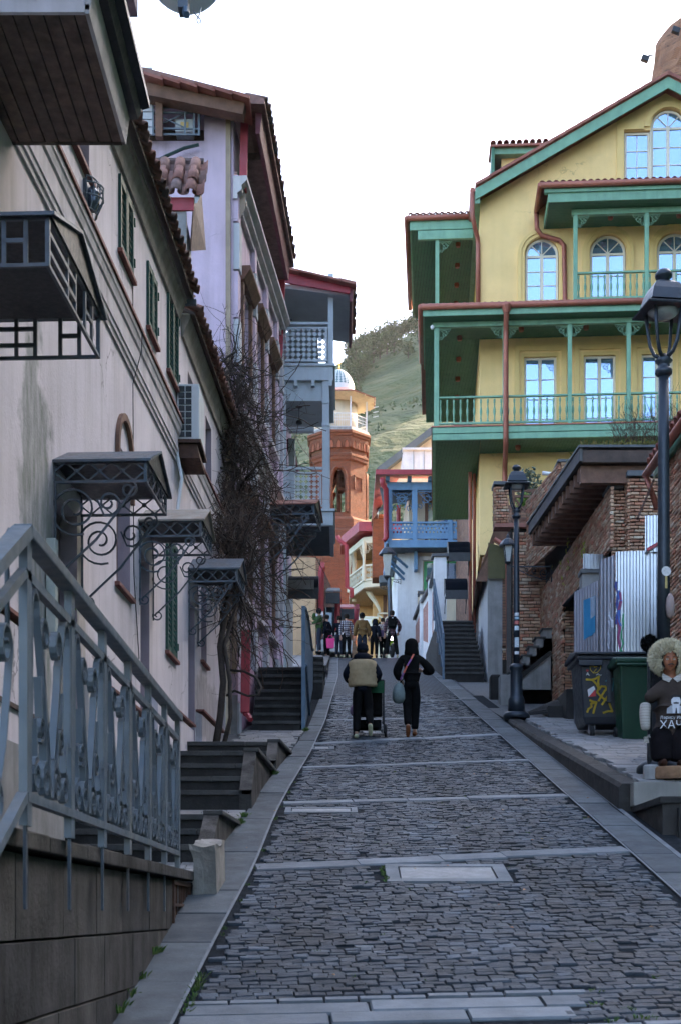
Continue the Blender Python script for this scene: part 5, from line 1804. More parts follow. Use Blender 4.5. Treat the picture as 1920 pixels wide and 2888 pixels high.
def fret(b, M_, u, y, z, s, size=.38):
    """cut-out corner bracket: a leafy quarter of scrolls beside a post"""
    pl = lambda a, c, o_: (u + s * a * size, y + o_, z - c * size)
    th = .035
    ribbon(b, spiral((.45, .45), .33, .08, R(-135), R(-135) + 7.0), .03, th, pl)
    ribbon(b, spiral((.82, .16), .14, .05, R(200), R(200) + 6.5), .03, th, pl)
    ribbon(b, spiral((.16, .82), .14, .05, R(70), R(70) - 6.5), .03, th, pl)
    ribbon(b, [(0, .06), (1.0, .06)], .03, th * 1.1, pl)
    ribbon(b, [(.05, 0), (.05, 1.0)], .03, th * 1.1, pl)
    ribbon(b, [(.06, .06), (.5, .5), (.62, .62)], .03, th, pl)
    ribbon(b, [(.5, .3), (.8, .4)], .03, th, pl)
    ribbon(b, [(.3, .5), (.4, .8)], .03, th, pl)


def balcony_front(us, y, z0, zr, ztop_, M, skip=(), first=True, last=True, frets=True):
    """posts at us, balusters between, rails; y is depth, z0 floor, zr rail top, ztop_ post top"""
    bal = baluster_mesh(zr - z0 - .24)
    for i, u in enumerate(us):
        B(M).box(u - .065, y - .06, z0, u + .065, y + .07, ztop_).obj('post', GREEN, yh, bev=.012)
        if frets:
            for s in (-1, 1):
                if (s < 0 and i == 0) or (s > 0 and i == len(us) - 1):
                    continue
                b = B(M)
                fret(b, M, u + s * .065, y, ztop_ - .02, s)
                b.obj('fretwork', GREEN, yh)
    for a, c in zip(us, us[1:]):
        B(M).box(a + .066, y - .05, zr - .06, c - .066, y + .05, zr).obj('handrail', GREEN, yh, bev=.01)
        B(M).box(a + .066, y - .035, z0 + .08, c - .066, y + .035, z0 + .14).obj('bottom_rail', GREEN, yh)
        n_ = max(2, round((c - a) / .215))
        for k in range(n_):
            u = a + (k + .5) * (c - a) / n_
            link('baluster', bal, yh, mtx=M @ Matrix.Translation((u, y, z0 + .14)))


# ---- lower wraparound balcony
Z0 = 15.80
balcony_front([.15, 2.33, 4.42, 6.3, 8.35, 10.3], .06, Z0, 16.78, 19.02, YM)
SIDE = Matrix(((YD.x, YU.x, 0, YO.x), (YD.y, YU.y, 0, YO.y), (0, 0, 1, 0), (0, 0, 0, 1)))      # (depth, right, up)
balcony_front([.15, 2.4, 4.7, 7.0, 9.2], .12, Z0, 16.78, 19.02, SIDE)
B(YM).box(.02, -.04, 15.35, UR, .06, 15.55).obj('edge_beam', GREEN, yh, bev=.01)
B(YM).box(.0, -.06, 15.56, UR, .08, 15.76).obj('edge_beam', GREEN, yh, bev=.01)
B(YM).box(-.03, -.09, 15.762, UR, 9.4, 15.80).obj('deck', COPPER, yh)
B(YM).box(.0, .061, 15.35, .1, 9.4, 15.76).obj('side_beam', GREEN, yh)
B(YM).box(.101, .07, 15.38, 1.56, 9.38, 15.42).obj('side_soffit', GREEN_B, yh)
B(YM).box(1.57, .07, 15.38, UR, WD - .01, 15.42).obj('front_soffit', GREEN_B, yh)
# roof over the lower balcony
B(YM).box(.02, -.02, 19.02, UR, .12, 19.18).obj('header_beam', GREEN, yh)
B(YM).box(.05, .121, 19.02, .2, 9.3, 19.18).obj('header_beam', GREEN, yh)
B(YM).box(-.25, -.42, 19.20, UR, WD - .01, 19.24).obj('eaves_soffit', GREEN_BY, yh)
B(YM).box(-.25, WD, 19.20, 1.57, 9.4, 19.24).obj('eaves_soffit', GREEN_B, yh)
B(YM).box(-.30, -.47, 19.20, UR, -.43, 19.40).obj('fascia', GREEN, yh)
B(YM).box(-.30, -.429, 19.20, -.26, 4.0, 19.40).obj('fascia', GREEN, yh)
B(YM).tube([(-.36, -.53, 19.47), (UR, -.53, 19.47)], .095, 10).obj('gutter', COPPER, yh, smooth=True)
B(YM).tube([(-.37, -.56, 19.47), (-.37, 4.0, 19.47)], .095, 10).obj('gutter', COPPER, yh, smooth=True)
mats = []
u = -.3
while u < UR - .6:
    for j in range(2):
        c = Vector((u, -.5 + j * .33, 19.5 + j * .06))
        mats.append(YM @ mx(c, Vector((1, 0, 0)), Vector((0, .98, .18)), Vector((0, -.18, .98))))
    u += .22
pieces('roof_tile', 'roof_tiles', yh, mats, yt, RTILE, 150)
b = B(YM).add([(-.4, -.5, 19.5), (UR, -.5, 19.5), (UR, WD, 19.74), (.9, WD, 19.74), (-.4, 9.4, 19.5), (1.5, 9.4, 19.74)], [(0, 1, 2, 3), (0, 3, 5, 4)])
b.obj('balcony_roof', RTILE, yh)
b = B(YM).tube([(2.36, -.53, 19.42), (2.36, -.50, 19.2), (2.36, -.2, 18.9), (2.36, -.14, 18.7), (2.36, -.14, 15.4), (2.36, -.05, 15.1), (2.4, 1.3, 14.9), (2.4, 1.38, 14.5), (2.4, 1.38, 12.2)], .085, 8)
b.obj('downpipe', COPPER, yh, smooth=True)
B(YM).lathe([(.09, 0), (.17, .22), (.17, .26)], (2.36, -.53, 19.2), 10).obj('downpipe_outlet', COPPER, yh)
for u, d in ((2.9, .6), (5.0, .6), (7.0, .6), (.9, 1.2), (.9, 3.0), (.9, 4.8), (.9, 6.6), (2.8, .75)):
    z = 19.2 if u != 2.8 else 15.38
    B(YM).lathe([(.07, -.14), (.09, -.08), (.09, 0)], (u, d, z), 10).obj('ceiling_light', COPPER, yh)
b = B(YM).lathe([(.03, -.05), (.06, 0), (.06, .06), (.02, .1)], (.0, -.15, 18.95), 8)
b.obj('camera_dome', WHITE, yh)

# ---- upper balcony at the right
Z2 = 19.82
balcony_front([4.62, 6.9, 9.2], .25, Z2, 20.78, 22.62, YM)
B(YM).box(4.5, .18, 22.62, UR, .34, 22.80).obj('header_beam', GREEN, yh)
B(YM).box(3.75, -.25, 22.82, UR, WD - .01, 22.86).obj('eaves_soffit', GREEN_BY, yh)
B(YM).box(3.70, -.30, 22.82, UR, -.26, 23.10).box(3.70, -.259, 22.82, 3.74, WD - .01, 23.10).obj('fascia', GREEN, yh)
B(YM).box(3.58, -.36, 23.102, UR, -.20, 23.22).obj('fascia', GREEN, yh)
B(YM).tube([(3.45, -.44, 23.3), (UR, -.44, 23.3)], .09, 10).obj('gutter', COPPER, yh, smooth=True)
B(YM).tube([(3.44, -.46, 23.3), (3.44, 1.3, 23.3)], .09, 10).obj('gutter', COPPER, yh, smooth=True)
b = B(YM).add([(3.4, -.42, 23.32), (UR, -.42, 23.32), (UR, WD, 23.75), (3.9, WD, 23.75), (3.4, WD, 23.34)], [(0, 1, 2, 3), (0, 3, 4)])
b.obj('balcony_roof', RTILE, yh)
mats = []
u = 3.5
while u < UR - .6:
    c = Vector((u, -.42, 23.36))
    mats.append(YM @ mx(c, Vector((1, 0, 0)), Vector((0, .97, .22)), Vector((0, -.22, .97))))
    u += .22
pieces('roof_tile', 'roof_tiles', yh, mats, yt, RTILE, 100)
b = B(YM).tube([(3.44, 1.25, 23.25), (3.46, 1.3, 22.75), (3.62, 1.36, 22.55), (4.2, 1.38, 22.38), (4.36, 1.38, 22.2), (4.4, 1.38, 20.0), (4.42, 1.3, 19.85), (4.8, 1.2, 19.8), (4.85, 1.0, 19.66)], .08, 8)
b.obj('downpipe', COPPER, yh, smooth=True)
for u in (5.8, 8.0):
    B(YM).lathe([(.07, -.14), (.09, -.08), (.09, 0)], (u, .7, 22.82), 10).obj('ceiling_light', COPPER, yh)

# ---- upper balcony on the street side, at the left
ZS = 24.05
B(YM).box(-.72, 3.0, 23.62, 1.57, 10.2, 23.68).obj('side_eaves_soffit', GREEN_B, yh)
B(YM).box(-.76, 2.94, 23.62, 1.40, 2.998, 23.95).obj('side_fascia', GREEN, yh)
B(YM).box(-.5, 2.96, 23.30, 1.40, 3.1, 23.60).obj('side_header', GREEN, yh)
B(YM).box(-.78, 3.0, 23.62, -.722, 10.2, 23.95).obj('side_fascia', GREEN, yh)
B(YM).tube([(-.86, 2.88, 24.0), (1.3, 2.88, 24.0)], .09, 10).obj('gutter', COPPER, yh, smooth=True)
B(YM).tube([(-.88, 2.86, 24.0), (-.88, 10.2, 24.0)], .09, 10).obj('gutter', COPPER, yh, smooth=True)
b = B(YM).add([(-.85, 2.9, 24.05), (1.45, 2.9, 24.05), (1.6, 5.2, 24.9), (-.85, 10.3, 24.05), (1.6, 9, 24.9)], [(0, 1, 2), (0, 2, 4, 3)])
b.obj('side_roof', RTILE, yh)
mats = []
for k in range(11):
    for j in range(4):
        c = Vector((-.75 + k * .215 + j * .08, 2.85 + j * .34, 24.08 + j * .125))
        if c.x < 1.5:
            mats.append(YM @ mx(c, Vector((1, 0, 0)), Vector((0, .94, .35)), Vector((0, -.35, .94))))
pieces('roof_tile', 'roof_tiles', yh, mats, yt, RTILE, 100)
for d in (3.1, 5.4, 7.7, 10.0):
    B(YM).box(.10, d - .06, 19.5, .23, d + .07, 23.3).obj('post', GREEN, yh)
b = B(YM)
fret(b, YM, .23, 3.1, 23.28, 1, .42)
b.obj('fretwork', GREEN, yh)
B(YM).box(.1, 3.18, 23.1, .22, 10, 23.6).obj('side_header', GREEN, yh)
for d in (4, 5.6, 7.2, 8.8):
    B(YM).lathe([(.07, -.14), (.09, -.08), (.09, 0)], (.9, d, 23.62), 10).obj('ceiling_light', COPPER, yh)

# ---- round brick tower behind the ridge
tw = thing('brick_tower', 'round weathered brick tower behind the yellow gable', 'tower', (15.6, 60, 20))
prof = [(2.55, 20), (2.5, 30), (2.48, 35.2), (2.40, 36.2), (2.2, 37.0), (1.75, 37.7), (.9, 38.2), (.01, 38.3)]
OBR = mat('weathered_orange_brick', (.40, .20, .11), .9, .25, 1.5, .9, 7, brick=(.26, .07, 'cyl', (.28, .13, .075), (.16, .09, .06)), dist=.12)
b = B()
prf = [(2.5, 20), (2.5, 27)] + [(2.5 - .02 * i, 28 + .35 * i) for i in range(24)] + [(1.98, 36.4), (1.9, 36.75), (1.75, 37.05), (1.5, 37.3), (1.15, 37.45), (.6, 37.6), (.01, 37.65)]
b.lathe(prf, (15.3, 60, 0), 48, cap=False)
for i, v_ in enumerate(b.v):
    p_ = Vector(v_)
    k_ = .10 * mnoise.noise(p_ * 1.3) + .07 * mnoise.noise(p_ * 4.5) + .05 * mnoise.noise(p_ * 11)
    d_ = (p_ - Vector((15.3, 60, p_.z - .4))).normalized()
    b.v[i] = tuple(p_ + d_ * k_ * 1.6)
b.obj('shaft', OBR, tw)
for (x_, y_, lab) in ((1818, 165, 'black floodlight sticking out left of the brick tower'), (1905, 85, 'black floodlight on top of the brick tower')):
    p = at(x_, y_, 58.2)
    fl = thing('floodlight', lab, 'floodlight', p, group='floodlights on the brick tower')
    B(Matrix.Translation(p) @ Matrix.Rotation(R(20), 4, 'Y')).box(-.16, -.1, -.13, .16, .1, .1).obj('housing', IRON_K, fl, bev=.02)
    q = at(1840, 158, 59) if x_ < 1850 else at(1912, 100, 58.2)
    B().tube([p, (p + q) / 2 + Vector((0, 0, .08)), q], .03, 6).obj('arm', IRON_K, fl)

# ---- brick base of the yellow house
bb = thing('brick_wall', 'brown brick ground storey of the yellow house with copper pipes', 'wall', YO + Vector((1.7, 2, 7)))
B(YM).box(1.70, WD + .12, 6, UR, 11, 14.38).obj('core', BMORT, bb)


def brick_face(M, u0, u1, z0, z1_, ln=.21, h=.062, gap=.017, ops=(), dep=.06, clip=None):
    """matrices of bricks laid on the plane y=0 of frame M (u, outwards, up)"""
    r3 = M.to_3x3()
    out = []
    z = z0
    row = 0
    while z < z1_ - h * .5:
        u = u0 - (row % 2) * ln * .5
        while u < u1 - .02:
            L = ln * uni(.85, 1.15)
            a, c = max(u, u0), min(u + L, u1)
            u += L
            if c - a < .05:
                continue
            cu_, cz_ = (a + c) / 2, z + h / 2
            if clip and not clip(cu_, cz_):
                continue
            if any(o[0] < cu_ < o[1] and o[2] < cz_ < o[3] for o in ops):
                continue
            out.append(mx(M @ Vector((cu_, uni(-.008, .010), cz_)), r3 @ Vector((c - a - gap, 0, uni(-.004, .004))), Vector((0, 0, h - gap)), r3 @ Vector((0, dep, 0))))
        z += h
        row += 1
    return out


brick_me = piece_mesh('brick', BRICK, .02, .10, .2)
SF = Matrix(((YD.x, -YU.x, 0, YO.x + 1.70 * YU.x), (YD.y, -YU.y, 0, YO.y + 1.70 * YU.y), (0, 0, 1, 0), (0, 0, 0, 1)))
FF = YF @ Matrix.Translation((0, -WD - .12, 0))
mats = brick_face(SF, WD + .1, 9.5, 8.0, 14.3, .24, .078)
mats += brick_face(FF, 1.72, 4.2, 8.5, 14.3, .24, .078)
pieces('brick', 'bricks', bb, mats, brick_me, BRICK)
for d, z in ((1.75, 13.9), (2.6, 12.6), (3.8, 11.8), (5.2, 11.2), (6.8, 10.6)):
    B(YM).box(1.58, d - .06, z, 1.69, d + .06, z + .22).obj('wall_light', IRON_K, bb)
for k, u in enumerate((1.30, 1.45)):
    B(YM).tube([(u, 3.2 + k * .2, 15.3), (u, 3.2 + k * .2, 8.0)], .06, 8).obj('copper_pipe', COPPER, bb)
# ================================================================ brick building with the overhanging timber roof, right
BX = lambda Y: 5.07 - .01 * (Y - 26.5)
BF = frame((BX(0), 0, 0), (-.01, 1), (-1, -.01))            # street face: along, outwards (towards the street), up
br = thing('brick_building', 'brown thin brick building under a jutting timber roof', 'building', (5.6, 30, 4))
NF = lambda y: frame((0, y, 0), (1, 0), (0, -1))             # faces towards the camera
B().box(5.14, 26.75, 6.86, 10, 32, 8.3).obj('core', BMORT, br)
B().box(5.9, 26.8, 2, 10, 32, 6.858).obj('core', BMORT, br)
B().box(5.09, 32.05, 3, 10, 36, 9.2).obj('core', BMORT, br)
mats = brick_face(BF, 26.5, 35.3, 4.2, 8.0, .25, .076, ops=[(26.4, 31.95, 3, 6.85)])
mats += brick_face(NF(26.72), BX(26.5) + .02, BX(26.5) + .32, 5.4, 7.98, .17, .063)
mats += brick_face(NF(26.4), BX(26.5) + .30, 7.4, 5.4, 8.12, .18, .063)
mats += brick_face(frame((BX(26.5) + .30, 26.4, 0), (0, 1), (-1, 0)), 0, .36, 5.4, 8.12, .18, .063)
mats += brick_face(NF(32.0), BX(32) + .03, 6.0, 4.2, 6.85, .24, .066)
pieces('brick', 'bricks', br, mats, brick_me, BRICK)
B().box(BX(26.5) + .36, 26.46, 3.4, 7.4, 26.9, 8.12).obj('pier_core', BMORT, br)
CAPG = mat('lead_capping', (.09, .095, .105), .6, .15, 4, .1)
B().box(BX(26.5) + .24, 26.32, 8.13, 7.5, 27.1, 8.24).obj('wall_cap', CAPG, br, bev=.015)
B().box(BX(26.5) - .06, 26.62, 7.99, BX(26.5) + .235, 27.2, 8.06).obj('wall_cap', CAPG, br, bev=.015)
# timber roof: fascia towards the street, beam towards the camera, rafters, deck
zR = 8.40
FA, FB = Vector((4.42, 26.3, zR)), Vector((4.15, 31.4, zR))
tr = B()
up_ = Vector((0, 0, .24))
sx_ = Vector((.06, 0, 0))
tr.add([FA, FB, FB + up_, FA + up_, FA + sx_, FB + sx_, FB + sx_ + up_, FA + sx_ + up_],
       [(0, 3, 2, 1), (4, 5, 6, 7), (0, 1, 5, 4), (1, 2, 6, 5), (3, 0, 4, 7), (2, 3, 7, 6)])
tr.obj('fascia_board', mat('grey_weathered_board', (.10, .095, .095), .8, .2, 4, .2), br)
B().box(4.485, 26.28, zR - .03, 7.4, 26.40, zR + .20).obj('front_beam', WOODD, br, bev=.008)
B().box(4.47, 26.44, zR - .36, 6.0, 26.6, zR - .04).obj('inner_beam', WOODR, br)
B().add([(4.40, 26.25, zR + .245), (7.6, 26.25, zR + .245), (7.6, 31.5, zR + .245), (4.12, 31.5, zR + .245), (4.40, 26.25, zR + .29), (7.6, 26.25, zR + .29), (7.6, 31.5, zR + .29), (4.12, 31.5, zR + .29)],
        [(0, 3, 2, 1), (4, 5, 6, 7), (0, 1, 5, 4), (3, 0, 4, 7)]).obj('roof_deck', CAPG, br)
B().add([(4.48, 26.42, zR + .0), (7.0, 26.42, zR + .0), (7.0, 31.4, zR + .0), (4.22, 31.4, zR + .0)], [(0, 1, 2, 3)]).obj('roof_lining', WOODD, br)
for k in range(14):
    y = 26.7 + k * .35
    B().box(4.49 - .053 * (y - 26.3), y, zR - .26, BX(y) + .1, y + .12, zR - .02).obj('rafter', WOODR, br)
for x in (5.9, 6.42, 6.95):
    B().box(x, 26.34, 8.25, x + .24, 26.55, zR - .035).obj('short_post', mat('grey_brown_post', (.16, .14, .12), .8, .2, 4, .2), br)
# grass and bare shrubs on that roof
GRS = mat('roof_moss_grass', (.14, .14, .04), .95, .4, 15, .3, cols=[(.06, .09, .02), (.20, .17, .05), (.12, .13, .03), (.26, .20, .07)])
b = B()
for _ in range(1500):
    X, Y = uni(4.45, 7.3), uni(26.27, 27.6)
    tuft(b, (X, Y, zR + .285), uni(.05, .12) * (1 + .5 * rnd()), 3, .05)
b.obj('roof_grass', GRS, label='mossy grass growing on the timber roof edge', cat='grass', kind='stuff')
for k, (x, y, h_, lab) in enumerate(((5.55, 26.9, .95, 'sparse bare shrub on the grassy roof, left one'), (6.2, 26.7, 1.1, 'denser bare shrub on the grassy roof by the lamp post'))):
    sb = thing('bare_shrub', lab, 'shrub', (x, y, zR + .29), group='bare shrubs on the timber roof')
    b = B()
    for i in range(60):
        pts = vwalk((x + uni(-.3, .3), y + uni(-.2, .3), zR + .28), (uni(-.6, .6), uni(-.3, .3), 1), h_ * uni(.5, 1.2), 7, .22, .004, random)
        b.tube(pts, [.006 - .0006 * j for j in range(8)], 3, False)
        for j in range(3):
            b.tube(vwalk(pts[3 + j], (uni(-1, 1), uni(-1, 1), .6), h_ * .3, 4, .3, .002, random), .0025, 3, False)
    b.obj('twigs', TWIG, sb, kind='stuff')
# yellow green ivy sprigs on the wall
IVY = mat('yellow_ivy', (.35, .36, .04), .7, .3, 20, 0, cols=[(.22, .30, .03), (.50, .45, .06), (.34, .36, .05)])
iv = thing('ivy_sprigs', 'yellow green ivy leaves creeping on the oblique brick wall', 'ivy', (5.0, 29, 7))
for (px_, py_, n_) in ((1609, 1538, 5), (1655, 1550, 14), (1610, 1590, 8), (1590, 1592, 5), (1593, 1622, 3), (1597, 1658, 3), (1566, 1612, 2), (1630, 1560, 3)):
    p = None
    for Y_ in [26.5 + .1 * i for i in range(130)]:
        q = at(px_, py_, Y_)
        if q.x < BX(Y_) + .03 and False or q.x >= BX(Y_) - .03:
            p = q
            break
    if p is None:
        continue
    for _ in range(n_ * 2):
        c = p + Vector((-.06 - uni(0, .05), uni(-.16, .16), uni(-.13, .13)))
        s_ = uni(.025, .05)
        a = uni(0, 6.28)
        u_ = Vector((uni(-.3, .3), math.cos(a), math.sin(a))) * s_
        v_ = Vector((-.4, -math.sin(a), math.cos(a))).normalized() * s_ * .7
        B().add([c - u_, c + v_, c + u_, c - v_], [(0, 1, 2, 3)]).obj('leaf', IVY, iv)

# brick face further back, stone stair beside it
b2 = thing('brick_facade', 'brick facade behind the far lamp post with pink band', 'building', (4.6, 36, 4))
BK = 35.3
B().box(at(1440, 0, BK).x, BK + .05, 3, 6.4, BK + 1.0, at(0, 1480, BK).z).obj('core', BMORT, b2)
pieces('brick', 'bricks', b2, brick_face(NF(BK), at(1444, 0, BK).x, at(1545, 0, BK).x, 5.0, at(0, 1496, BK).z, .26, .082), brick_me, BRICK)
B().box(at(1392, 0, BK).x, BK - .12, at(0, 1490, BK).z, 6.4, BK + .3, at(0, 1480, BK).z + .01).obj('pink_band', mat('terracotta_band', (.30, .13, .10), .8, .15, 4, .2), b2)
# terrace: brick pier, crossed timber railing, planting
zt = at(0, 1480, BK).z + .012
pr = thing('brick_pier', 'square brick pier with dark cap on the terrace', 'pier', (at(1415, 0, BK).x, BK, zt))
x0, x1 = at(1396, 0, BK - .1).x, at(1434, 0, BK - .1).x
B().box(x0 + .04, BK - .06, zt, x1 - .04, BK + .3, at(0, 1372, BK).z).obj('core', BMORT, pr)
pieces('brick', 'bricks', pr, brick_face(NF(BK - .1), x0, x1, zt, at(0, 1372, BK).z, .13, .07) + brick_face(frame((x0, BK - .1, 0), (0, 1), (-1, 0)), 0, .4, zt, at(0, 1372, BK).z, .13, .07), brick_me, BRICK)
B().box(x0 - .05, BK - .16, at(0, 1372, BK).z, x1 + .05, BK + .4, at(0, 1362, BK).z).obj('cap', CAPG, pr, bev=.01)
tr_ = thing('timber_railing', 'brown timber railing with crossed braces on the terrace', 'railing', (at(1490, 0, BK).x, BK, zt))
for y_ in (1384, 1400, 1466):
    B().bar(at(1440, y_, BK + .1), at(1535, y_, BK + .1), .05, .06).obj('rail', WOODR, tr_)
for x_ in (1446, 1502, 1534):
    B().bar(at(x_, 1380, BK + .1), at(x_, 1478, BK + .1), .07).obj('post', WOODR, tr_)
for a, c in ((1448, 1500), (1504, 1534)):
    B().bar(at(a, 1404, BK + .06), at(c, 1464, BK + .06), .04).obj('brace', WOODR, tr_)
    B().bar(at(a, 1464, BK + .14), at(c, 1404, BK + .14), .04).obj('brace', WOODR, tr_)
GL = mat('shrub_leaf', (.05, .10, .035), .7, .3, 20, 0, cols=[(.03, .07, .025), (.07, .13, .05), (.10, .15, .07), (.05, .10, .03)])
GLG = mat('olive_leaf', (.13, .17, .12), .7, .3, 20, 0, cols=[(.10, .13, .09), (.17, .21, .15), (.13, .17, .12)])


def leafy(name, label, cat, c, rad, n_, m_, ls, grp=None, stem=True, parent=None):
    t = thing(name, label, cat, Vector(c) - Vector((0, 0, rad[2])), group=grp)
    b = B()
    for _ in range(n_):
        d = Vector((random.gauss(0, 1), random.gauss(0, 1), random.gauss(0, 1))).normalized() * (rnd() ** .45)
        k = 1 + .35 * mnoise.noise(d * 2.1 + Vector(c))
        p = Vector(c) + Vector((d.x * rad[0], d.y * rad[1], d.z * rad[2])) * k
        a, e = uni(0, 6.28), uni(-.8, .8)
        u_ = Vector((math.cos(a) * math.cos(e), math.sin(a) * math.cos(e), math.sin(e))) * ls * uni(.6, 1.3)
        v_ = u_.cross(Vector((uni(-1, 1), uni(-1, 1), uni(-1, 1)))).normalized() * ls * .45
        b.add([p - u_, p + v_, p + u_, p - v_], [(0, 1, 2, 3)], rnd())
    b.obj('foliage', m_, t, kind='stuff')
    if stem:
        s_ = B()
        for _ in range(6):
            s_.tube(vwalk((c[0], c[1], c[2] - rad[2]), (uni(-.5, .5), uni(-.5, .5), 1), rad[2] * 1.7, 6, .2, .01, random), [.02 * rad[2], .018 * rad[2], .015 * rad[2], .012 * rad[2], .01 * rad[2], .008 * rad[2], .005 * rad[2]], 4, False)
        s_.obj('stems', BARK, t)
    return t


leafy('olive_shrub', 'grey green olive shrub on the terrace by the yellow wall', 'shrub', at(1488, 1365, 37.5), (.33, .3, .5), 500, GLG, .06)
leafy('potted_plant', 'bright green plant behind the crossed timber railing', 'plant', at(1472, 1412, 37), (.22, .2, .22), 300, mat('bright_leaf', (.12, .22, .03), .7, .3, 20, 0, cols=[(.08, .17, .02), (.2, .3, .05), (.12, .22, .03)]), .05)
B().tube([at(1528, 1334, 33), at(1560, 1338, 33)], .045, 10).obj('flue_pipe', WHITE, None, 'short white flue pipe jutting from the brick wall', 'pipe', smooth=True)
up = thing('brick_parapet', 'brick parapet with grey cap behind the timber roof', 'wall', (at(1560, 0, 33).x, 33, 9))
B().add([at(1585, 1310, 32), at(1535, 1430, 35), at(1640, 1430, 35), at(1640, 1310, 32), at(1585, 1540, 32), at(1535, 1600, 35), at(1640, 1600, 35), at(1640, 1540, 32)],
        [(0, 1, 2, 3), (0, 4, 5, 1), (0, 3, 7, 4)]).obj('core', BMORT, up)
PX = frame((at(1578, 0, 32).x, 32, 0), (-.12, 1), (-1, -.12))
pieces('brick', 'bricks', up, brick_face(NF(31.97), at(1580, 0, 32).x, at(1640, 0, 32).x, at(0, 1530, 32).z, at(0, 1306, 32).z, .2, .075) + brick_face(PX, 0, 3, at(0, 1530, 32).z, at(0, 1306, 32).z, .2, .075), brick_me, BRICK)
B().box(at(1570, 0, 32).x, 31.9, at(0, 1306, 32).z, at(1640, 0, 32).x, 35, at(0, 1298, 32).z).obj('cap', CAPG, up, bev=.01)

# stone stair side, seen against the brick facade
ss = thing('stone_side_stairs', 'grey stone stairs with stepped side against the brick facade', 'stairs', (4.4, 33.6, 4.8))
for k in range(6):
    xa = at(1432 + k * 19, 0, 33.6).x
    zz = at(0, 1930 - 25 * (k + 1), 33.6).z
    B().box(xa, 33.4, 4.2, 5.0, 33.9 + k * .001, zz).obj('step', CONC, ss)
    B().box(xa - .04, 33.36, zz, xa + .22, 33.92, zz + .035).obj('tread', NOSE, ss)
B().bar(at(1440, 1930, 33.3), at(1552, 1840, 33.3), .1, .1).obj('stringer', STEP, ss)
B().add([at(1455, 1945, 33.3), at(1552, 1945, 33.3), at(1552, 1845, 33.3), at(1470, 1905, 33.3), at(1455, 1945, 33.38), at(1552, 1945, 33.38), at(1552, 1845, 33.38), at(1470, 1905, 33.38)],
        [(0, 1, 2, 3), (7, 6, 5, 4), (0, 4, 5, 1), (3, 2, 6, 7)]).obj('side_wall', CONC, ss)
B().box(at(1408, 0, 33).x, 32.9, 4.4, at(1440, 0, 33).x, 33.3, at(0, 1905, 33).z).obj('newel_block', CONC, ss, bev=.02)
B().box(at(1380, 0, 35).x, 34.8, 4.8, at(1410, 0, 35).x, 35.2, at(0, 1905, 35).z).obj('boulder', STEP, ss, bev=.05)

# low stone kerb walls and door recess near the corner of the brick building
kb = thing('low_stone_wall', 'low dark stone ledges at the foot of the brick corner', 'wall', (5, 28.9, 3.9))
B().add([at(1480, 2010, 28.5), at(1553, 1978, 29.2), at(1620, 1960, 29.2), at(1620, 2005, 28.4), at(1480, 2018, 28.5), at(1553, 2000, 28.5), at(1620, 2008, 28.4)],
        [(0, 3, 2, 1), (0, 4, 5, 1), (4, 6, 3, 0)]).obj('ledge', STEP, kb)
B().box(4.15, 28.4, 3.6, 4.6, 29.3, 4.18).obj('block', STEP, kb, bev=.02)
B().box(4.45, 28.0, 3.6, 5.2, 29.3, 4.45).obj('block', STEP, kb, bev=.02)
b = B().add([at(1583, 1708, 29.3), at(1645, 1640, 28.4), at(1645, 1650, 28.4), at(1590, 1712, 29.3), at(1645, 1660, 29.4), at(1645, 1712, 29.4)], [(0, 1, 2, 3), (0, 5, 4, 1), (0, 3, 5)])
b.obj('door_awning', IRON_K, None, 'dark sloping door awning at the brick corner', 'awning')

# ---- concrete stub, hoarding of corrugated metal, blue poster
hd = thing('corrugated_hoarding', 'corrugated metal hoarding behind the rubbish containers', 'fence', (5, 25.3, 3.4))


def corrugated(p, q, z0, z1_, m_, pitch=.11, amp=.022, name='sheet', th=.004):
    p, q = Vector(p), Vector(q)
    L = (q - p).length
    d = (q - p).normalized()
    n_ = Vector((d.y, -d.x, 0))
    k = int(L / pitch * 6)
    b = B()
    prof = [0, 0, 1, 1, 1, 0]
    for i in range(k + 1):
        c = p + d * (L * i / k) + n_ * amp * prof[i % 6]
        b.v += [(c.x, c.y, z0), (c.x, c.y, z1_)]
    b.f = [(2 * i, 2 * i + 2, 2 * i + 3, 2 * i + 1) for i in range(k)]
    return b.obj(name, m_, hd)


PA, PB, PC_, PD = (4.42, 26.9), (4.72, 25.9), (4.93, 25.45), (6.0, 25.3)
corrugated((*PA, 0), (*PB, 0), 3.2, 6.1, ZINC_M)
corrugated((*PB, 0), (*PC_, 0), 3.0, 6.45, ZINC_M)
corrugated((*PC_, 0), (5.5, 25.37, 0), 3.0, 6.5, ZINC)
corrugated((5.49, 25.33, 0), (*PD, 0), 3.0, 6.52, ZINC)
corrugated((5.42, 25.28, 0), (6.2, 25.2, 0), 6.45, 7.1, ZINC)
corrugated((at(1643, 0, 27.2).x, 27.2, 0), (at(1735, 0, 27.2).x, 27.25, 0), at(0, 1604, 27.2).z, at(0, 1562, 27.2).z, ZINC)
B().bar((5.44, 25.2, 6.47), (6.1, 25.15, 6.85), .05, .05).obj('red_strut', RED, hd)
B().box(at(1640, 0, 27.3).x, 27.28, 3.4, at(1722, 0, 27.3).x, 27.6, at(0, 1612, 27.3).z).obj('concrete_wall', CONC, hd)
B().box(at(1636, 0, 27.3).x, 27.22, at(0, 1616, 27.25).z, at(1728, 0, 27.3).x, 27.65, at(0, 1604, 27.25).z).obj('concrete_cap', CAPG, hd)
HP = [PA, PB, PC_, (5.5, 25.37), PD]


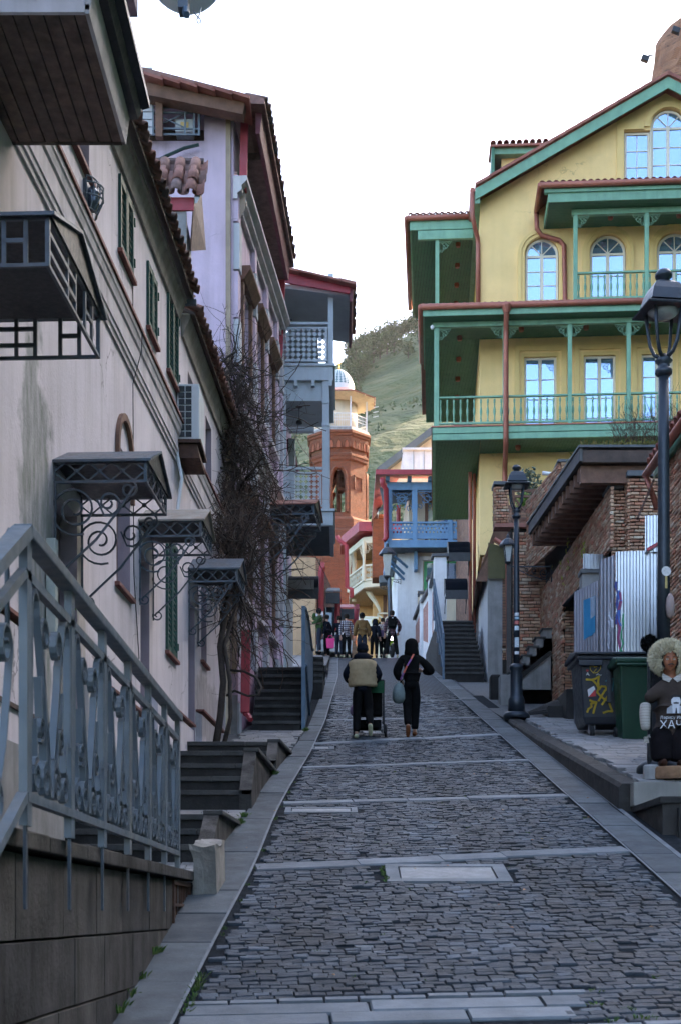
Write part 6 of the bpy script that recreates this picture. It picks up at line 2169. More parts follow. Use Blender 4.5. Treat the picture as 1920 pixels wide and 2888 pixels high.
def hoard(px_, py_, off=.035):
    k_ = (px_ - CX) / F
    for (xa_, ya_), (xb_, yb_) in zip(HP, HP[1:]):
        den = (xb_ - xa_) - k_ * (yb_ - ya_)
        t_ = (k_ * ya_ - xa_) / den
        if -.01 <= t_ <= 1.01:
            Y_ = ya_ + (yb_ - ya_) * t_
            return at(px_, py_, Y_ - off)
    return at(px_, py_, 25.4)


PAINT = [((.04, .05, .22), 1738, 1700, 4, 60), ((.25, .04, .12), 1746, 1760, 5, 90), ((.05, .26, .12), 1752, 1790, 6, 60), ((.55, .55, .6), 1720, 1760, 6, 60), ((.05, .12, .4), 1745, 1715, 5, 50), ((.5, .5, .58), 1716, 1790, 4, 40)]
for i, (col_, x_, y_, hw, hh) in enumerate(PAINT):
    b = B()
    pts = [(x_ + uni(-hw, hw), y_ - hh + 2 * hh * k / 7) for k in range(8)]
    for k in range(7):
        a, c = hoard(pts[k][0], pts[k][1]), hoard(pts[k + 1][0], pts[k + 1][1])
        wv = Vector((uni(.012, .03), 0, 0))
        b.add([a - wv, a + wv, c + wv, c - wv], [(0, 1, 2, 3)])
    b.obj('paint_smear', mat('paint_%d' % i, col_, .6, .2, 8, .05), hd)
pb = thing('blue_poster', 'torn blue poster sheet on the hoarding', 'poster', at(1660, 1740, 26.4))
pts = [(1644, 1693), (1678, 1680), (1677, 1782), (1668, 1792), (1660, 1795), (1645, 1805)]
ps = [hoard(x_, y_, .05) for x_, y_ in pts]
k = len(ps)
B().add(ps + [p + Vector((0, .01, 0)) for p in ps], [tuple(range(k - 1, -1, -1)), tuple(range(k, 2 * k))] + [(i, (i + 1) % k, k + (i + 1) % k, k + i) for i in range(k)]).obj('sheet', mat('poster_blue', (.03, .25, .46), .6, .12, 5, .05), pb)
ps = [hoard(x_, y_, .065) for x_, y_ in ((1663, 1686), (1677, 1681), (1676, 1736), (1664, 1745))]
B().add(ps, [(3, 2, 1, 0)]).obj('pale_patch', mat('poster_pale', (.35, .42, .5), .6, .2, 9, .05), pb)

# ---- near house at the right edge
nh = thing('brick_tiled_house', 'brick house with tiled eave cut by the right picture edge', 'house', (5, 19.5, 3))
NX = 4.66
B().box(NX + .05, 17.9, .5, 8, 20.6, 6.4).obj('core', BMORT, nh)
NFm = frame((NX, 0, 0), (0, 1), (-1, 0))
pieces('brick', 'bricks', nh, brick_face(NFm, 18.0, 20.55, 1.7, 6.4, .2, .058), brick_me, BRICK)
B().box(NX - .04, 20.15, 1.6, NX + .3, 20.6, 5.9).obj('concrete_column', CONC, nh)
B().add([(NX - .1, 17.5, 6.35), (NX - .1, 20.7, 6.35), (6, 20.7, 7.2), (6, 17.5, 7.2), (NX - .1, 17.5, 6.45), (NX - .1, 20.7, 6.45), (6, 20.7, 7.3), (6, 17.5, 7.3)],
        [(0, 1, 2, 3), (7, 6, 5, 4), (0, 4, 5, 1), (1, 5, 6, 2)]).obj('roof', GREEN, nh)
pieces('roof_tile', 'roof_tiles', nh, tiled_eave(nh, NFm, 17.8, 20.7, .17, 6.5, R(28), 2, me=yt), yt, RTILE)
B(NFm).tube([(17.6, .2, 6.42), (20.75, .2, 6.42)], .06, 8).obj('gutter', COPPER, nh, smooth=True)
B(NFm).tube([(20.7, .2, 6.38), (20.7, .12, 6.15), (20.68, .05, 5.9)], .045, 8).obj('downpipe', COPPER, nh, smooth=True)
BROWN_P = mat('brown_panel', (.12, .06, .045), .7, .2, 4, .2)
B(NFm).bar((20.6, .12, 6.3), (20.62, .35, 5.75), .12, .03).obj('side_board', BROWN_P, nh)

# ================================================================ street lamps
def lamp_post(label, loc, scale, rot=0):
    t = thing('street_lamp', label, 'street lamp', loc, rot, 'cast iron street lamps', scale)
    S = lambda b, nm, m_, par=t, sm=True: b.obj(nm, m_, par, smooth=sm, local=True)
    S(B().lathe([(.27, 0), (.27, .07), (.24, .11), (.21, .13)], n=20), 'foot', LAMPM)
    S(B().lathe([(.165, .13), (.165, .38), (.145, .42), (.125, .46), (.12, .95), (.135, .98), (.15, 1.01), (.14, 1.06), (.09, 1.10)], n=18), 'pedestal', LAMPM)
    S(B().lathe([(.068, 1.10), (.062, 2.2), (.056, 3.3), (.052, 4.02)], n=14), 'shaft', LAMPM)
    S(B().lathe([(.052, 4.0), (.085, 4.03), (.085, 4.07), (.06, 4.09), (.06, 4.13), (.09, 4.16), (.05, 4.2), (.03, 4.23)], n=14), 'collar', LAMPM)
    for k in range(4):
        a = math.pi / 4 + k * math.pi / 2
        pts = [(r_ * math.cos(a), r_ * math.sin(a), z) for r_, z in ((.03, 4.19), (.10, 4.24), (.145, 4.34), (.165, 4.46), (.19, 4.66))]
        S(B().tube(pts, [.022, .02, .018, .018, .02], 6), 'cage_arm', LAMPM)
    rim = B()
    prof = [(.34, 4.66), (.345, 4.675), (.22, 4.72)]
    S(B().lathe([(.001, 4.655), (.34, 4.655), (.345, 4.67), (.235, 4.715), (.225, 4.75)], n=4, a0=math.pi / 4, a1=math.pi / 4 + 2 * math.pi, cap=False), 'brim', LAMPM, t, False)
    S(B().lathe([(.27, 4.72), (.225, 4.84), (.17, 4.91), (.11, 4.945), (.08, 4.95)], n=4, a0=math.pi / 4, a1=math.pi / 4 + 2 * math.pi), 'hood', LAMPM, t, False)
    S(B().lathe([(.055, 4.945), (.055, 4.985), (.085, 5.0), (.088, 5.03), (.06, 5.07), (.01, 5.09)], n=14), 'finial', LAMPM)
    S(B().lathe([(.02, 4.58), (.10, 4.60), (.16, 4.652), (.001, 4.653)], n=16), 'lens', mat('frosted_lens', (.35, .38, .40), .2, .05, 3, 0), t)
    return t


l1 = lamp_post('dark street lamp with stickers on the kerb, farther one', (at(1455, 0, 28.4).x, 28.4, kz(28.4) - .01), 1.0)
for z, h_, c_ in ((2.05, .06, (.6, .6, .62)), (1.98, .05, (.3, .42, .5)), (1.88, .07, (.5, .12, .1)), (1.76, .09, (.55, .62, .66)), (1.42, .2, (.5, .56, .6)), (1.28, .06, (.62, .62, .64))):
    b = B()
    r_ = .0685
    n_ = 6
    for k in range(n_):
        a0, a1 = R(-130 + 80 * k / n_), R(-130 + 80 * (k + 1) / n_)
        b.quad((r_ * math.cos(a0), r_ * math.sin(a0), z), (r_ * math.cos(a1), r_ * math.sin(a1), z), (r_ * math.cos(a1), r_ * math.sin(a1), z + h_), (r_ * math.cos(a0), r_ * math.sin(a0), z + h_))
    b.obj('sticker', mat('sticker_%.2f' % z, c_, .5, .25, 30, 0), l1, local=True)
l2 = lamp_post('tall dark street lamp near the right picture edge', (at(1870, 0, 17.95).x, 17.95, kz(17.95)), 1.258, R(8))
b = B()
for k in range(12):
    a0, a1 = 2 * math.pi * k / 12, 2 * math.pi * (k + 1) / 12
    b.add([(0, -.072, 2.03), (.05 * math.cos(a0), -.072, 2.03 + .05 * math.sin(a0)), (.05 * math.cos(a1), -.072, 2.03 + .05 * math.sin(a1))], [(0, 1, 2)])
b.obj('sticker', mat('sticker_white', (.6, .58, .58), .5, .25, 30, 0), l2, local=True)
B().box(-.012, -.073, 1.86, .012, -.07, 1.98).obj('sticker', mat('sticker_ochre', (.45, .33, .12), .5, .2, 20, 0), l2, local=True)
b = B().lathe([(.01, 0), (.035, .02), (.045, .10), (.04, .2), (.015, .25)], (.03, -.10, 1.55), 10)
b.obj('hung_glove', mat('pinkish_cloth', (.30, .22, .2), .9, .15, 12, .2), l2, local=True, smooth=True)

# wall lantern on its scrolled bracket, brick facade
wl2 = thing('wall_lantern', 'black lantern on a scrolled iron bracket beside the far lamp post', 'lantern', at(1440, 1560, 33.5))
PL = 33.4
b = B()
pl = lambda a, c, o_: tuple(at(a, c, PL + o_))
ribbon(b, [(1442, 1598), (1556, 1598)], .05, 4, pl)
ribbon(b, [(1554, 1592), (1554, 1640)], .05, 4, pl)
ribbon(b, [(1455, 1604), (1490, 1622), (1520, 1632), (1548, 1636)], .04, 3, pl)
ribbon(b, spiral((1532, 1616), 14, 4, 0, 9, 26), .04, 3, pl)
ribbon(b, spiral((1505, 1610), 8, 3, 1, 8, 16), .04, 3, pl)
ribbon(b, spiral((1484, 1607), 6, 2, 1, 8, 16), .04, 2.5, pl)
ribbon(b, spiral((1458, 1608), 6, 2, 1, 8, 16), .04, 2.5, pl)
b.obj('bracket', IRON_K, wl2)
c = at(1431, 1585, PL)
B().lathe([(.07, 0), (.13, .36), (.13, .38)], c, 4, math.pi / 4, math.pi / 4 + 2 * math.pi).obj('glass_body', mat('milky_glass', (.4, .42, .42), .3, .05, 3, 0), wl2)
for k in range(4):
    a = math.pi / 4 + k * math.pi / 2
    B().bar(c + Vector((.072 * math.cos(a), .072 * math.sin(a), 0)), c + Vector((.134 * math.cos(a), .134 * math.sin(a), .37)), .022).obj('frame_bar', IRON_K, wl2)
B().lathe([(.21, .37), (.20, .41), (.12, .52), (.05, .56), (.04, .62), (.01, .66)], c, 8).obj('hood', LAMPM, wl2)
B().lathe([(.01, -.08), (.07, -.03), (.08, .0)], c, 8).obj('base', IRON_K, wl2)
B().bar(at(1440, 1598, PL), c + Vector((0, 0, -.03)), .03).obj('arm', IRON_K, wl2)

# ================================================================ rubbish containers
DKB = mat('dark_blue_plastic', (.016, .02, .03), .45, .25, 4, .05, streak=.15, scol=(.03, .035, .045))
GRB = mat('dark_green_plastic', (.008, .045, .024), .42, .2, 3, .04, streak=.2, scol=(.02, .06, .04))
RUB = mat('rubber', (.015, .015, .016), .8, .2, 8, .1)
YPAINT = mat('yellow_spray_paint', (.62, .42, .02), .55, .15, 15, .05)
du = thing('rubbish_container', 'large dark wheeled rubbish container with yellow graffiti', 'rubbish container', (4.62, 24.2, kz(24)))
DY = 24.05
D0, D1 = at(1634, 0, DY), at(1647, 0, DY)
zb, ztp = kz(24) + .24, at(0, 1858, DY).z
xa, xb = 4.06, 5.30
b = B()
v = []
for z, ix, iy in ((zb, .10, .10), (zb + .12, .06, .06), (ztp, 0, 0)):
    v += [(xa + ix, DY + iy, z), (xb - ix, DY + iy, z), (xb - ix, DY + 1.0 - iy, z), (xa + ix, DY + 1.0 - iy, z)]
fs = [(0, 3, 2, 1)]
for k in (0, 4):
    fs += [(k + i, k + (i + 1) % 4, k + 4 + (i + 1) % 4, k + 4 + i) for i in range(4)]
b.add(v, fs).obj('body', DKB, du, bev=.03)
B().box(xa - .06, DY - .05, ztp - .02, xb + .06, DY + 1.06, ztp + .06).obj('rim', DKB, du, bev=.02)
B().box(xa - .04, DY - .08, ztp - .13, xa + .36, DY - .052, ztp - .03).obj('grip', DKB, du, bev=.015)
B().prism([(DY - .10, ztp + .06), (DY + 1.1, ztp + .06), (DY + 1.1, ztp + .12), (DY + .5, ztp + .19), (DY - .10, ztp + .105)], 0, xa - .1, xb + .08).obj('lid', DKB, du, bev=.015)
for k in range(3):
    B().box(xa + .45 + k * .27, DY - .035, zb + .35, xa + .53 + k * .27, DY + .03, ztp - .1).obj('rib', DKB, du, bev=.015)
for (x, y) in ((xa + .22, DY + .16), (xb - .2, DY + .16), (xa + .22, DY + .85), (xb - .2, DY + .85)):
    wM = Matrix.Translation((x, y, kz(24) + .11)) @ Matrix.Rotation(R(90), 4, 'Y')
    wo = B(wM).lathe([(.05, -.035), (.10, -.035), (.115, -.02), (.115, .02), (.10, .035), (.05, .035)], n=18).obj('wheel', RUB, du, smooth=True)
    B(wM).lathe([(.02, -.045), (.055, -.03), (.055, .03), (.02, .045)], n=12).obj('hub', ZINC_M, wo)
    B().box(x - .055, y - .03, kz(24) + .11, x - .045, y + .05, zb + .01).box(x + .045, y - .03, kz(24) + .11, x + .055, y + .05, zb + .01).obj('caster_fork', ZINC_M, wo)


def graff(segs, wd, m_, name, parent, Yp, th=.004):
    """spray strokes: polylines in photo-plane points turned into flat ribbons on the face"""
    for sgm in segs:
        b = B()
        P = [at(x_, y_, Yp) for x_, y_ in sgm]
        pts = []
        for i in range(len(P) - 1):
            for k in range(4):
                pts.append(P[i].lerp(P[i + 1], k / 4))
        pts.append(P[-1])
        yo = lambda z: DY + .06 * (ztp - z) / (ztp - zb) - .006
        pp = [(p.x, p.z) for p in pts]
        ribbon(b, pp, th, wd, lambda a, c, o_: (a, yo(c) + o_, c))
        for (a, c) in (pp[0], pp[-1]):
            b.lathe([(wd * .58, -th), (wd * .58, th)], (0, 0, 0), 10) if False else None
        b.obj(name, m_, parent)


Z = lambda x, y: (1640 + x / 4.718, 1740 + y / 4.718)
graff([[Z(60, 830), Z(130, 835), Z(180, 820), Z(225, 790), Z(215, 860), Z(225, 930), Z(205, 1000), Z(250, 1050), Z(300, 1090)],
       [Z(140, 835), Z(190, 890), Z(215, 930)],
       [Z(230, 960), Z(260, 920), Z(310, 925), Z(345, 980), Z(350, 1040), Z(320, 1090), Z(270, 1160)],
       [Z(310, 970), Z(260, 1050), Z(225, 1110)],
       [Z(320, 1095), Z(355, 1110), Z(380, 1180), Z(405, 1250), Z(350, 1250), Z(290, 1270)],
       [Z(110, 1105), Z(150, 1125), Z(195, 1130), Z(175, 1200), Z(155, 1275)],
       [Z(185, 1130), Z(125, 1150), Z(130, 1190), Z(90, 1220), Z(75, 1260)]], .034, YPAINT, 'graffiti_stroke', du, DY)
graff([[Z(105, 640), Z(110, 700), Z(150, 745), Z(200, 740), Z(245, 690), Z(250, 640)], [Z(125, 660), Z(155, 645), Z(165, 670), Z(200, 660)], [Z(150, 740), Z(190, 690)], [Z(130, 620), Z(150, 612), Z(180, 618)]], .010, YPAINT, 'graffiti_mark', du, DY)
graff([[Z(315, 850), Z(430, 815)], [Z(350, 840), Z(400, 985)], [Z(430, 820), Z(405, 980)]], .02, mat('teal_spray', (.03, .16, .2), .6, .2, 10, .05), 'graffiti_tag', du, DY)
graff([[Z(60, 770), Z(75, 740), Z(90, 770)], [Z(65, 758), Z(100, 775)], [Z(190, 770), Z(215, 755), Z(240, 775), Z(260, 770)]], .012, mat('white_spray', (.6, .6, .62), .6, .2, 10, .05), 'graffiti_tag', du, DY)
graff([[Z(62, 712), Z(78, 712)]], .03, mat('red_sticker', (.5, .03, .04), .5, .1, 10, .0), 'red_sticker', du, DY)


def decal(pts, m_, name, parent, off=.009):
    P = [at(*Z(x_, y_), DY) for x_, y_ in pts]
    yo = lambda z: DY + .06 * (ztp - z) / (ztp - zb) - off
    B().add([(p.x, yo(p.z), p.z) for p in P], [tuple(range(len(P) - 1, -1, -1))]).obj(name, m_, parent)


decal([(75, 965), (160, 915), (178, 960), (90, 1060)], mat('white_sticker', (.62, .62, .65), .5, .1, 10, 0), 'white_sticker', du)
decal([(178, 960), (188, 1050), (90, 1062)], mat('red_sticker', (.5, .03, .04)), 'red_sticker', du, .011)

gb = thing('wheelie_bin', 'green plastic wheelie bin beside the dark container', 'bin', (4.6, 23.4, kz(23.4)))
GY = 23.35
gx0, gx1 = at(1752, 0, GY).x, at(1752, 0, GY).x + .60
gzb, gzt = kz(GY) + .02, at(0, 1872, GY).z
b = B()
v = []
for z, ix, iy in ((gzb, .04, .12), (gzt, -.03, 0)):
    v += [(gx0 + ix, GY + iy, z), (gx1 - ix, GY + iy, z), (gx1 - ix, GY + .62, z), (gx0 + ix, GY + .62, z)]
b.add(v, [(0, 3, 2, 1), (0, 1, 5, 4), (1, 2, 6, 5), (2, 3, 7, 6), (3, 0, 4, 7), (4, 5, 6, 7)]).obj('body', GRB, gb, bev=.03)
B().prism([(GY - .06, gzt + .005), (GY + .7, gzt + .005), (GY + .7, gzt + .10), (GY + .3, gzt + .16), (GY - .06, gzt + .10)], 0, gx0 - .11, gx1 + .08).obj('lid', GRB, gb, bev=.03)
B().box(gx0 - .10, GY - .09, gzt - .04, gx0 + .5, GY - .062, gzt + .0).obj('lid_lip', GRB, gb, bev=.012)
B().tube([(gx0 - .06, GY + .72, gzt + .06), (gx1 + .06, GY + .72, gzt + .06)], .018, 8).obj('handle', GRB, gb)
for x in (gx0 - .01, gx1 - .05):
    wM = Matrix.Translation((x + .03, GY + .6, kz(24) + .07)) @ Matrix.Rotation(R(90), 4, 'Y')
    B(wM).lathe([(.03, -.03), (.10, -.03), (.10, .03), (.03, .03)], n=16).obj('wheel', RUB, gb)

# ================================================================ steps and walls between the street and the yellow house
rs_ = flight('long stone stairs climbing to the yellow house, right side', 3.12, 4.30, 42.4, 7.05, 13, .19, .30, 52.0, False, grp='stone stairs on the right side')
sr = thing('blue_stair_railing', 'blue grey metal railing beside the long right stairs', 'railing', (3.05, 43, 7.1))
for k in range(6):
    y = 42.3 + k * .85
    z = 7.0 + (y - 42.3) * .62
    B().bar((3.06, y, z), (3.06, y, z + 1.35), .06).obj('post', BLUED, sr)
for dz in (.35, .85, 1.35):
    B().bar((3.06, 42.3, 7.0 + dz), (3.06, 46.6, 9.65 + dz), .05, .06).obj('rail', BLUED, sr)
for k in range(22):
    y = 42.4 + k * .19
    z = 7.0 + (y - 42.3) * .62
    B().bar((3.06, y, z + .3), (3.06, y, z + 1.33), .025).obj('baluster', BLUED, sr)
# lean-to with plaster wall
lt = thing('plaster_lean_to', 'narrow grey plastered lean-to with sloping red roof edge', 'wall', (4.6, 43, 8))
B().add([(4.36, 42.2, 6.9), (5.2, 57, 6.9), (5.6, 57, 6.9), (4.80, 42.2, 6.9), (4.36, 42.2, 10.6), (5.2, 57, 11.2), (5.6, 57, 11.2), (4.80, 42.2, 10.6)],
        [(0, 4, 5, 1), (0, 3, 7, 4), (4, 7, 6, 5), (3, 2, 6, 7)]).obj('wall', PLASTG, lt)
B().box(4.363, 42.16, 6.9, 4.80, 42.195, 10.55).obj('front_panel', CONC, lt)
B().add([at(1340, 1640, 42.1), at(1392, 1492, 42.0), at(1440, 1492, 42.0), at(1440, 1560, 42.1), at(1392, 1530, 42.1), at(1372, 1640, 42.1), (5.2, 57, 11.3), (5.6, 57, 11.9)],
        [(0, 1, 4, 5), (1, 2, 3, 4), (0, 6, 7, 1)]).obj('roof_edge', WOODR, lt)
B().box(4.8, 42.3, 8, 5.6, 42.6, 12.2).obj('brown_back', BRICKF, lt)
b = B().tube([at(1392, 1520, 41.8), at(1425, 1540, 41.8), at(1430, 1560, 41.8), at(1432, 1860, 41.8)], .07, 8)
b.obj('red_downpipe', COPPER, lt, smooth=True)
B().add([at(1375, 1530, 42.05), at(1425, 1545, 42.05), at(1425, 1632, 42.05), at(1375, 1632, 42.05)], [(0, 3, 2, 1)]).obj('porch_soffit', mat('olive_soffit', (.10, .09, .035), .8, .15, 4, .1), lt)
for (x_, y_, Yb, lab) in ((1264, 1566, 48.5, 'upper black barrel awning beside the copper pipes'), (1255, 1672, 47.0, 'lower black barrel awning above the right stairs')):
    t = thing('barrel_awning', lab, 'awning', at(x_ + 30, y_, Yb), group='black barrel awnings')
    xw = at(x_, 0, Yb).x
    MBb = frame((xw, Yb + .7, 0), (1, 0), (0, -1))
    barrel(t, MBb, 0, .74, .7, at(0, y_ - 8, Yb).z, .52)
# white stair parapet with brick lattice panels at the right of the crest
wp = thing('white_parapet', 'white stair parapet with red brick lattice panels', 'wall', (3.3, 54, 9))
PSX = lambda Y: 3.32 - .0 * (Y - 50)
LATT = mat('red_lattice_brick', (.36, .13, .09), .85, .2, 4, .6, 20, brick=(.30, .075, 'y', (.28, .10, .07), (.45, .40, .38)))
posts = [(48.6, 12.35), (51.6, 12.3), (57.2, 13.0)]
for Y_, zt_ in posts:
    B().box(PSX(Y_) - .12, Y_, rz(Y_) - .3, PSX(Y_) + .30, Y_ + .42, zt_ - .1).obj('pier', WHITE, wp)
    B().box(PSX(Y_) - .2, Y_ - .08, zt_ - .1, PSX(Y_) + .38, Y_ + .5, zt_).obj('pier_cap', CAPG, wp)
for (ya, za), (yb, zb_) in zip(posts, posts[1:] + [(63.0, 13.5)]):
    za2, zb2 = za - .35, zb_ - .45
    B().add([(PSX(ya), ya + .42, rz(ya) - .3), (PSX(yb), yb, rz(yb) - .3), (PSX(yb), yb, zb2), (PSX(ya), ya + .42, za2), (PSX(ya) + .2, ya + .42, rz(ya) - .3), (PSX(yb) + .2, yb, rz(yb) - .3), (PSX(yb) + .2, yb, zb2), (PSX(ya) + .2, ya + .42, za2)],
            [(0, 3, 2, 1), (4, 5, 6, 7), (3, 7, 6, 2)]).obj('panel_wall', WHITE, wp)
    m1, m2 = ya + .75, yb - .4
    l0 = lambda y: rz(y) + .7
    l1_ = lambda y: za2 + (zb2 - za2) * (y - ya) / (yb - ya) - .3
    B().add([(PSX(ya) - .02, m1, l0(m1)), (PSX(ya) - .02, m2, l0(m2)), (PSX(ya) - .02, m2, l1_(m2)), (PSX(ya) - .02, m1, l1_(m1))], [(0, 3, 2, 1)]).obj('lattice_panel', LATT, wp)
    B().bar((PSX(ya) + .05, ya + .42, za2 + .05), (PSX(yb) + .05, yb, zb2 + .05), .35, .1).obj('coping', CAPG, wp)
# ================================================================ street end: blue balcony house, ochre house, brick wall, minaret
bh = thing('blue_balcony_house', 'white house with a blue wooden balcony and red eaves', 'house', (4, 66, 11))
Q = lambda x, y, Y: at(880 + x / 3.733, 1340 + y / 3.733, Y)      # points read off the enlarged street end
HY = 66.0
x0 = Q(800, 0, HY).x
zfl, zrl, zev = Q(0, 690, HY).z, Q(0, 490, HY).z, Q(0, 75, HY).z
B().box(x0 + 1.0, HY + 1.15, 9, 12, HY + 9, zev + .2).obj('body', CREAM, bh)
B().box(Q(985, 0, HY).x, HY + 1.12, 9, Q(1120, 0, HY).x, HY + 1.14, zfl).obj('corner_pilaster', WHITE, bh)
B().box(Q(880, 0, HY + 3).x, HY + 1.2, 9, x0 + 1.0, HY + 9, zfl - .3).obj('side_wall', WHITE, bh)
B().box(x0 - .05, HY - .05, zfl - .32, 9, HY + .08, zfl + .02).obj('floor_beam', BLUE, bh)
B().box(x0 - .06, HY + .081, zfl - .30, x0 + .08, HY + 6, zfl + .02).obj('side_beam', BLUE, bh)
B().box(x0 + .081, HY + .09, zfl - .28, 9, HY + 1.1, zfl - .2).obj('soffit', BLUED, bh)
B().box(x0 + .081, HY + 1.11, zfl - .28, x0 + .99, HY + 6, zfl - .2).obj('soffit', BLUED, bh)
for x in (810, 1078, 1450):
    xx = Q(x, 0, HY).x
    B().box(xx - .11, HY - .02, zfl, xx + .11, HY + .14, zev).obj('post', BLUE, bh)
for d in (2, 4, 5.9):
    B().box(x0 - .02, HY + d, zfl, x0 + .14, HY + d + .16, zev).obj('post', BLUE, bh)
B().box(x0, HY - .03, zev - .36, 9, HY + .15, zev).obj('header', BLUE, bh)
B().box(x0, HY - .03, zrl - .08, 9, HY + .13, zrl).obj('handrail', BLUE, bh)


def pierced(M, xa, xb, za, zb_, s):
    """boarding pierced with rows of small round-ish holes: staggered strips"""
    b = B(M)
    nz = int((zb_ - za) / s)
    for j in range(nz):
        z = za + j * (zb_ - za) / nz
        hz = (zb_ - za) / nz
        b.box(xa, -.02, z, xb, .02, z + hz * .5)
        x = xa - (j % 2) * s * .5
        while x < xb:
            a, c = max(xa, x), min(xb, x + s * .55)
            if c > a:
                b.box(a, -.018, z + hz * .5, c, .018, z + hz)
            x += s
    return b


MFb = frame((0, HY + .05, 0), (1, 0), (0, -1))
for a, c in ((825, 1065), (1092, 1440), (1462, 1560)):
    pierced(MFb, Q(a, 0, HY).x, Q(c, 0, HY).x, zfl + .28, zrl - .08, .17).obj('pierced_panel', BLUE, bh)
    B(MFb).box(Q(a, 0, HY).x, -.025, zfl + .1, Q(c, 0, HY).x, .025, zfl + .279).obj('lower_board', BLUE, bh)
pierced(frame((x0 + .05, 0, 0), (0, 1), (-1, 0)), HY + .2, HY + 6, zfl + .1, zrl - .08, .25).obj('pierced_panel', BLUE, bh)
for x, s in ((825, 1), (1062, -1), (1094, 1)):
    b = B()
    fret(b, None, Q(x, 0, HY).x, HY + .05, zev - .36, s, 1.0 if s * x != 1094 else .9)
    b.obj('fretwork', BLUE, bh)
for x in (770, 1000, 1215):
    B().box(Q(x, 0, HY).x, HY - .3, zev + .0, Q(x, 0, HY).x + .18, HY + .1, zev + .2).obj('bracket', BLUE, bh)
B().add([(x0 - .6, HY - .7, zev + .15), (10, HY - .7, zev + .15), (10, HY + 3, zev + 1.1), (x0 + .6, HY + 3, zev + 1.1), (x0 - .6, HY + 7, zev + .15), (x0 - .6, HY - .7, zev + .38), (10, HY - .7, zev + .38), (10, HY + 3, zev + 1.35), (x0 + .6, HY + 3, zev + 1.35), (x0 - .6, HY + 7, zev + .38)],
        [(0, 1, 6, 5), (5, 6, 7, 8), (0, 5, 9, 4), (5, 8, 9), (0, 4, 3), (0, 3, 2, 1)]).obj('roof', RED, bh)
b = B().tube([Q(735, 30, HY - .5), Q(735, 90, HY - .5), Q(775, 150, HY - .3), Q(778, 660, HY - .3), Q(750, 690, HY - .3)], .12, 8)
b.obj('red_downpipe', RED, bh, smooth=True)
B().tube([Q(905, 320, HY + 3), Q(905, 500, HY + 3)], .1, 8).obj('red_downpipe', RED, bh)
B().tube([Q(912, 970, HY + 2.2), Q(928, 1900, HY + 2.2)], .1, 8).obj('red_downpipe', RED, bh)
for (a, c) in (((1000, 970), (850, 840)), ((965, 1100), (830, 960)), ((965, 1040), (820, 900))):
    B().bar(Q(*a, HY + .9), Q(*c, HY + .2), .09).obj('brace', BLUE, bh)
B().box(Q(1080, 0, HY).x, HY + .6, Q(0, 960, HY).z, Q(1115, 0, HY).x, HY + 1.1, zfl - .33).obj('console', BLUE, bh)
wx0, wx1 = Q(1185, 0, HY + 1).x, Q(1255, 0, HY + 1).x
B().box(wx0, HY + 1.09, zfl, wx1 + 1.0, HY + 1.14, Q(0, 165, HY + 1).z).obj('window_frame', WOODR, bh)
B().box(wx0 + .15, HY + 1.07, zfl, wx1 + 1.0, HY + 1.085, Q(0, 190, HY + 1).z).obj('pane', GLASS, bh)
B().box(wx0 + .15, HY + 1.05, Q(0, 285, HY + 1).z, wx1 + 1.0, HY + 1.068, Q(0, 265, HY + 1).z).obj('transom', WOODR, bh)
gx0 = Q(1175, 0, HY + 1).x
B().box(gx0, HY + 1.06, Q(0, 1210, HY + 1).z, gx0 + 3.4, HY + 1.14, Q(0, 905, HY + 1).z).obj('lower_window_frame', mat('green_frame', (.05, .28, .10), .5, .1, 3, .05), bh)
B().box(gx0 + .14, HY + 1.03, Q(0, 1210, HY + 1).z, gx0 + 3.2, HY + 1.058, Q(0, 925, HY + 1).z).obj('lower_pane', GLASS, bh)
B().box(gx0 - .3, HY + 1.04, Q(0, 1215, HY + 1).z, gx0 - .05, HY + 1.145, Q(0, 850, HY + 1).z).box(gx0 - .04, HY + 1.04, Q(0, 895, HY + 1).z, gx0 + 3.5, HY + 1.145, Q(0, 850, HY + 1).z).obj('window_surround', WHITE, bh)
B().bar(Q(860, 100, HY + .5), Q(900, 290, HY + .5), 1.4, .05).obj('rolled_blind', GREYS, bh)
B().box(3.7, 75.05, 9, 12, 92, 19).obj('added_shade_wing', CREAM, bh)  # hidden block added only to keep sun off the road past the crest
# white dormer and dark gable behind it
dg = thing('dark_gabled_house', 'cream house with dark roof edge and white dormer behind the blue balcony', 'house', (5, 76, 12))
W5 = lambda x, y, Y: at(840 + x / 3.733, 900 + y / 3.733, Y)
GYd = 76
P = [W5(860, 1640, GYd), W5(1420, 1210, GYd), W5(1800, 1400, GYd), W5(1800, 1900, GYd), W5(860, 1900, GYd)]
B().add(P + [p + Vector((0, 6, 0)) for p in P], [(4, 3, 2, 1, 0), (0, 1, 6, 5), (0, 5, 9, 4), (1, 2, 7, 6)]).obj('gable', CREAM, dg)
B().bar(W5(850, 1610, GYd - .3), W5(1420, 1180, GYd - .3), .6, .35).obj('roof_edge', GREYS, dg)
B().bar(W5(845, 1620, GYd - .2), W5(845, 1620, GYd + 5), .3, .3).obj('eave', GREYS, dg)
B().add([W5(1075, 1600, 72), W5(1600, 1600, 72), W5(1600, 1380, 72), W5(1105, 1380, 72), W5(1075, 1600, 74), W5(1600, 1600, 74), W5(1600, 1380, 74), W5(1105, 1380, 74)], [(0, 1, 2, 3), (0, 3, 7, 4), (3, 2, 6, 7)]).obj('dormer', WHITE, dg)
for x in (1215, 1325):
    B().bar(W5(x, 1385, 71.97), W5(x, 1600, 71.97), .04).obj('seam', PLASTG, dg)
B().box(W5(1095, 0, 72).x, 71.8, W5(0, 1385, 72).z, W5(1600, 0, 72).x, 72.3, W5(0, 1365, 72).z).obj('dormer_cap', WHITE, dg)
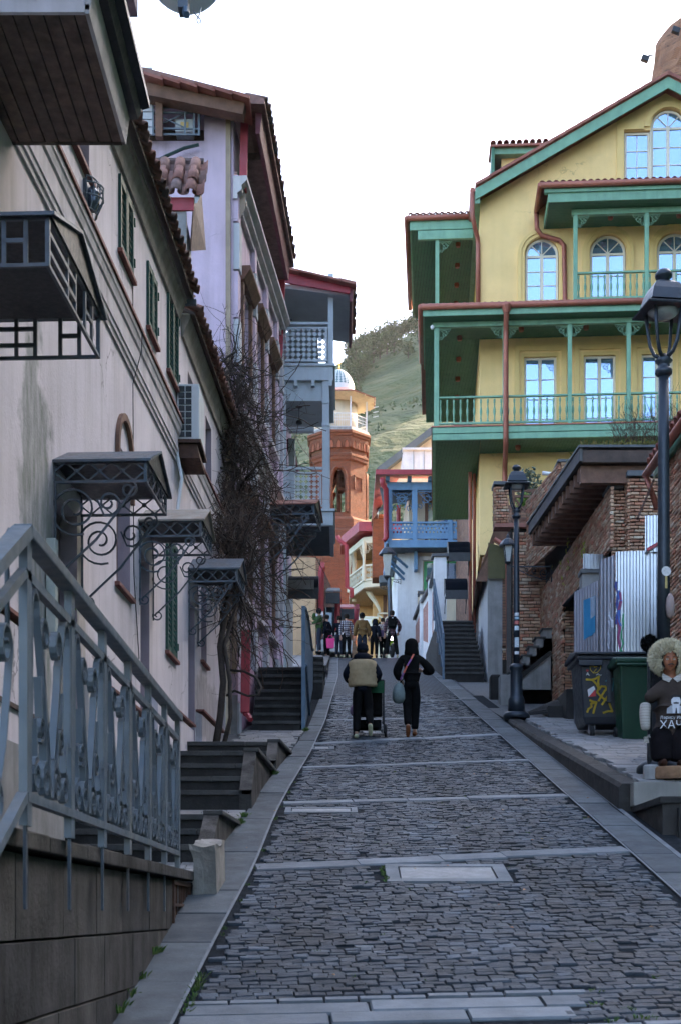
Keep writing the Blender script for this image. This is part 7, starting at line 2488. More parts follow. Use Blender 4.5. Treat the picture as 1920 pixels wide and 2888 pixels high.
# little chimney and eave right of the tower
cb = thing('brick_chimney', 'small brick chimney with tile cap beside the minaret', 'chimney', W5(840, 2150, 80))
B().box(W5(785, 0, 80).x, 80, 19, W5(905, 0, 80).x, 81.5, W5(0, 2090, 80).z).obj('stack', BRICKT, cb)
B().box(W5(775, 0, 80).x, 79.9, W5(0, 2100, 80).z, W5(915, 0, 80).x, 81.6, W5(0, 2082, 80).z).obj('corbel', BRICKT, cb)
for k in range(5):
    B().tube([W5(800 + k * 22, 2075, 80), W5(800 + k * 22, 2075, 80) + Vector((0, .8, 0))], .12, 6).obj('cap_tile', RTILE, cb)
b = B().add([W5(840, 2005, 70), W5(905, 1955, 70), W5(905, 1990, 70), W5(850, 2030, 70), W5(840, 2005, 73), W5(905, 1955, 73), W5(905, 1990, 73), W5(850, 2030, 73)], [(0, 3, 2, 1), (4, 5, 6, 7), (0, 1, 5, 4), (0, 4, 7, 3), (3, 7, 6, 2)])
b.obj('porch_roof', GREYS, None, 'small dark porch roof left of the blue balcony', 'roof')

# ---- ochre house with cream balconies
oh = thing('ochre_house', 'ochre house with two cream carved balconies and red eaves', 'house', (1.5, 84, 13))
OY = 82.0
B().add([Q(600, 1900, 90), Q(660, 690, 86), Q(660, 1900, 86), Q(900, 1900, 84), Q(900, 600, 84), Q(660, 600, 86)], [(5, 2, 3, 4)]).obj('wall', OCHRE, oh)
oc = [Q(390, 0, 86), Q(545, 0, 83.2), Q(800, 0, 82.6), Q(1000, 0, 82.6)]
ocx = [(p.x, p.y) for p in oc]
B().box(Q(640, 0, 86).x, 85.0, 13, 8, 92, Q(0, 600, 85).z).obj('body', OCHRE, oh)
B().box(Q(745, 0, 85).x, 84.93, Q(0, 950, 85).z, Q(800, 0, 85).x + .8, 84.99, Q(0, 730, 85).z).obj('door', WOODR, oh)
B().box(Q(745, 0, 85).x, 84.93, 13, Q(800, 0, 85).x + .8, 84.99, Q(0, 1200, 85).z).obj('door', WOODR, oh)
B().box(Q(470, 0, 88).x, 88, 13, 6, 88.3, Q(0, 600, 88).z).obj('back_wall', OCHRE, oh)


def poly_slab(pts, z0, z1_, dz=0):
    pp = list(pts) + [(pts[-1][0], 88), (pts[0][0], 88)]
    b = B()
    b.add([(x, y, z0) for x, y in pp] + [(x, y, z1_) for x, y in pp], [tuple(range(len(pp) - 1, -1, -1)), tuple(range(len(pp), 2 * len(pp)))] + [(i, (i + 1) % len(pp), len(pp) + (i + 1) % len(pp), len(pp) + i) for i in range(len(pp))])
    return b


zA = Q(0, 1120, 83.2).z          # upper balcony floor
zB_ = Q(0, 955, 83.2).z          # rail
zC = Q(0, 690, 83.2).z           # header
zD = Q(0, 600, 83.2).z           # eave
poly_slab(ocx, zA - .35, zA).obj('balcony_floor', CREAMW, oh)
OSOF = mat('tan_boards', (.30, .20, .11), .7, .15, 3, .3, planks=('y', .15))
poly_slab(ocx, zC + .05, zC + .1).obj('ceiling', OSOF, oh)
poly_slab(ocx, zA - .42, zA - .36).obj('underside', OSOF, oh)
ov2 = [(x - .5, y - .6) for x, y in ocx]
poly_slab([(Q(300, 0, 86).x, 86), (Q(490, 0, 82.6).x, 82.6), (8, 82.2)], zD - .1, zD + .25).obj('roof_edge', RED, oh)
b = poly_slab([(Q(310, 0, 86).x, 86), (Q(490, 0, 82.8).x, 82.8), (8, 82.6)], zD + .24, zD + .5)
b.obj('roof', RED, oh)
for (xa, ya), (xb, yb) in zip(ocx, ocx[1:]):
    A, C = Vector((xa, ya, 0)), Vector((xb, yb, 0))
    B().bar(A + Vector((0, 0, zB_)), C + Vector((0, 0, zB_)), .12, .1).obj('handrail', CREAMW, oh)
    B().bar(A + Vector((0, 0, zC)), C + Vector((0, 0, zC)), .14, .35).obj('header', CREAMW, oh)
    B().bar(A + Vector((0, 0, zA + .08)), C + Vector((0, 0, zA + .08)), .1, .12).obj('bottom_rail', CREAMW, oh)
    L = (C - A).length
    M_ = frame((A.x, A.y, 0), ((C - A).x, (C - A).y), ((C - A).y, -(C - A).x))
    b = B(M_)
    n_ = max(1, int(L / .62))
    for k in range(n_):
        xm = (k + .5) * L / n_
        pl = lambda a, c, o_: (xm + a, o_, zA + .14 + c)
        hh = zB_ - zA - .2
        for s in (-1, 1):
            ribbon(b, spiral((s * .13, hh * .3), .12, .03, 0, s * 8, 16), .04, .05, pl)
            ribbon(b, spiral((s * .13, hh * .72), .11, .03, 3, 3 + s * 8, 16), .04, .05, pl)
        ribbon(b, [(0, 0), (0, hh)], .04, .05, pl)
        ribbon(b, [(-L / n_ / 2, 0), (-L / n_ / 2, hh)], .05, .07, pl)
    b.obj('carved_panel', CREAMW, oh)
    b = B(M_)
    for s, xx in ((1, .1), (-1, L - .1)):
        fret(b, None, xx, 0, zC - .15, s, min(.8, L * .4))
    b.obj('fretwork', CREAMW, oh)
for x, y in ocx[:3]:
    B().lathe([(.13, 0), (.13, .9), (.09, 1.0), (.09, zC - zA - .6), (.13, zC - zA - .5), (.13, zC - zA)], (x, y, zA), 10).obj('post', CREAMW, oh)
b = B().tube([Q(560, 1160, 84), Q(610, 1260, 84), Q(660, 1330, 84), Q(700, 1400, 84), Q(712, 1440, 84)], [.22, .17, .13, .1, .08], 6)
b.obj('carved_strut', CREAMW, oh)
B().lathe([(.14, 0), (.14, 4.0)], Q(440, 1330, 86), 8).obj('lower_post', CREAMW, oh)
B().bar(Q(470, 1490, 82), Q(690, 1500, 81), .1, .1).obj('lower_rail', CREAMW, oh)
B().add([Q(470, 1500, 82), Q(680, 1500, 81), Q(680, 1640, 81), Q(470, 1640, 82)], [(0, 3, 2, 1)]).obj('lower_panel', CREAMW, oh)
B().box(Q(555, 0, 80.9).x, 80.85, Q(0, 1540, 80.9).z, Q(610, 0, 80.9).x, 80.9, Q(0, 1520, 80.9).z).obj('small_sign', WHITE, oh)
for a, c in (((690, 1455), (830, 1455)), ((690, 1580), (830, 1580)), ((690, 1470), (820, 1580)), ((690, 1580), (820, 1470)), ((690, 1455), (690, 1600))):
    B().bar(Q(*a, 80.8), Q(*c, 80.8), .08).obj('lower_rail', CREAMW, oh)
B().box(Q(680, 0, 80.9).x, 80.9, 12, Q(840, 0, 80.9).x, 81.2, Q(0, 1590, 80.9).z).obj('lower_panel', CREAMW, oh)
b = B().tube([Q(268, 640, 84), Q(290, 690, 84), Q(360, 740, 84), Q(368, 1180, 84), Q(415, 1200, 84), Q(415, 1290, 84)], .13, 8)
b.obj('red_downpipe', RED, oh, smooth=True)
gw = B().box(Q(830, 0, 78).x, 78, 11, Q(985, 0, 78).x, 79, Q(0, 1060, 78).z)
gw.obj('green_wall', mat('mint_plaster', (.42, .55, .42), .9, .06, 2, .1), None, 'pale mint green wall between ochre and blue houses', 'wall')

# ---- tan wall, brick wall and red awnings at the left of the crest
tw_ = B().box(-3.2, 58.2, 9.5, Q(38, 0, 58.2).x, 60, Q(0, 870, 58.2).z)
tw_.obj('tan_wall', mat('tan_plaster', (.50, .33, .20), .9, .1, 2, .1, streak=.3), None, 'tan plastered wall at the left behind the crowd', 'wall')
bw = thing('brick_street_wall', 'long dark brick wall receding at the left street end', 'wall', (0, 66, 11))
A, C = Q(75, 880, 61), Q(480, 1400, 74)
b = B().add([(A.x, 61, 10), (C.x, 78, 11), (C.x, 78, A.z - .6), (A.x, 61, A.z), (A.x - 4, 61, 10), (A.x - 4, 61, A.z + .8)], [(0, 3, 2, 1), (0, 4, 5, 3)])
b.obj('wall', BRICKF, bw)
for (x_, y0, y1, Y_) in ((100, 960, 1480, 60.5), (270, 1300, 1640, 63), (462, 1400, 1600, 68)):
    B().tube([Q(x_ + 10, y0, Y_), Q(x_, y0 + 60, Y_), Q(x_ - 8, y1, Y_)], .13, 8).obj('red_downpipe', RED, bw)
    B().bar(Q(x_ - 10, y0 - 10, Y_), Q(x_ + 30, y0 - 6, Y_), .3, .25).obj('pipe_hopper', RED, bw)
for (x_, y_, Y_, w_, m_, lab) in ((140, 1215, 62, 160, GREYS, 'grey flat awning on the brick street wall'), (285, 1390, 66, 160, RED, 'red sloping awning on the brick street wall'), (35, 1470, 58, 85, PLASTG, 'small pale awning above the crowd at the tan wall')):
    t = thing('door_awning', lab, 'awning', Q(x_, y_, Y_), group='awnings at the street end')
    a = Q(x_, y_, Y_)
    wd = w_ / 3.733 * Y_ / F
    B().add([a + Vector((0, 0, 0)), a + Vector((wd, 0, 0)), a + Vector((wd * .95, 1.0, .35)), a + Vector((.1, 1.0, .35)), a + Vector((0, 0, -.06)), a + Vector((wd, 0, -.06)), a + Vector((wd * .95, 1.0, .29)), a + Vector((.1, 1.0, .29))],
            [(0, 1, 2, 3), (7, 6, 5, 4), (0, 4, 5, 1), (1, 5, 6, 2), (3, 7, 4, 0)]).obj('roof', m_, t)
    B().box(a.x + .02, Y_ + .05, a.z - .55, a.x + wd - .02, Y_ + .1, a.z - .07).obj('valance', IRON_K, t)
    B().box(a.x + .05, Y_ + .5, a.z - .3, a.x + wd - .05, Y_ + 1.2, a.z - .05).obj('frame', IRON_K, t)
for k in range(5):
    xx = 150 + k * 55
    if k < 3:
        B().box(Q(xx, 0, 63 + 2 * k).x - .02, 63 + 2 * k, Q(0, 1620, 63 + 2 * k).z, Q(xx, 0, 63 + 2 * k).x + .25, 63.6 + 2 * k, Q(0, 1390, 63 + 2 * k).z).obj('window', GLASS_D, bw)
# slender lamp with lantern in front of the blue house
sl_ = thing('street_lamp', 'slender grey street lamp below the blue balcony', 'street lamp', Q(825, 1850, 62), group='cast iron street lamps')
B().tube([Q(828, 1850, 62), Q(810, 1080, 62)], [.12, .09], 8).obj('shaft', IRON, sl_)
c = Q(788, 1062, 62)
B().lathe([(.14, 0), (.27, .9), (.27, .93)], c, 4, math.pi / 4, math.pi / 4 + 2 * math.pi).obj('lantern', mat('milky_glass', (.4, .42, .42)), sl_)
B().lathe([(.38, .92), (.36, .99), (.2, 1.2), (.08, 1.26), (.06, 1.4), (.01, 1.45)], c, 8).obj('hood', LAMPM, sl_)
B().lathe([(.03, -.2), (.15, -.06), (.16, 0)], c, 8).obj('base', IRON_K, sl_)
b = B()
pl = lambda a, c_, o_: tuple(Q(a, c_, 62 + o_))
ribbon(b, [(800, 1098), (935, 1098)], .06, 6, pl)
ribbon(b, [(930, 1090), (930, 1150)], .06, 6, pl)
ribbon(b, spiral((895, 1118), 16, 5, 0, 8), .05, 5, pl)
ribbon(b, [(830, 1104), (870, 1125), (925, 1140)], .05, 5, pl)
b.obj('scroll_arm', IRON_K, sl_)
t = thing('scroll_canopy', 'small grey scrolled canopy behind the slender lamp', 'canopy', Q(750, 1140, 70))
B().bar(Q(705, 1115, 70), Q(800, 1105, 70), .8, .35).obj('roof', GREYS, t)
b = B()
pl = lambda a, c_, o_: tuple(Q(a, c_, 70 + o_))
for k in range(3):
    ribbon(b, spiral((725 + 28 * k, 1165), 14, 4, 1, 8), .05, 5, pl)
ribbon(b, [(708, 1145), (800, 1145)], .06, 6, pl)
ribbon(b, [(715, 1185), (790, 1210)], .06, 6, pl)
b.obj('scrollwork', IRON_K, t)

rh = thing('added_shade_block', 'plain brick block added between the yellow and blue houses to shade the crest', 'house', (8, 62, 9))
B().box(5.4, 57.6, 8.5, 15, 66.6, 22.5).obj('body', BRICKF, rh)  # block added to close the gap where sun reached the ground behind the crowd
B().box(5.2, 57.4, 22.5, 15.2, 66.8, 22.8).obj('roof', RTILE, rh)

# ---- minaret
mn = thing('minaret', 'octagonal red brick minaret with tiled blue and white dome', 'minaret', (-.1, 100, 20))
MY = 100.0
mc = Vector(((956 - 960) * MY / F, MY, 0))
zz = lambda y: (YH - (900 + y / 3.733)) * MY / F
OCT = math.pi / 8


def octo(prof, name, m_, par=mn, n=8):
    return B().lathe(prof, mc, n, OCT, OCT + 2 * math.pi, cap=True).obj(name, m_, par)


rS = 2.02
# shaft with a pointed opening in the face towards the camera
z_bot, z_open0, z_open1, z_c0 = 14.0, zz(2110), zz(1650), zz(1560)
octo([(rS * 1.5, z_bot), (rS * 1.5, zz(2330)), (rS * 1.3, zz(2300)), (rS * 1.28, zz(2200)), (rS * 1.1, zz(2160))], 'base', BRICKT)
ap = rS * math.cos(OCT)
hwf = rS * math.sin(OCT)
hole = .36 * hwf * 2 * .62
b = B()
for k in range(8):
    a0, a1 = OCT + k * math.pi / 4, OCT + (k + 1) * math.pi / 4
    p0 = mc + Vector((rS * math.cos(a0), rS * math.sin(a0), 0))
    p1 = mc + Vector((rS * math.cos(a1), rS * math.sin(a1), 0))
    mid_a = (a0 + a1) / 2
    za, zb2 = zz(2165), z_c0
    if abs(math.cos(mid_a)) < .01 or abs(math.sin(mid_a)) < .01:
        # pointed arch opening
        d = (p1 - p0).normalized()
        L = (p1 - p0).length
        hw = .40
        spring = z_open1 - .95
        arc = [(-hw, z_open0), (-hw, spring)] + [(-hw + hw * (1 - math.cos(t)) * 1.0, spring + .95 * math.sin(t)) for t in [math.pi / 2 * i / 6 for i in range(1, 7)]]
        left = arc
        right = [(-x, z) for x, z in arc][::-1]
        cm = (p0 + p1) / 2
        W = lambda x, z, inn=0: cm + d * x + Vector((0, 0, z)) - Vector((math.cos(mid_a), math.sin(mid_a), 0)) * inn
        for side in (left, [(-x, z) for x, z in left]):
            s = 1 if side is left else -1
            e = -L / 2 * s
            for (xa, z0), (xb, z1_) in zip(side, side[1:]):
                b.add([W(e, z0), W(xa, z0), W(xb, z1_), W(e, z1_)], [(0, 1, 2, 3)])
                b.add([W(xa, z0), W(xa, z0, .5), W(xb, z1_, .5), W(xb, z1_)], [(0, 1, 2, 3)])
        b.add([W(-L / 2, za), W(L / 2, za), W(L / 2, z_open0), W(-L / 2, z_open0)], [(0, 1, 2, 3)])
        b.add([W(-hw, z_open0), W(hw, z_open0), W(hw, z_open0, .5), W(-hw, z_open0, .5)], [(0, 1, 2, 3)])
        b.add([W(-L / 2, z_open1), W(L / 2, z_open1), W(L / 2, zb2), W(-L / 2, zb2)], [(0, 1, 2, 3)])
        # arch surround
        sb = B()
        for (xa, z0), (xb, z1_) in zip(side[1:], side[2:]):
            pass
        for sgn in (1, -1):
            pts = [W(sgn * (x * 1.0 - .14), z, -.06) for x, z in arc]
            sb.tube(pts, .13, 4)
        sb.obj('arch_surround', BRICKT, mn)
    else:
        b.add([p0 + Vector((0, 0, za)), p1 + Vector((0, 0, za)), p1 + Vector((0, 0, zb2)), p0 + Vector((0, 0, zb2))], [(0, 1, 2, 3)])
        cm = (p0 + p1) / 2
        nn_ = Vector((math.cos(mid_a), math.sin(mid_a), 0))
        d = (p1 - p0).normalized()
        for (xa, xb, y0, y1) in ((-.42, -.30, 1720, 1860), (.30, .42, 1720, 1860), (-.42, .42, 1715, 1735)):
            q = [cm + d * xa, cm + d * xb]
            B().add([q[0] + Vector((0, 0, zz(y1))), q[1] + Vector((0, 0, zz(y1))), q[1] + Vector((0, 0, zz(y0))), q[0] + Vector((0, 0, zz(y0))),
                     q[0] + nn_ * .07 + Vector((0, 0, zz(y1))), q[1] + nn_ * .07 + Vector((0, 0, zz(y1))), q[1] + nn_ * .07 + Vector((0, 0, zz(y0))), q[0] + nn_ * .07 + Vector((0, 0, zz(y0)))],
                    [(4, 5, 6, 7), (0, 1, 5, 4), (1, 2, 6, 5), (2, 3, 7, 6), (3, 0, 4, 7)]).obj('panel_moulding', BRICKT, mn)
b.obj('shaft', BRICKT, mn)
b = B()
for k in range(40):
    a = k * .33
    z = zz(2110) + k * .115
    b.box(mc.x + .25 * math.cos(a) - .1, mc.y + .25 * math.sin(a) - .1, z, mc.x + 1.3 * math.cos(a), mc.y + 1.3 * math.sin(a), z + .06)
b.obj('spiral_stair', BRICKT, mn)
B().lathe([(.16, zz(2130)), (.16, zz(1500))], mc, 8).obj('stair_column', BRICKT, mn)
r1 = rS
octo([(r1, zz(1580)), (r1 + .14, zz(1565)), (r1 + .14, zz(1540)), (r1 + .2, zz(1530)), (r1 + .2, zz(1510)), (r1 + .02, zz(1495)), (r1 + .02, zz(1450)), (r1 + .15, zz(1440)), (r1 + .16, zz(1330)), (r1 + .26, zz(1322)), (r1 + .26, zz(1305)), (r1 + .36, zz(1298)), (r1 + .36, zz(1275)), (r1 + .30, zz(1268))], 'crown', BRICKT)
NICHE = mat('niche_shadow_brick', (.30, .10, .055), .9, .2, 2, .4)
for k in range(8):
    a = OCT * 2 * k + math.pi / 4 * 0
    mid_a = k * math.pi / 4 + math.pi / 4
    nn_ = Vector((math.cos(mid_a), math.sin(mid_a), 0))
    d = Vector((-nn_.y, nn_.x, 0))
    apc = (r1 + .155) * math.cos(OCT)
    for x in (-.52, 0, .52):
        c = mc + nn_ * (apc + .02) + d * x
        b = B()
        # pointed frame proud of the face, with a dark niche inside
        for sgn in (1, -1):
            b.tube([c + d * sgn * .17 + Vector((0, 0, zz(1448))), c + d * sgn * .17 + Vector((0, 0, zz(1400))), c + d * sgn * .12 + Vector((0, 0, zz(1378))), c + Vector((0, 0, zz(1358)))], .06, 4)
        b.obj('corbel_arch', BRICKT, mn)
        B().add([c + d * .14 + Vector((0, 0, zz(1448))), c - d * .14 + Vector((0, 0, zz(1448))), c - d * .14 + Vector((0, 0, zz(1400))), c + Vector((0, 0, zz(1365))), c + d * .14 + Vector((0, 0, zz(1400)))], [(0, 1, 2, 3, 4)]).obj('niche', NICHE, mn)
octo([(r1 + .30, zz(1268)), (r1 + .22, zz(1245)), (r1 + .18, zz(1235))], 'gallery_floor', CONC)
B().lathe([(1.28, zz(1240)), (1.28, zz(900))], mc, 24).obj('lantern_wall', CREAM, mn, smooth=True)
rG = r1 + .06
b = B()
for k in range(8):
    a0, a1 = OCT + k * math.pi / 4, OCT + (k + 1) * math.pi / 4
    p0 = mc + Vector((rG * math.cos(a0), rG * math.sin(a0), 0))
    p1 = mc + Vector((rG * math.cos(a1), rG * math.sin(a1), 0))
    B().bar(p0 + Vector((0, 0, zz(1240))), p0 + Vector((0, 0, zz(890))), .09).obj('gallery_post', WHITE, mn)
    B().bar(p0 + Vector((0, 0, zz(1090))), p1 + Vector((0, 0, zz(1090))), .05).obj('gallery_rail', WHITE, mn)
    bb_ = B()
    for i in range(12):
        q = p0.lerp(p1, (i + .5) / 12)
        bb_.bar(q + Vector((0, 0, zz(1235))), q + Vector((0, 0, zz(1095))), .022)
    for z in (1225, 1160, 1130):
        bb_.bar(p0 + Vector((0, 0, zz(z))), p1 + Vector((0, 0, zz(z))), .03)
    bb_.obj('gallery_balusters', WHITE, mn)
TINR = mat('pinkish_tin_roof', (.34, .17, .15), .5, .12, 3, .1, metal=.2)
octo([(r1 + .68, zz(890)), (r1 + .72, zz(880)), (1.6, zz(800)), (1.45, zz(792))], 'gallery_roof', TINR)
octo([(r1 + .1, zz(915)), (r1 + .62, zz(893)), (r1 + .62, zz(888))], 'roof_soffit', CREAM)
for k in range(24):
    a = k * math.pi / 12
    B().bar(mc + Vector((1.9 * math.cos(a), 1.9 * math.sin(a), zz(903))), mc + Vector((2.55 * math.cos(a), 2.55 * math.sin(a), zz(897))), .06).obj('roof_bracket', CREAM, mn)
# dome with diamond tiles
DOME = bpy.data.materials.new('blue_white_diamond_tile')
DOME.use_nodes = True
_n, _l = DOME.node_tree.nodes, DOME.node_tree.links
_p = _n['Principled BSDF']
_p.inputs['Roughness'].default_value = .3
_uv = _n.new('ShaderNodeAttribute')
_uv.attribute_name = 'tint'
_cr = _n.new('ShaderNodeValToRGB')
_cr.color_ramp.interpolation = 'CONSTANT'
_cr.color_ramp.elements[0].color = (.045, .13, .16, 1)
_cr.color_ramp.elements[1].color = (.62, .64, .62, 1)
_cr.color_ramp.elements[1].position = .5
_l.new(_uv.outputs['Fac'], _cr.inputs[0])
_l.new(_cr.outputs[0], _p.inputs['Base Color'])
dprof = [(1.10, 805), (1.11, 765), (1.09, 730), (1.04, 695), (.96, 660), (.85, 625), (.70, 592), (.52, 565), (.31, 545), (.08, 530)]
B().lathe([(r_ * .985, zz(y)) for r_, y in dprof], mc, 32).obj('dome', WHITE, mn, smooth=True)
dr = lambda f: lerp([(i / 9, p[0]) for i, p in enumerate(dprof)], f)
dz_ = lambda f: lerp([(i / 9, zz(p[1])) for i, p in enumerate(dprof)], f)
b = B()
NR, NC = 11, 24
for j in range(NR):
    f0 = .24 + j * .68 / NR
    h_ = .68 / NR
    for i in range(NC):
        for off, tn in ((0, .9), (.5, .1)):
            fm = f0 + (h_ * .5 if off else 0)
            am = 2 * math.pi * (i + off) / NC
            da = math.pi / NC * .98
            pt = lambda f, a: mc + Vector((dr(f) * 1.005 * math.cos(a), dr(f) * 1.005 * math.sin(a), dz_(f)))
            b.add([pt(fm - h_ * .5, am), pt(fm, am + da), pt(fm + h_ * .5, am), pt(fm, am - da)], [(0, 1, 2, 3)], tn)
b.obj('dome_tiles', DOME, mn, kind='stuff')
GOLD = mat('gilded_metal', (.75, .45, .10), .3, .1, 3, 0, metal=1.0)
B().lathe([(.06, zz(532)), (.10, zz(520)), (.04, zz(510)), (.03, zz(490)), (.08, zz(482)), (.03, zz(474)), (.02, zz(465))], mc, 10).obj('finial', GOLD, mn)
b = B()
ribbon(b, [(.16 * math.cos(t), .16 * math.sin(t)) for t in [R(150) + R(240) * i / 14 for i in range(15)]], .03, .05, lambda a, c, o_: (mc.x + a, mc.y + o_, zz(456) + c))
b.obj('crescent', GOLD, mn)
# aerials / floodlight arms at the right of the roof
b = B()
for y in (925, 975, 1025):
    b.bar(W5(790, y + 8, 99), W5(845, y - 4, 99), .04)
b.obj('light_arms', WHITE, mn)

# ================================================================ trees on the hill
TLEAF = mat('hill_tree_leaf', (.05, .085, .03), .9, .3, .3, 0, cols=[(.016, .040, .011), (.036, .070, .018), (.025, .052, .014), (.055, .085, .024)])


def tree_mesh(seed):
    r_ = random.Random(seed)
    b = B()
    for _ in range(520):
        d = Vector((r_.gauss(0, 1), r_.gauss(0, 1), r_.gauss(0, 1))).normalized() * (r_.random() ** .4)
        k = 1 + .55 * mnoise.noise(d * 1.9 + Vector((seed * 3.1, 0, 0)))
        p = Vector((d.x * 2.6, d.y * 2.6, 4.2 + d.z * 2.9)) * 1.0
        p = Vector((0, 0, 4.2)) + (p - Vector((0, 0, 4.2))) * k
        s_ = r_.uniform(.22, .5)
        u_ = Vector((r_.uniform(-1, 1), r_.uniform(-1, 1), r_.uniform(-.6, .6))).normalized() * s_
        v_ = u_.cross(Vector((r_.uniform(-1, 1), r_.uniform(-1, 1), r_.uniform(-1, 1)))).normalized() * s_ * .6
        b.add([p - u_, p + v_, p + u_, p - v_], [(0, 1, 2, 3)], r_.random())
    me = bpy.data.meshes.new('crown')
    me.from_pydata(b.v, [], b.f)
    me.materials.append(TLEAF)
    a_ = me.attributes.new('tint', 'FLOAT', 'POINT')
    a_.data.foreach_set('value', b.t)
    return me


trunk = B()
trunk.tube([(0, 0, -.5), (.08, .05, 1.5), (-.05, 0, 3), (.1, .1, 4.6)], [.24, .2, .16, .06], 6)
for k in range(6):
    a = k * 1.05
    trunk.tube([(0, 0, 1.8 + k * .3), (.7 * math.cos(a), .7 * math.sin(a), 3.0 + k * .3), (1.5 * math.cos(a), 1.5 * math.sin(a), 4.0 + k * .3)], [.11, .08, .03], 5)
tme = bpy.data.meshes.new('trunk')
tme.from_pydata(trunk.v, [], trunk.f)
tme.materials.append(BARK)
crowns = [tree_mesh(k) for k in range(4)]
r_ = random.Random(11)


def hill_hit(px_, py_):
    for i in range(900):
        Y = 108 + i * .3
        p = at(px_, py_, Y)
        if tz(p.x, Y) >= p.z:
            return p
    return None


spots = []
for px_, py_ in [(985, 968), (998, 962), (1012, 955), (1026, 950), (1040, 945), (1054, 940), (1068, 935), (1082, 930), (1096, 925), (1110, 920), (1124, 916), (1138, 912), (1152, 908), (1168, 903), (1184, 899), (1200, 895),
                 (1000, 1010), (1015, 1000), (1030, 990), (1045, 985), (1060, 970), (1078, 962), (1095, 950), (1112, 940), (1130, 930), (1000, 1045), (1018, 1035), (1035, 1025), (1052, 1010), (1070, 1000), (1090, 985), (990, 1075), (1010, 1080), (1150, 925), (1175, 925), (1025, 1055), (990, 1110),
                 (985, 1040), (1005, 1120), (1180, 955), (1150, 1000), (1110, 990)]:
    spots.append((px_, py_))
ORD = 'first second third fourth fifth sixth seventh eighth ninth tenth eleventh twelfth thirteenth fourteenth fifteenth sixteenth'.split()
spots = sorted(spots[:16]) + sorted(spots[16:32]) + sorted(spots[32:])
TLAB = ['%s tree from the left along the hill skyline' % w_ for w_ in ORD] + ['%s tree from the left in the belt below the skyline' % w_ for w_ in ORD] + ['%s tree from the left scattered on the open slope' % w_ for w_ in ORD]
n = 0
for px_, py_ in spots:
    p = hill_hit(px_, py_ + 12)
    if p is None:
        Yc = 335
        p = at(px_, py_, Yc)
        p.z = tz(p.x, Yc)
    o = thing('hillside_tree', TLAB[n], 'tree', (p.x, p.y, tz(p.x, p.y)), r_.uniform(0, 6), 'trees on the hillside', r_.uniform(.45, .85))
    link('crown', crowns[n % 4], o, local=True)
    link('trunk', tme, o, local=True)
    n += 1
# low scrub scattered over the slope
b = B()
for _ in range(1500):
    Y = r_.uniform(115, 330)
    X = r_.uniform(-.06, .10) * Y
    if mnoise.noise(Vector((X * .05, Y * .05, 7))) < -.05:
        continue
    z = tz(X, Y)
    for _ in range(5):
        s_ = r_.uniform(.15, .5)
        p = Vector((X + r_.uniform(-.8, .8), Y + r_.uniform(-.8, .8), z + r_.uniform(0, .7)))
        u_ = Vector((r_.uniform(-1, 1), r_.uniform(-1, 1), r_.uniform(-.5, .5))).normalized() * s_
        v_ = Vector((0, r_.uniform(-.5, .5), 1)).normalized() * s_ * .7
        b.add([p - u_, p + v_, p + u_, p - v_], [(0, 1, 2, 3)], r_.random())
b.obj('hill_scrub', TLEAF, label='low scrub dotted over the dry grass hillside', cat='scrub', kind='stuff')

# ================================================================ hazy air
zs_ = [v[2] for v in vs_terrain]
HZ = bpy.data.materials.new('valley_haze')
HZ.use_nodes = True
hn = HZ.node_tree.nodes
hn.remove(hn['Principled BSDF'])
pv = hn.new('ShaderNodeVolumePrincipled')
pv.inputs['Color'].default_value = (.92, .95, 1.0, 1)
pv.inputs['Density'].default_value = 0.00009
pv.inputs['Anisotropy'].default_value = 0.35
HZ.node_tree.links.new(pv.outputs[0], hn['Material Output'].inputs['Volume'])
B().box(-610, -210, min(zs_) - 1, 610, 810, max(zs_) + 3).obj('haze', HZ, kind='stuff')
# ================================================================ people
SKIN = mat('skin', (.42, .24, .17), .6, .08, 6, .05)
CLOTH = {}


def cloth(name, col, rough=.9):
    return mat('cloth_' + name, col, rough, .25, 7, .35, 18, spec=.12)


def skin_mesh(name, chains, m_, parent, sub=2, smooth=True):
    """one continuous skinned surface grown from chains of (position, radius)"""
    bm = bmesh.new()
    lay = bm.verts.layers.skin.verify()
    idx = {}

    def vert(p, r_):
        k = tuple(round(c, 4) for c in p)
        if k not in idx:
            v = bm.verts.new(p)
            v[lay].radius = (r_, r_) if not isinstance(r_, tuple) else r_
            idx[k] = v
        return idx[k]
    first = None
    for ch in chains:
        prev = None
        for p, r_ in ch:
            v = vert(p, r_)
            if first is None:
                first = v
                v[lay].use_root = True
            if prev is not None and prev is not v and bm.edges.get((prev, v)) is None:
                bm.edges.new((prev, v))
            prev = v
    me = bpy.data.meshes.new(name)
    bm.to_mesh(me)
    bm.free()
    me.materials.append(m_)
    o = link(name, me, parent, local=True)
    s = o.modifiers.new('skin', 'SKIN')
    s.use_smooth_shade = smooth
    s.branch_smoothing = .4
    u = o.modifiers.new('sub', 'SUBSURF')
    u.levels = sub
    u.render_levels = sub
    return o


def lerp3(a, c, t):
    return tuple(a[i] + (c[i] - a[i]) * t for i in range(3))


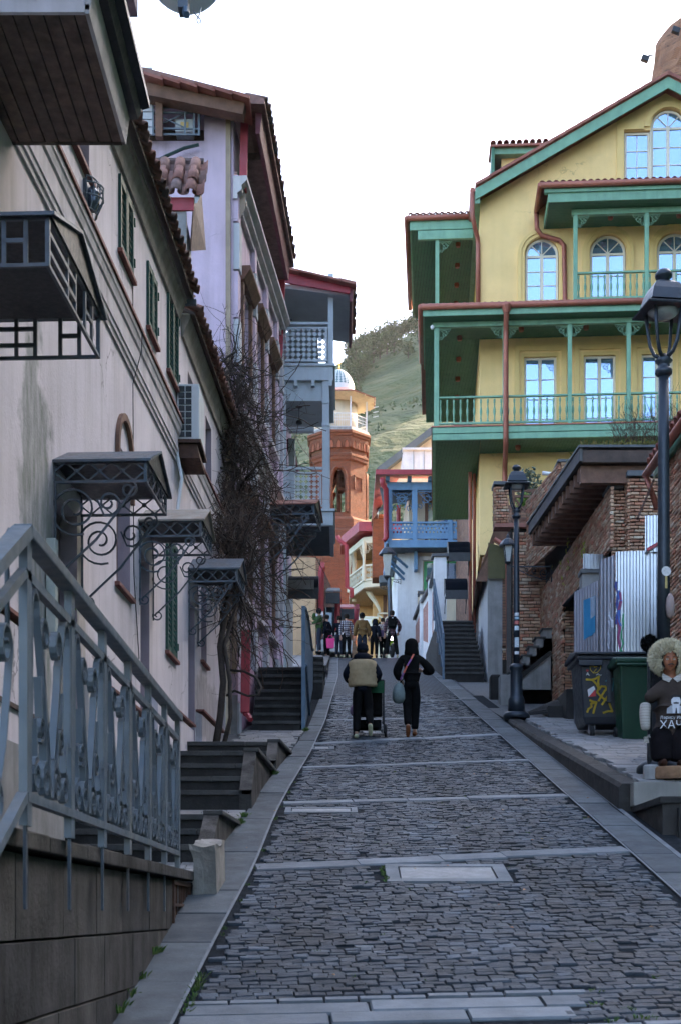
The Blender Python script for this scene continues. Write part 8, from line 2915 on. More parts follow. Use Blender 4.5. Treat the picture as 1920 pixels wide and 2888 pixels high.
def person(label, loc, yaw, top, legs, shoes, head, pose=None, scale=1.0, name='person', lean=0.0, hat=None, puffy=0.0, group=None, long_coat=False):
    t = thing(name, label, 'person', loc, yaw, group, scale)
    J = dict(pel=(0, 0, .92), wa=(0, 0, 1.08), ch=(0, .01, 1.28), nk=(0, 0, 1.45), hb=(0, .02, 1.53), hm=(0, .03, 1.615), ht=(0, .015, 1.69))
    for s, q in ((-1, 'l'), (1, 'r')):
        J[q + 'sh'] = (s * .165, 0, 1.39)
        J[q + 'el'] = (s * .235, -.03, 1.13)
        J[q + 'wr'] = (s * .25, .06, .90)
        J[q + 'hp'] = (s * .085, 0, .89)
        J[q + 'kn'] = (s * .10, .03, .49)
        J[q + 'an'] = (s * .105, -.01, .09)
    J.update(pose or {})
    for k in ('wa', 'ch', 'nk', 'hb', 'hm', 'ht', 'lsh', 'rsh'):
        if lean and k not in (pose or {}):
            p = J[k]
            J[k] = (p[0], p[1] + lean * (p[2] - .92), p[2] - abs(lean) * .05)
    g = lambda k: J[k]
    body = [[(g('pel'), .10), (g('wa'), .10), (g('ch'), .11), (g('nk'), .055), (g('hb'), .062), (g('hm'), .082), (g('ht'), .055)],
            [(g('hm'), .082), ((g('hm')[0], g('hm')[1] + .085, g('hm')[2] - .015), .016)]]
    for q, s in (('l', -1), ('r', 1)):
        w, e = Vector(g(q + 'wr')), Vector(g(q + 'el'))
        d = (w - e).normalized()
        hnd = w + d * .075
        body.append([(g('ch'), .11), (g(q + 'sh'), .05), (g(q + 'el'), .04), (g(q + 'wr'), .028), (tuple(hnd), .032)])
        side = d.cross(Vector((0, 1, .2))).normalized() if abs(d.y) < .9 else Vector((1, 0, 0))
        for i, L in enumerate((.075, .085, .08, .065)):
            f0 = hnd + d * .03 + side * (.018 * (i - 1.5))
            f1 = f0 + d * L * .55 + Vector((0, .008, 0))
            f2 = f1 + d * L * .4 + Vector((0, .018, -.005))
            body.append([(tuple(hnd), .032), (tuple(f0), .010), (tuple(f1), .009), (tuple(f2), .0075)])
        th = hnd - side * .035 * s + d * .01
        body.append([(tuple(hnd), .032), (tuple(th), .011), (tuple(th + d * .035 - side * .012 * s), .009)])
        body.append([(g('pel'), .10), (g(q + 'hp'), .075), (g(q + 'kn'), .05), (g(q + 'an'), .035), ((g(q + 'an')[0], g(q + 'an')[1] + .11, max(.03, g(q + 'an')[2] - .05)), .03)])
    skin_mesh('body', body, SKIN, t, 1)
    pf = puffy
    hem = lerp3(g('pel'), g('wa'), -.3 if not long_coat else -1.6)
    jc = [[(hem, .125 + pf), (g('pel'), .135 + pf), (g('wa'), .13 + pf), (g('ch'), .145 + pf), (lerp3(g('ch'), g('nk'), .75), .085 + pf * .5)]]
    for q in 'lr':
        sh = g(q + 'sh')
        jc.append([(g('ch'), .145 + pf), (sh, .075 + pf * .6), (lerp3(sh, g(q + 'el'), .55), .066 + pf * .6), (g(q + 'el'), .06 + pf * .6), (lerp3(g(q + 'el'), g(q + 'wr'), .55), .052 + pf * .6), (g(q + 'wr'), .044 + pf * .5)])
    for kk, ww, rr_ in (('pel', .075, .10), ('wa', .085, .105), ('ch', .085, .11)):
        for s_ in (-1, 1):
            jc.append([(g(kk), {'pel': .135, 'wa': .13, 'ch': .145}[kk] + pf), ((g(kk)[0] + s_ * ww, g(kk)[1], g(kk)[2]), rr_ + pf)])
    skin_mesh('jacket', jc, top, t)
    tr_ = [[(g('wa'), .10), (g('pel'), .135)]]
    for q in 'lr':
        tr_.append([(g('pel'), .135), (g(q + 'hp'), .105), (lerp3(g(q + 'hp'), g(q + 'kn'), .5), .095), (g(q + 'kn'), .08), (lerp3(g(q + 'kn'), g(q + 'an'), .5), .075), (lerp3(g(q + 'kn'), g(q + 'an'), .92), .068)])
    skin_mesh('trousers', tr_, legs, t)
    for q in 'lr':
        a = Vector(g(q + 'an'))
        k = Vector(g(q + 'kn'))
        dn = (a - k).normalized()
        fw = Vector((0, 1, .15)) if abs(dn.z) > .93 else Vector((0, .75, -.65))
        fw = (pose or {}).get(q + 'toe', fw)
        fw = Vector(fw).normalized()
        h_ = a + dn * .04 - fw * .05
        skin_mesh('shoe', [[(tuple(a), .05), (tuple(h_), .045), (tuple(h_ + fw * .10), .045), (tuple(h_ + fw * .22), .032)]], shoes, t, 1)
    hm = Vector(g('hm'))
    kind, hm_ = head
    if kind == 'hair':
        bq = B()
        for zz_, rr in ((-.02, .088), (.02, .096), (.06, .088), (.09, .06), (.105, .01)):
            pass
        bq.lathe([(.07, -.07), (.092, -.03), (.098, .02), (.09, .065), (.06, .10), (.005, .115)], hm + Vector((0, -.022, 0)), 14)
        bq.obj('hair', hm_, t, local=True, smooth=True)
    elif kind == 'beanie':
        B().lathe([(.098, -.03), (.106, -.02), (.106, .02), (.099, .03), (.10, .06), (.075, .10), (.03, .125), (.005, .13)], hm + Vector((0, -.012, 0)), 16).obj('beanie', hm_, t, local=True, smooth=True)
        B().lathe([(.07, -.09), (.088, -.04), (.09, .0)], hm + Vector((0, -.02, 0)), 12).obj('hair', cloth('dark_hair', (.02, .015, .012)), t, local=True, smooth=True)
    elif kind == 'hood':
        B().lathe([(.125, -.19), (.130, -.12), (.118, -.05), (.12, .01), (.112, .06), (.085, .105), (.045, .13), (.005, .138)], hm + Vector((0, -.03, 0)), 16).obj('hood', hm_, t, local=True, smooth=True)
    if kind in ('fur',):
        B().lathe([(.12, -.16), (.13, -.08), (.12, .02), (.10, .08), (.06, .12), (.005, .13)], hm + Vector((0, -.03, 0)), 16).obj('hood', top, t, local=True, smooth=True)
        bq = B()
        for i in range(260):
            a, e = uni(0, 6.28), uni(-.3, .3)
            c = hm + Vector((.11 * math.cos(a), .0 + .03 * math.sin(2 * a), .11 * math.sin(a)))
            d = Vector((math.cos(a), uni(-.8, .8), math.sin(a))).normalized()
            s_ = d.cross(Vector((0, 1, .1))).normalized() * .012
            bq.add([c - s_, c + s_, c + d * .06], [(0, 1, 2)])
        bq.obj('fur_trim', hm_, t, local=True)
    return t


NAVY = cloth('navy', (.005, .007, .013))
BLACK = cloth('black', (.0035, .0035, .004))
KHAKI = cloth('khaki', (.33, .25, .15))
GREENC = cloth('green_parka', (.035, .07, .025))
BROWNC = cloth('brown_jacket', (.13, .075, .03))
HAIRD = cloth('dark_hair', (.02, .015, .012))
JEAN = cloth('dark_jeans', (.018, .022, .035))
SHOEW = cloth('pale_shoe', (.38, .38, .25), .6)
SHOEB = cloth('brown_boot', (.16, .055, .022), .6)


def plaid(name, base, line, dark):
    m_ = bpy.data.materials.new(name)
    m_.use_nodes = True
    n_, l_ = m_.node_tree.nodes, m_.node_tree.links
    p_ = n_['Principled BSDF']
    p_.inputs['Roughness'].default_value = .9
    tc = n_.new('ShaderNodeTexCoord')
    sp = n_.new('ShaderNodeSeparateXYZ')
    l_.new(tc.outputs['Object'], sp.inputs[0])
    fac = []
    for ax, per in ((0, .085), (2, .085)):
        d = n_.new('ShaderNodeMath')
        d.operation = 'DIVIDE'
        l_.new(sp.outputs[ax], d.inputs[0])
        d.inputs[1].default_value = per
        f_ = n_.new('ShaderNodeMath')
        f_.operation = 'FRACT'
        l_.new(d.outputs[0], f_.inputs[0])
        c_ = n_.new('ShaderNodeMath')
        c_.operation = 'LESS_THAN'
        l_.new(f_.outputs[0], c_.inputs[0])
        c_.inputs[1].default_value = .45
        fac.append(c_.outputs[0])
    mx_ = n_.new('ShaderNodeMath')
    mx_.operation = 'ADD'
    l_.new(fac[0], mx_.inputs[0])
    l_.new(fac[1], mx_.inputs[1])
    hv = n_.new('ShaderNodeMath')
    hv.operation = 'MULTIPLY'
    l_.new(mx_.outputs[0], hv.inputs[0])
    hv.inputs[1].default_value = .5
    cr = n_.new('ShaderNodeValToRGB')
    cr.color_ramp.elements[0].color = (*line, 1)
    cr.color_ramp.elements[1].color = (*dark, 1)
    e_ = cr.color_ramp.elements.new(.5)
    e_.color = (*base, 1)
    l_.new(hv.outputs[0], cr.inputs[0])
    l_.new(cr.outputs[0], p_.inputs['Base Color'])
    return m_


PLAID1 = plaid('blue_white_plaid', (.07, .06, .09), (.42, .40, .42), (.012, .012, .022))
PLAID2 = plaid('dark_red_plaid', (.035, .02, .03), (.16, .08, .10), (.008, .008, .012))

# the man with the pushchair
WY = 25.2
w1 = person('person in a beige and navy padded jacket pushing a pushchair', (at(1022, 0, WY).x, WY, rz(WY)), 0, NAVY, BLACK, SHOEW, ('beanie', NAVY),
            dict(lel=(-.29, .0, 1.14), rel=(.29, .0, 1.14), lwr=(-.24, .26, 1.06), rwr=(.24, .26, 1.06), lkn=(-.10, .03, .49), lan=(-.11, -.03, .075), rkn=(.11, .0, .50), ran=(.13, -.22, .20), rtoe=(.05, .55, -.8)), 1.0, lean=.14, puffy=.03)
b = B(Matrix.Translation((0, .055, .01)) @ Matrix.Diagonal((1.34, 1.08, 1, 1)))
b.lathe([(.150, .905), (.188, .92), (.196, .96), (.188, 1.0), (.200, 1.04), (.192, 1.08), (.203, 1.12), (.194, 1.16), (.203, 1.20), (.194, 1.24), (.200, 1.28), (.192, 1.33), (.178, 1.37), (.14, 1.395)], (0, 0, 0), 18, R(188), R(352))
b.obj('back_panel', KHAKI, w1, local=True, smooth=True)
B().lathe([(.10, 1.36), (.15, 1.38), (.165, 1.43), (.15, 1.49), (.11, 1.52)], (0, .05, 0), 16).obj('collar', NAVY, w1, local=True, smooth=True)
ps_ = thing('pushchair', 'black pushchair with green trim in front of the walker', 'pushchair', (at(1036, 0, WY).x + .05, WY + .45, rz(WY + .45)))
P = lambda x, y, z: (x, y, z + .2268 * y)
for s in (-1, 1):
    B().tube([P(s * .25, -.12, 1.02), P(s * .25, .1, .75), P(s * .25, .45, .18)], .016, 6).obj('frame_tube', IRON_K, ps_, local=True)
    B().tube([P(s * .25, .05, .80), P(s * .25, -.15, .18)], .016, 6).obj('frame_tube', IRON_K, ps_, local=True)
    for y, r_ in ((-.17, .12), (.47, .09)):
        Mw = Matrix.Translation(P(s * .28, y, r_)) @ Matrix.Rotation(R(90), 4, 'Y')
        wo = B(Mw).lathe([(r_ * .75, -.02), (r_, -.018), (r_, .018), (r_ * .75, .02)], n=18).obj('wheel', RUB, ps_, local=True, smooth=True)
        B(Mw).lathe([(.01, -.022), (r_ * .7, -.008), (r_ * .7, .008), (.01, .022)], n=12).obj('hub', ZINC_M, wo, local=True)
B().tube([P(-.25, -.12, 1.02), P(0, -.14, 1.04), P(.25, -.12, 1.02)], .018, 8).obj('handle', IRON_K, ps_, local=True)
B().add([P(-.22, .02, .45), P(.22, .02, .45), P(.22, .42, .38), P(-.22, .42, .38), P(-.22, -.12, .85), P(.22, -.12, .85), P(-.22, .02, .38), P(.22, .02, .38), P(.22, .42, .31), P(-.22, .42, .31)],
        [(0, 1, 2, 3), (4, 5, 1, 0), (9, 8, 7, 6), (6, 7, 1, 0), (3, 2, 8, 9)]).obj('seat', BLACK, ps_, local=True)
b = B()
for i in range(8):
    a0, a1 = R(20 + 16 * i), R(20 + 16 * (i + 1))
    b.quad(P(-.25, .0 - .32 * math.cos(a0), .68 + .36 * math.sin(a0)), P(.25, .0 - .32 * math.cos(a0), .68 + .36 * math.sin(a0)), P(.25, .0 - .32 * math.cos(a1), .68 + .36 * math.sin(a1)), P(-.25, .0 - .32 * math.cos(a1), .68 + .36 * math.sin(a1)))
b.obj('canopy', cloth('dark_green_canopy', (.008, .045, .02)), ps_, local=True, smooth=True)
B().box(-.2, -.12, .14, .2, .3, .28).obj('basket', BLACK, ps_, local=True)
B().lathe([(.02, 0), (.05, .03), (.055, .1), (.02, .14)], P(-.02, -.14, .22), 8).obj('toy', mat('pale_pink_toy', (.5, .35, .4), .8, .1, 5, 0), ps_, local=True)
B().lathe([(.02, 0), (.06, .04), (.055, .14), (.02, .19)], P(-.30, -.05, .38), 8).obj('hanging_bag', mat('mauve_bag', (.25, .16, .26), .8, .1, 5, 0), ps_, local=True)

# the woman in black
W2Y = 25.5
w2 = person('person all in black with brown boots, bag strap across the back', (at(1160, 0, W2Y).x, W2Y, rz(W2Y)), 0, BLACK, BLACK, SHOEB, ('hood', BLACK),
            dict(rel=(.37, .02, 1.14), rwr=(.22, .22, 1.20), lel=(-.27, .02, 1.15), lwr=(-.20, .20, 1.05), lkn=(-.075, .02, .50), lan=(-.07, -.14, .16), ltoe=(0, .5, -.75), rkn=(.07, .06, .5), ran=(.055, .06, .10)), 1.02, lean=.06, puffy=.035)
b = B()
pts = [(.03, -.10, 1.44), (-.02, -.175, 1.34), (-.09, -.195, 1.22), (-.15, -.19, 1.10), (-.20, -.14, .99)]
for i, (a, c) in enumerate(zip(pts, pts[1:])):
    bb_ = B().bar(a, c, .03, .012, up=(0, -1, 0))
    bb_.obj('bag_strap', mat(('strap_orange', 'strap_purple')[i % 2], ((.5, .10, .06), (.22, .08, .25))[i % 2], .8, .3, 30, 0), w2, local=True)
bg_ = thing('shoulder_bag', 'round grey cloth bag hanging at the left hip of the walker in black', 'bag', (at(1124, 0, W2Y).x, W2Y - .02, rz(W2Y) + .60))
B().lathe([(.01, 0), (.08, .015), (.118, .08), (.12, .18), (.10, .28), (.06, .35), (.02, .38)], n=16).obj('sack', cloth('grey_bag', (.15, .19, .19)), bg_, local=True, smooth=True)
B().tube([(.02, -.02, .36), (.06, 0, .42), (.1, .02, .46)], .012, 6).obj('loop', BLACK, bg_, local=True)
# ---------------- crowd at the crest
def cp(zx, Y):
    x = 880 + zx / 3.733
    return (at(x, 0, Y).x, Y, rz(Y) + .005)


CG = 'people standing at the top of the street'
person('person in a green parka and navy cap shading the eyes', (cp(78, 56.2)[0], 56.2, rz(56.2) + .16), R(95), GREENC, JEAN, BLACK, ('beanie', NAVY), dict(rel=(.28, .20, 1.38), rwr=(.12, .18, 1.60), lel=(-.24, .10, 1.16), lwr=(-.1, .28, 1.15)), 1.05, puffy=.03, group=CG)
pk = person('dark dressed person with a bright pink bag', cp(160, 56.4), R(60), NAVY, BLACK, BLACK, ('hair', HAIRD), None, 1.0, puffy=.02, group=CG)
b_ = thing('pink_bag', 'bright pink shopping bag held by the dark dressed person', 'bag', (cp(193, 56.1)[0], 56.1, rz(56) + .42))
B().prism([(-.14, 0), (.14, 0), (.17, .38), (-.17, .38)], 1, -.06, .06).obj('sack', mat('hot_pink', (.55, .02, .16), .6, .1, 5, 0), b_, local=True)
B().tube([(-.1, 0, .37), (-.06, 0, .5), (.06, 0, .5), (.1, 0, .37)], .012, 5).obj('handle', mat('hot_pink', (.55, .02, .16)), b_, local=True)
person('slim person in navy left of the checked shirt', cp(283, 57.0), R(-20), NAVY, JEAN, SHOEW, ('hair', HAIRD), None, .98, group=CG)
person('person in a blue and white checked shirt seen from behind', cp(362, 56.4), R(10), PLAID1, BLACK, SHOEW, ('hair', HAIRD), dict(lel=(-.25, .0, 1.12), lwr=(-.24, -.04, .86)), 1.02, puffy=.03, group=CG)
person('person in a brown jacket with dark cap, centre of the crowd', cp(524, 53.5), R(0), BROWNC, JEAN, BLACK, ('beanie', BLACK), None, 1.06, puffy=.055, group=CG)
person('stooping person in navy with yellow fur hood', cp(650, 57.5), R(-15), NAVY, BLACK, BLACK, ('fur', cloth('yellow_fur', (.42, .30, .06))), None, .93, lean=.3, puffy=.04, group=CG)
pj = person('person in a pale jacket with purple bag by the motorbike', cp(748, 58), R(20), cloth('pale_jacket', (.42, .38, .36)), BLACK, BLACK, ('hair', HAIRD), None, .95, lean=.1, group=CG)
hb = thing('purple_handbag', 'dark purple handbag on the pale jacket', 'handbag', (cp(735, 57.7)[0], 57.7, rz(57.7) + .85))
B().prism([(-.18, 0), (.18, 0), (.14, .26), (-.14, .26)], 1, -.06, .05).obj('sack', mat('purple_leather', (.06, .02, .09), .5, .1, 5, 0), hb, local=True)
B().tube([(-.12, 0, .25), (0, 0, .5), (.12, 0, .25)], .012, 5).obj('strap', mat('purple_leather', (.06, .02, .09)), hb, local=True)
wb = person('tall person with a black backpack over a dark red checked jacket', cp(838, 56.2), R(5), PLAID2, BLACK, SHOEW, ('hair', HAIRD), dict(lan=(-.2, -.02, .09), lkn=(-.15, .03, .5), ran=(.2, .0, .09), rkn=(.15, .05, .5), rel=(.3, .05, 1.15), rwr=(.27, .25, 1.0)), 1.1, puffy=.03, group=CG)
bk = thing('backpack', 'black backpack worn by the tall person in checks', 'backpack', (cp(842, 56.0)[0], 55.98, rz(56.2) + 1.15))
B().box(-.17, -.12, 0, .17, .08, .46).obj('sack', BLACK, bk, local=True, bev=.06)
B().box(-.13, -.17, .03, .13, -.121, .24).obj('front_pocket', BLACK, bk, local=True, bev=.03)
B().box(-.02, -.135, .37, .03, -.121, .40).obj('tag', WHITE, bk, local=True)
person('person in a dark red jacket half hidden in the crowd', cp(700, 60), R(0), cloth('dark_red', (.09, .012, .02)), BLACK, BLACK, ('hair', HAIRD), None, .9, group=CG)

# ---------------- white car behind the crowd
ct_ = thing('parked_car', 'white car parked behind the crowd at the crest', 'car', (cp(215, 61)[0], 61, rz(61)), R(4))
CARW = mat('white_car_paint', (.62, .64, .66), .25, .05, 3, 0)
prof = [(-.0, .28), (-.02, .62), (.04, .82), (.75, .95), (1.35, 1.42), (2.7, 1.45), (3.5, 1.02), (4.1, .92), (4.15, .35), (4.1, .26)]
b = B()
secs = [(-.80, .93, 0), (-.86, 1.0, 0), (.86, 1.0, 0), (.80, .93, 0)]
k = len(prof)
for x, s, _ in secs:
    b.v += [(x * (1 - .12 * max(0, z - .95) / .5), y, .28 + (z - .28) * s) for y, z in prof]
for i in range(3):
    b.f += [(i * k + j, i * k + (j + 1) % k, (i + 1) * k + (j + 1) % k, (i + 1) * k + j) for j in range(k)]
b.f += [tuple(range(k)), tuple(3 * k + j for j in range(k - 1, -1, -1))]
b.obj('body', CARW, ct_, local=True, bev=.04)
B().add([(-.66, .80, 1.0), (.66, .80, 1.0), (.60, 1.33, 1.40), (-.60, 1.33, 1.40)], [(0, 1, 2, 3)]).obj('rear_window', GLASS_D, ct_, local=True)
for s in (-1, 1):
    B().box(s * .62, -.035, .62, s * .80, -.01, .78).obj('tail_light', RED, ct_, local=True, bev=.01)
    for y in (.75, 3.35):
        Mw = Matrix.Translation((s * .78, y, .31)) @ Matrix.Rotation(R(90), 4, 'Y')
        wo = B(Mw).lathe([(.2, -.09), (.3, -.08), (.31, 0), (.3, .08), (.2, .09)], n=20).obj('wheel', RUB, ct_, local=True, smooth=True)
        B(Mw).lathe([(.02, -.092), (.2, -.07), (.2, .07), (.02, .092)], n=14).obj('rim', ZINC_M, wo, local=True)
B().box(-.26, -.045, .50, .26, -.02, .61).obj('number_plate', WHITE, ct_, local=True)
B().box(-.82, -.06, .30, .82, .0, .46).obj('bumper', CARW, ct_, local=True, bev=.02)

# ---------------- motorbike with lit headlamp
mb = thing('motorbike', 'motorbike facing the camera with a lit headlamp', 'motorbike', (cp(842, 58.5)[0], 58.5, rz(58.5)), R(12))
for y in (0, 1.3):
    Mw = Matrix.Translation((0, y, .3)) @ Matrix.Rotation(R(90), 4, 'Y')
    wo = B(Mw).lathe([(.22, -.05), (.29, -.04), (.30, 0), (.29, .04), (.22, .05)], n=20).obj('wheel', RUB, mb, local=True, smooth=True)
    B(Mw).lathe([(.02, -.05), (.2, -.02), (.2, .02), (.02, .05)], n=12).obj('rim', ZINC_M, wo, local=True)
for s in (-1, 1):
    B().tube([(s * .08, 0, .3), (s * .09, .15, .75), (s * .1, .22, .95)], .025, 6).obj('fork_leg', ZINC_M, mb, local=True)
    B().tube([(s * .03, .22, .98), (s * .25, .2, 1.05), (s * .36, .28, 1.02)], .016, 6).obj('handlebar', IRON_K, mb, local=True)
    B().tube([(s * .3, .2, 1.04), (s * .36, .18, 1.2)], .01, 5).obj('mirror_stem', IRON_K, mb, local=True)
B().box(-.14, .25, .62, .14, .8, .92).obj('tank', cloth('lime_panel', (.25, .42, .03)), mb, local=True, bev=.06)
B().box(-.13, .8, .68, .13, 1.5, .80).obj('seat', BLACK, mb, local=True, bev=.04)
B().box(-.12, .4, .3, .12, .95, .62).obj('engine', ZINC_M, mb, local=True, bev=.03)
B().box(-.13, .02, .50, .13, .16, .62).obj('front_panel', cloth('lime_panel', (.25, .42, .03)), mb, local=True, bev=.03)
Mh = Matrix.Translation((0, .12, .86)) @ Matrix.Rotation(R(90), 4, 'X')
hl = B(Mh).lathe([(.02, -.10), (.10, -.06), (.115, .0)], n=16, cap=False).obj('headlamp_shell', IRON_K, mb, local=True)
B(Mh).lathe([(.001, .012), (.09, .006), (.112, .0)], n=16, cap=False).obj('headlamp_lens', mat('lit_headlamp', (.9, .8, .95), .3, 0, 1, 0, emit=(.95, .75, 1.0, 6.0)), hl, local=True)

# ================================================================ doll at the right edge
DX, DYY = 4.03, 17.35
dz0 = kz(DYY)
dl = thing('costume_doll', 'life size doll in fur hat and brown printed T-shirt', 'doll', (DX, DYY, dz0))
TS = mat('brown_tshirt', (.055, .040, .034), .92, .2, 6, .4, 25, spec=.15)
DTR = mat('black_baggy_trousers', (.010, .008, .010), .92, .3, 6, .4, 20, spec=.12)
SHIRT = mat('striped_shirt', (.42, .38, .34), .9, .1, 6, .3, 20, planks=('z', .035))
LOGW = mat('sawn_log', (.24, .13, .07), .9, .4, 6, .6, 20)
FACE = mat('carved_wood_face', (.30, .10, .045), .55, .25, 9, .2, 15)
FUR = mat('cream_fleece', (.72, .62, .44), .95, .15, 8, .3, 30, cols=[(.62, .52, .34), (.80, .71, .52), (.72, .62, .43)], sheen=.3)
# log base
b = B()
b.lathe([(.255, 0), (.262, .03), (.258, .13), (.24, .15)], (DX + .02, DYY, dz0), 20)
b.obj('log_base', LOGW, dl)
b = B().lathe([(.10, 0), (.10, .16), (.08, .18)], (DX - .24, DYY - .02, dz0), 12)
b.obj('stone_support', CONC, dl)
z0 = dz0 + .15
bd = [[((DX, DYY, z0 + .45), .09), ((DX, DYY, z0 + .72), .09), ((DX, DYY, z0 + .98), .09), ((DX, DYY, z0 + 1.12), .07), ((DX - .02, DYY - .01, z0 + 1.20), .08), ((DX - .025, DYY - .02, z0 + 1.30), .11), ((DX - .025, DYY - .01, z0 + 1.40), .09)]]
skin_mesh('body', [[((p[0] - DX, p[1] - DYY, p[2] - dz0), r_) for p, r_ in ch_] for ch_ in bd], FACE, dl)
Lc = lambda x, y, z: (x, y, .15 + z)
skin_mesh('tshirt', [[(Lc(0, 0, .40), .20), (Lc(0, 0, .52), .215), (Lc(0, 0, .72), .205), (Lc(0, 0, .92), .20), (Lc(0, 0, 1.04), .15), (Lc(0, 0, 1.10), .095)],
                     [(Lc(0, 0, .92), .20), (Lc(-.21, 0, .95), .12), (Lc(-.30, 0, .80), .115)], [(Lc(0, 0, .92), .20), (Lc(.21, 0, .95), .12), (Lc(.30, 0, .80), .115)],
                     [(Lc(0, 0, .72), .205), (Lc(-.09, 0, .70), .15)], [(Lc(0, 0, .72), .205), (Lc(.09, 0, .70), .15)], [(Lc(0, 0, .52), .215), (Lc(-.10, 0, .50), .15)], [(Lc(0, 0, .52), .215), (Lc(.10, 0, .50), .15)]], TS, dl)
for s in (-1, 1):
    skin_mesh('shirt_sleeve', [[(Lc(s * .30, 0, .80), .075), (Lc(s * .32, -.02, .64), .072), (Lc(s * .315, -.04, .52), .066), (Lc(s * .31, -.05, .44), .055)]], SHIRT, dl)
    b = B()
    hc = Vector(Lc(s * .31, -.055, .40))
    skin_mesh('stuffed_hand', [[(tuple(hc), .035), (tuple(hc + Vector((0, -.01, -.05))), .03)]] + [[(tuple(hc + Vector((0, -.01, -.05))), .03), (tuple(hc + Vector(((i - 1.5) * .016, -.015, -.085))), .010), (tuple(hc + Vector(((i - 1.5) * .018, -.02, -.11))), .008)] for i in range(4)] + [[(tuple(hc), .035), (tuple(hc + Vector((-s * .035, -.02, -.02))), .010), (tuple(hc + Vector((-s * .045, -.03, -.045))), .009)]], SHIRT, dl, 1)
    skin_mesh('trouser_leg', [[(Lc(s * .07, 0, .52), .17), (Lc(s * .10, 0, .32), .165), (Lc(s * .11, -.01, .14), .15), (Lc(s * .11, -.01, .06), .125)]], DTR, dl)
    skin_mesh('boot', [[(Lc(s * .11, .0, .05), .06), (Lc(s * .115, -.10, .035), .06), (Lc(s * .12, -.20, .045), .045), (Lc(s * .12, -.235, .075), .02)]], cloth('doll_boot', (.05, .022, .015), .6), dl, 1)
# collar
for s in (-1, 1):
    B().add([(DX + s * .005, DYY - .115, z0 + 1.075), (DX + s * .115, DYY - .07, z0 + 1.145), (DX + s * .12, DYY - .10, z0 + 1.06), (DX + s * .05, DYY - .15, z0 + 1.02)], [(0, 1, 2, 3), (3, 2, 1, 0)]).obj('collar', SHIRT, dl)
# face
fc = Vector((DX - .03, DYY - .09, z0 + 1.285))
b = B()
n_ = 14
rows_ = []
for i in range(n_ + 1):
    v_ = -1 + 2 * i / n_
    for j in range(n_ + 1):
        u_ = -1 + 2 * j / n_
        wd_ = math.sqrt(max(0.02, 1 - v_ * v_ * .92)) * (1 - .18 * max(0, -v_))
        x = u_ * .092 * wd_
        z = v_ * .125
        y = -.075 * math.sqrt(max(0, 1 - u_ * u_ * .95)) * (1 - .25 * v_ * v_)
        # nose ridge, brow, eye hollows, mouth
        y -= .034 * math.exp(-(u_ / .17) ** 2) * math.exp(-((v_ + .08 + .12 * 0) / .26) ** 2) * (1.25 - v_)
        y -= .012 * math.exp(-((v_ - .28) / .10) ** 2)
        y += .018 * math.exp(-((abs(u_) - .42) / .17) ** 2) * math.exp(-((v_ - .10) / .13) ** 2)
        y -= .010 * math.exp(-(u_ / .35) ** 2) * math.exp(-((v_ + .50) / .10) ** 2)
        y -= .014 * math.exp(-(u_ / .3) ** 2) * math.exp(-((v_ + .88) / .15) ** 2)
        rows_.append(fc + Vector((x, y, z)))
b.add(rows_, [(i * (n_ + 1) + j, i * (n_ + 1) + j + 1, (i + 1) * (n_ + 1) + j + 1, (i + 1) * (n_ + 1) + j) for i in range(n_) for j in range(n_)])
b.obj('face', FACE, dl, smooth=True)
EYEW = mat('painted_eye_white', (.55, .5, .42), .5, .1, 5, 0)
DKP = mat('dark_paint', (.015, .010, .008), .5, .1, 5, 0)
for s in (-1, 1):
    ec = fc + Vector((s * .038, -.062, .014))
    B().lathe([(.001, .006), (.010, .004), (.016, 0)], (0, 0, 0), 12).obj('eye', EYEW, dl).matrix_basis = Matrix.Translation(ec) @ Matrix.Rotation(R(90), 4, 'X') @ Matrix.Diagonal((1.15, .62, 1, 1))
    B().lathe([(.001, .009), (.006, .006), (.007, 0)], (0, 0, 0), 10).obj('pupil', DKP, dl).matrix_basis = Matrix.Translation(ec + Vector((0, -.002, 0))) @ Matrix.Rotation(R(90), 4, 'X')
    B().tube([fc + Vector((s * .016, -.076, .036)), fc + Vector((s * .038, -.074, .046)), fc + Vector((s * .062, -.058, .036))], .006, 5).obj('eyebrow', DKP, dl)
    B().tube([fc + Vector((0, -.095, -.048)), fc + Vector((s * .02, -.09, -.050)), fc + Vector((s * .042, -.075, -.060))], [.008, .008, .003], 5).obj('moustache', DKP, dl)
B().tube([fc + Vector((-.026, -.083, -.070)), fc + Vector((0, -.090, -.073)), fc + Vector((.026, -.083, -.070))], .005, 5).obj('mouth', mat('dull_red_lip', (.20, .04, .03), .5, .1, 5, 0), dl)
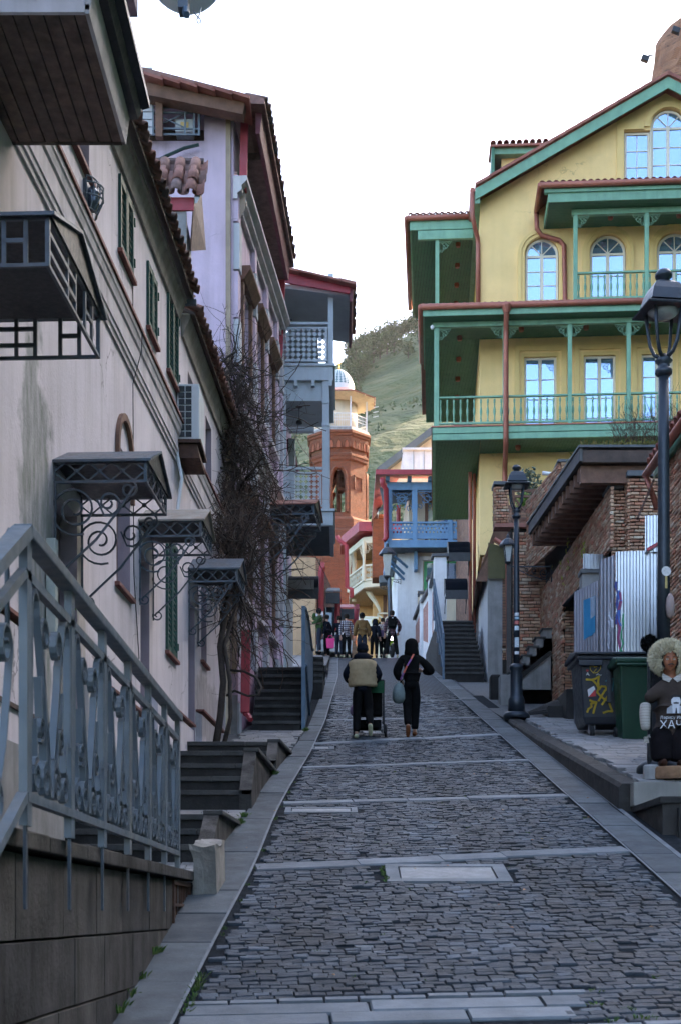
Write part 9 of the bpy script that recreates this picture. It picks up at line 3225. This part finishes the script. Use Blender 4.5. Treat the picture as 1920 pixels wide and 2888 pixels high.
# fur hat: a shaggy ring round the face, made of many locks
hc = Vector((DX - .025, DYY + .02, z0 + 1.345))
b = B()
b.lathe([(.02, -.17), (.13, -.15), (.185, -.06), (.195, .04), (.16, .14), (.09, .195), (.01, .21)], hc + Vector((0, .05, 0)), 20)
b.obj('hat_core', FUR, dl, smooth=True)
b = B()
rr_ = random.Random(5)
for _ in range(9500):
    d = Vector((rr_.gauss(0, 1), rr_.gauss(0, 1), rr_.gauss(0, 1))).normalized()
    p = Vector((d.x * .205, d.y * .18 + .0, d.z * .20))
    # leave the face opening free
    fx, fz = (hc + p).x - fc.x, (hc + p).z - fc.z
    if p.y < 0 and (fx / .098) ** 2 + ((fz + .03) / .135) ** 2 < 1:
        continue
    if d.z < -.55 and d.y < .2 and abs(fx) < .09:
        continue
    L = rr_.uniform(.03, .06)
    dd = (d + Vector((rr_.gauss(0, .35), rr_.gauss(0, .35), rr_.gauss(0, .35) - .15))).normalized()
    s_ = dd.cross(Vector((rr_.uniform(-1, 1), rr_.uniform(-1, 1), rr_.uniform(-1, 1)))).normalized() * rr_.uniform(.004, .008)
    q = hc + p
    b.add([q - s_, q + s_, q + dd * L * .6 + s_ * .7, q + dd * L, q + dd * L * .6 - s_ * .7], [(0, 1, 2, 3, 4)], rr_.random())
b.obj('hat_fleece', FUR, dl, kind='stuff')
B().tube([fc + Vector((.095 * math.cos(a), -.02, .02 + .12 * math.sin(a))) for a in [R(-50) + R(280) * i / 20 for i in range(21)]], .018, 5).obj('hat_lining', DKP, dl)
# shirt print: grey bust of a man and two lines of lettering
YFt = DYY - .222


def flat_poly(pts, m_, name, yo=0.0):
    B().add([(DX + x, YFt - yo - .0, dz0 + z) for x, z in pts], [tuple(range(len(pts)))]).obj(name, m_, dl)


def chest_y(x, z):
    return 0


# letters are projected onto the shirt front by a small curved offset
def text_part(txt, size, x, z, m_, name):
    cu_ = bpy.data.curves.new('tmp_text', 'FONT')
    cu_.body = txt
    cu_.size = size
    cu_.extrude = .0015
    cu_.resolution_u = 3
    to = bpy.data.objects.new('tmp_text', cu_)
    COL.objects.link(to)
    dg_ = bpy.context.evaluated_depsgraph_get()
    me = bpy.data.meshes.new_from_object(to.evaluated_get(dg_))
    bpy.data.objects.remove(to)
    bpy.data.curves.remove(cu_)
    me.name = name
    me.materials.clear()
    me.materials.append(m_)
    for v in me.vertices:
        X, Yv, Zv = v.co
        lx = x + X
        v.co = Vector((DX + lx, YFt - .018 + .9 * (lx * lx) + Zv, dz0 + z + Yv))
    return link(name, me, dl)


PW = mat('print_white', (.62, .62, .66), .8, .12, 20, 0)
PG = mat('print_grey', (.36, .36, .40), .8, .12, 20, 0)
PK = mat('print_black', (.012, .012, .014), .8, .1, 20, 0)
cur = lambda x: YFt - .020 + .9 * x * x


def pp(pts, m_, name, yo):
    B().add([(DX + x, cur(x) - yo, dz0 + z) for x, z in pts], [tuple(range(len(pts)))]).obj(name, m_, dl)


text_part('Ларису Ивановну', .050, -.175, .715, PW, 'shirt_lettering')
text_part('ХАЧУ', .135, -.18, .600, PW, 'shirt_lettering')
bx0 = .0
pp([(bx0 - .10, .78), (bx0 + .12, .78), (bx0 + .115, .84), (bx0 + .06, .875), (bx0 - .05, .875), (bx0 - .095, .84)], PG, 'print_shoulders', .000)
pp([(bx0 - .03, .78), (bx0 + .05, .78), (bx0 + .055, .87), (bx0 - .035, .87)], PW, 'print_shirt_front', .003)
pp([(bx0 + .0, .78), (bx0 + .025, .78), (bx0 + .018, .845), (bx0 + .008, .845)], PK, 'print_tie', .005)
pp([(bx0 + .01 + .058 * math.cos(a), .925 + .072 * math.sin(a)) for a in [2 * math.pi * i / 16 for i in range(16)]], PW, 'print_head', .004)
pp([(bx0 - .052, .94), (bx0 - .05, .99), (bx0 + .0, 1.01), (bx0 + .07, .995), (bx0 + .072, .945), (bx0 + .05, .975), (bx0 - .02, .975)], PK, 'print_hair', .007)
pp([(bx0 - .015, .895), (bx0 + .04, .895), (bx0 + .05, .908), (bx0 + .012, .916), (bx0 - .025, .908)], PK, 'print_moustache', .007)
# second doll's dark hat behind
d2 = thing('dark_fur_hat', 'dark shaggy hat showing behind the doll in the fur hat', 'hat', at(1828, 1820, 17.75))
b = B()
hc2 = at(1830, 1815, 17.75)
for _ in range(900):
    d = Vector((rr_.gauss(0, 1), rr_.gauss(0, 1), rr_.gauss(0, 1))).normalized()
    p = hc2 + d * .085
    s_ = d.cross(Vector((rr_.uniform(-1, 1), rr_.uniform(-1, 1), rr_.uniform(-1, 1)))).normalized() * .008
    b.add([p - s_, p + s_, p + d * .04], [(0, 1, 2)])
b.obj('fleece', BLACK, d2, kind='stuff')
B().lathe([(.02, -.09), (.08, -.05), (.09, .02), (.05, .08), (.01, .09)], hc2, 12).obj('crown', BLACK, d2)
B().tube([hc2 + Vector((0, 0, -.05)), Vector((hc2.x, hc2.y, kz(17.75)))], .03, 6).obj('stand', IRON_K, d2)
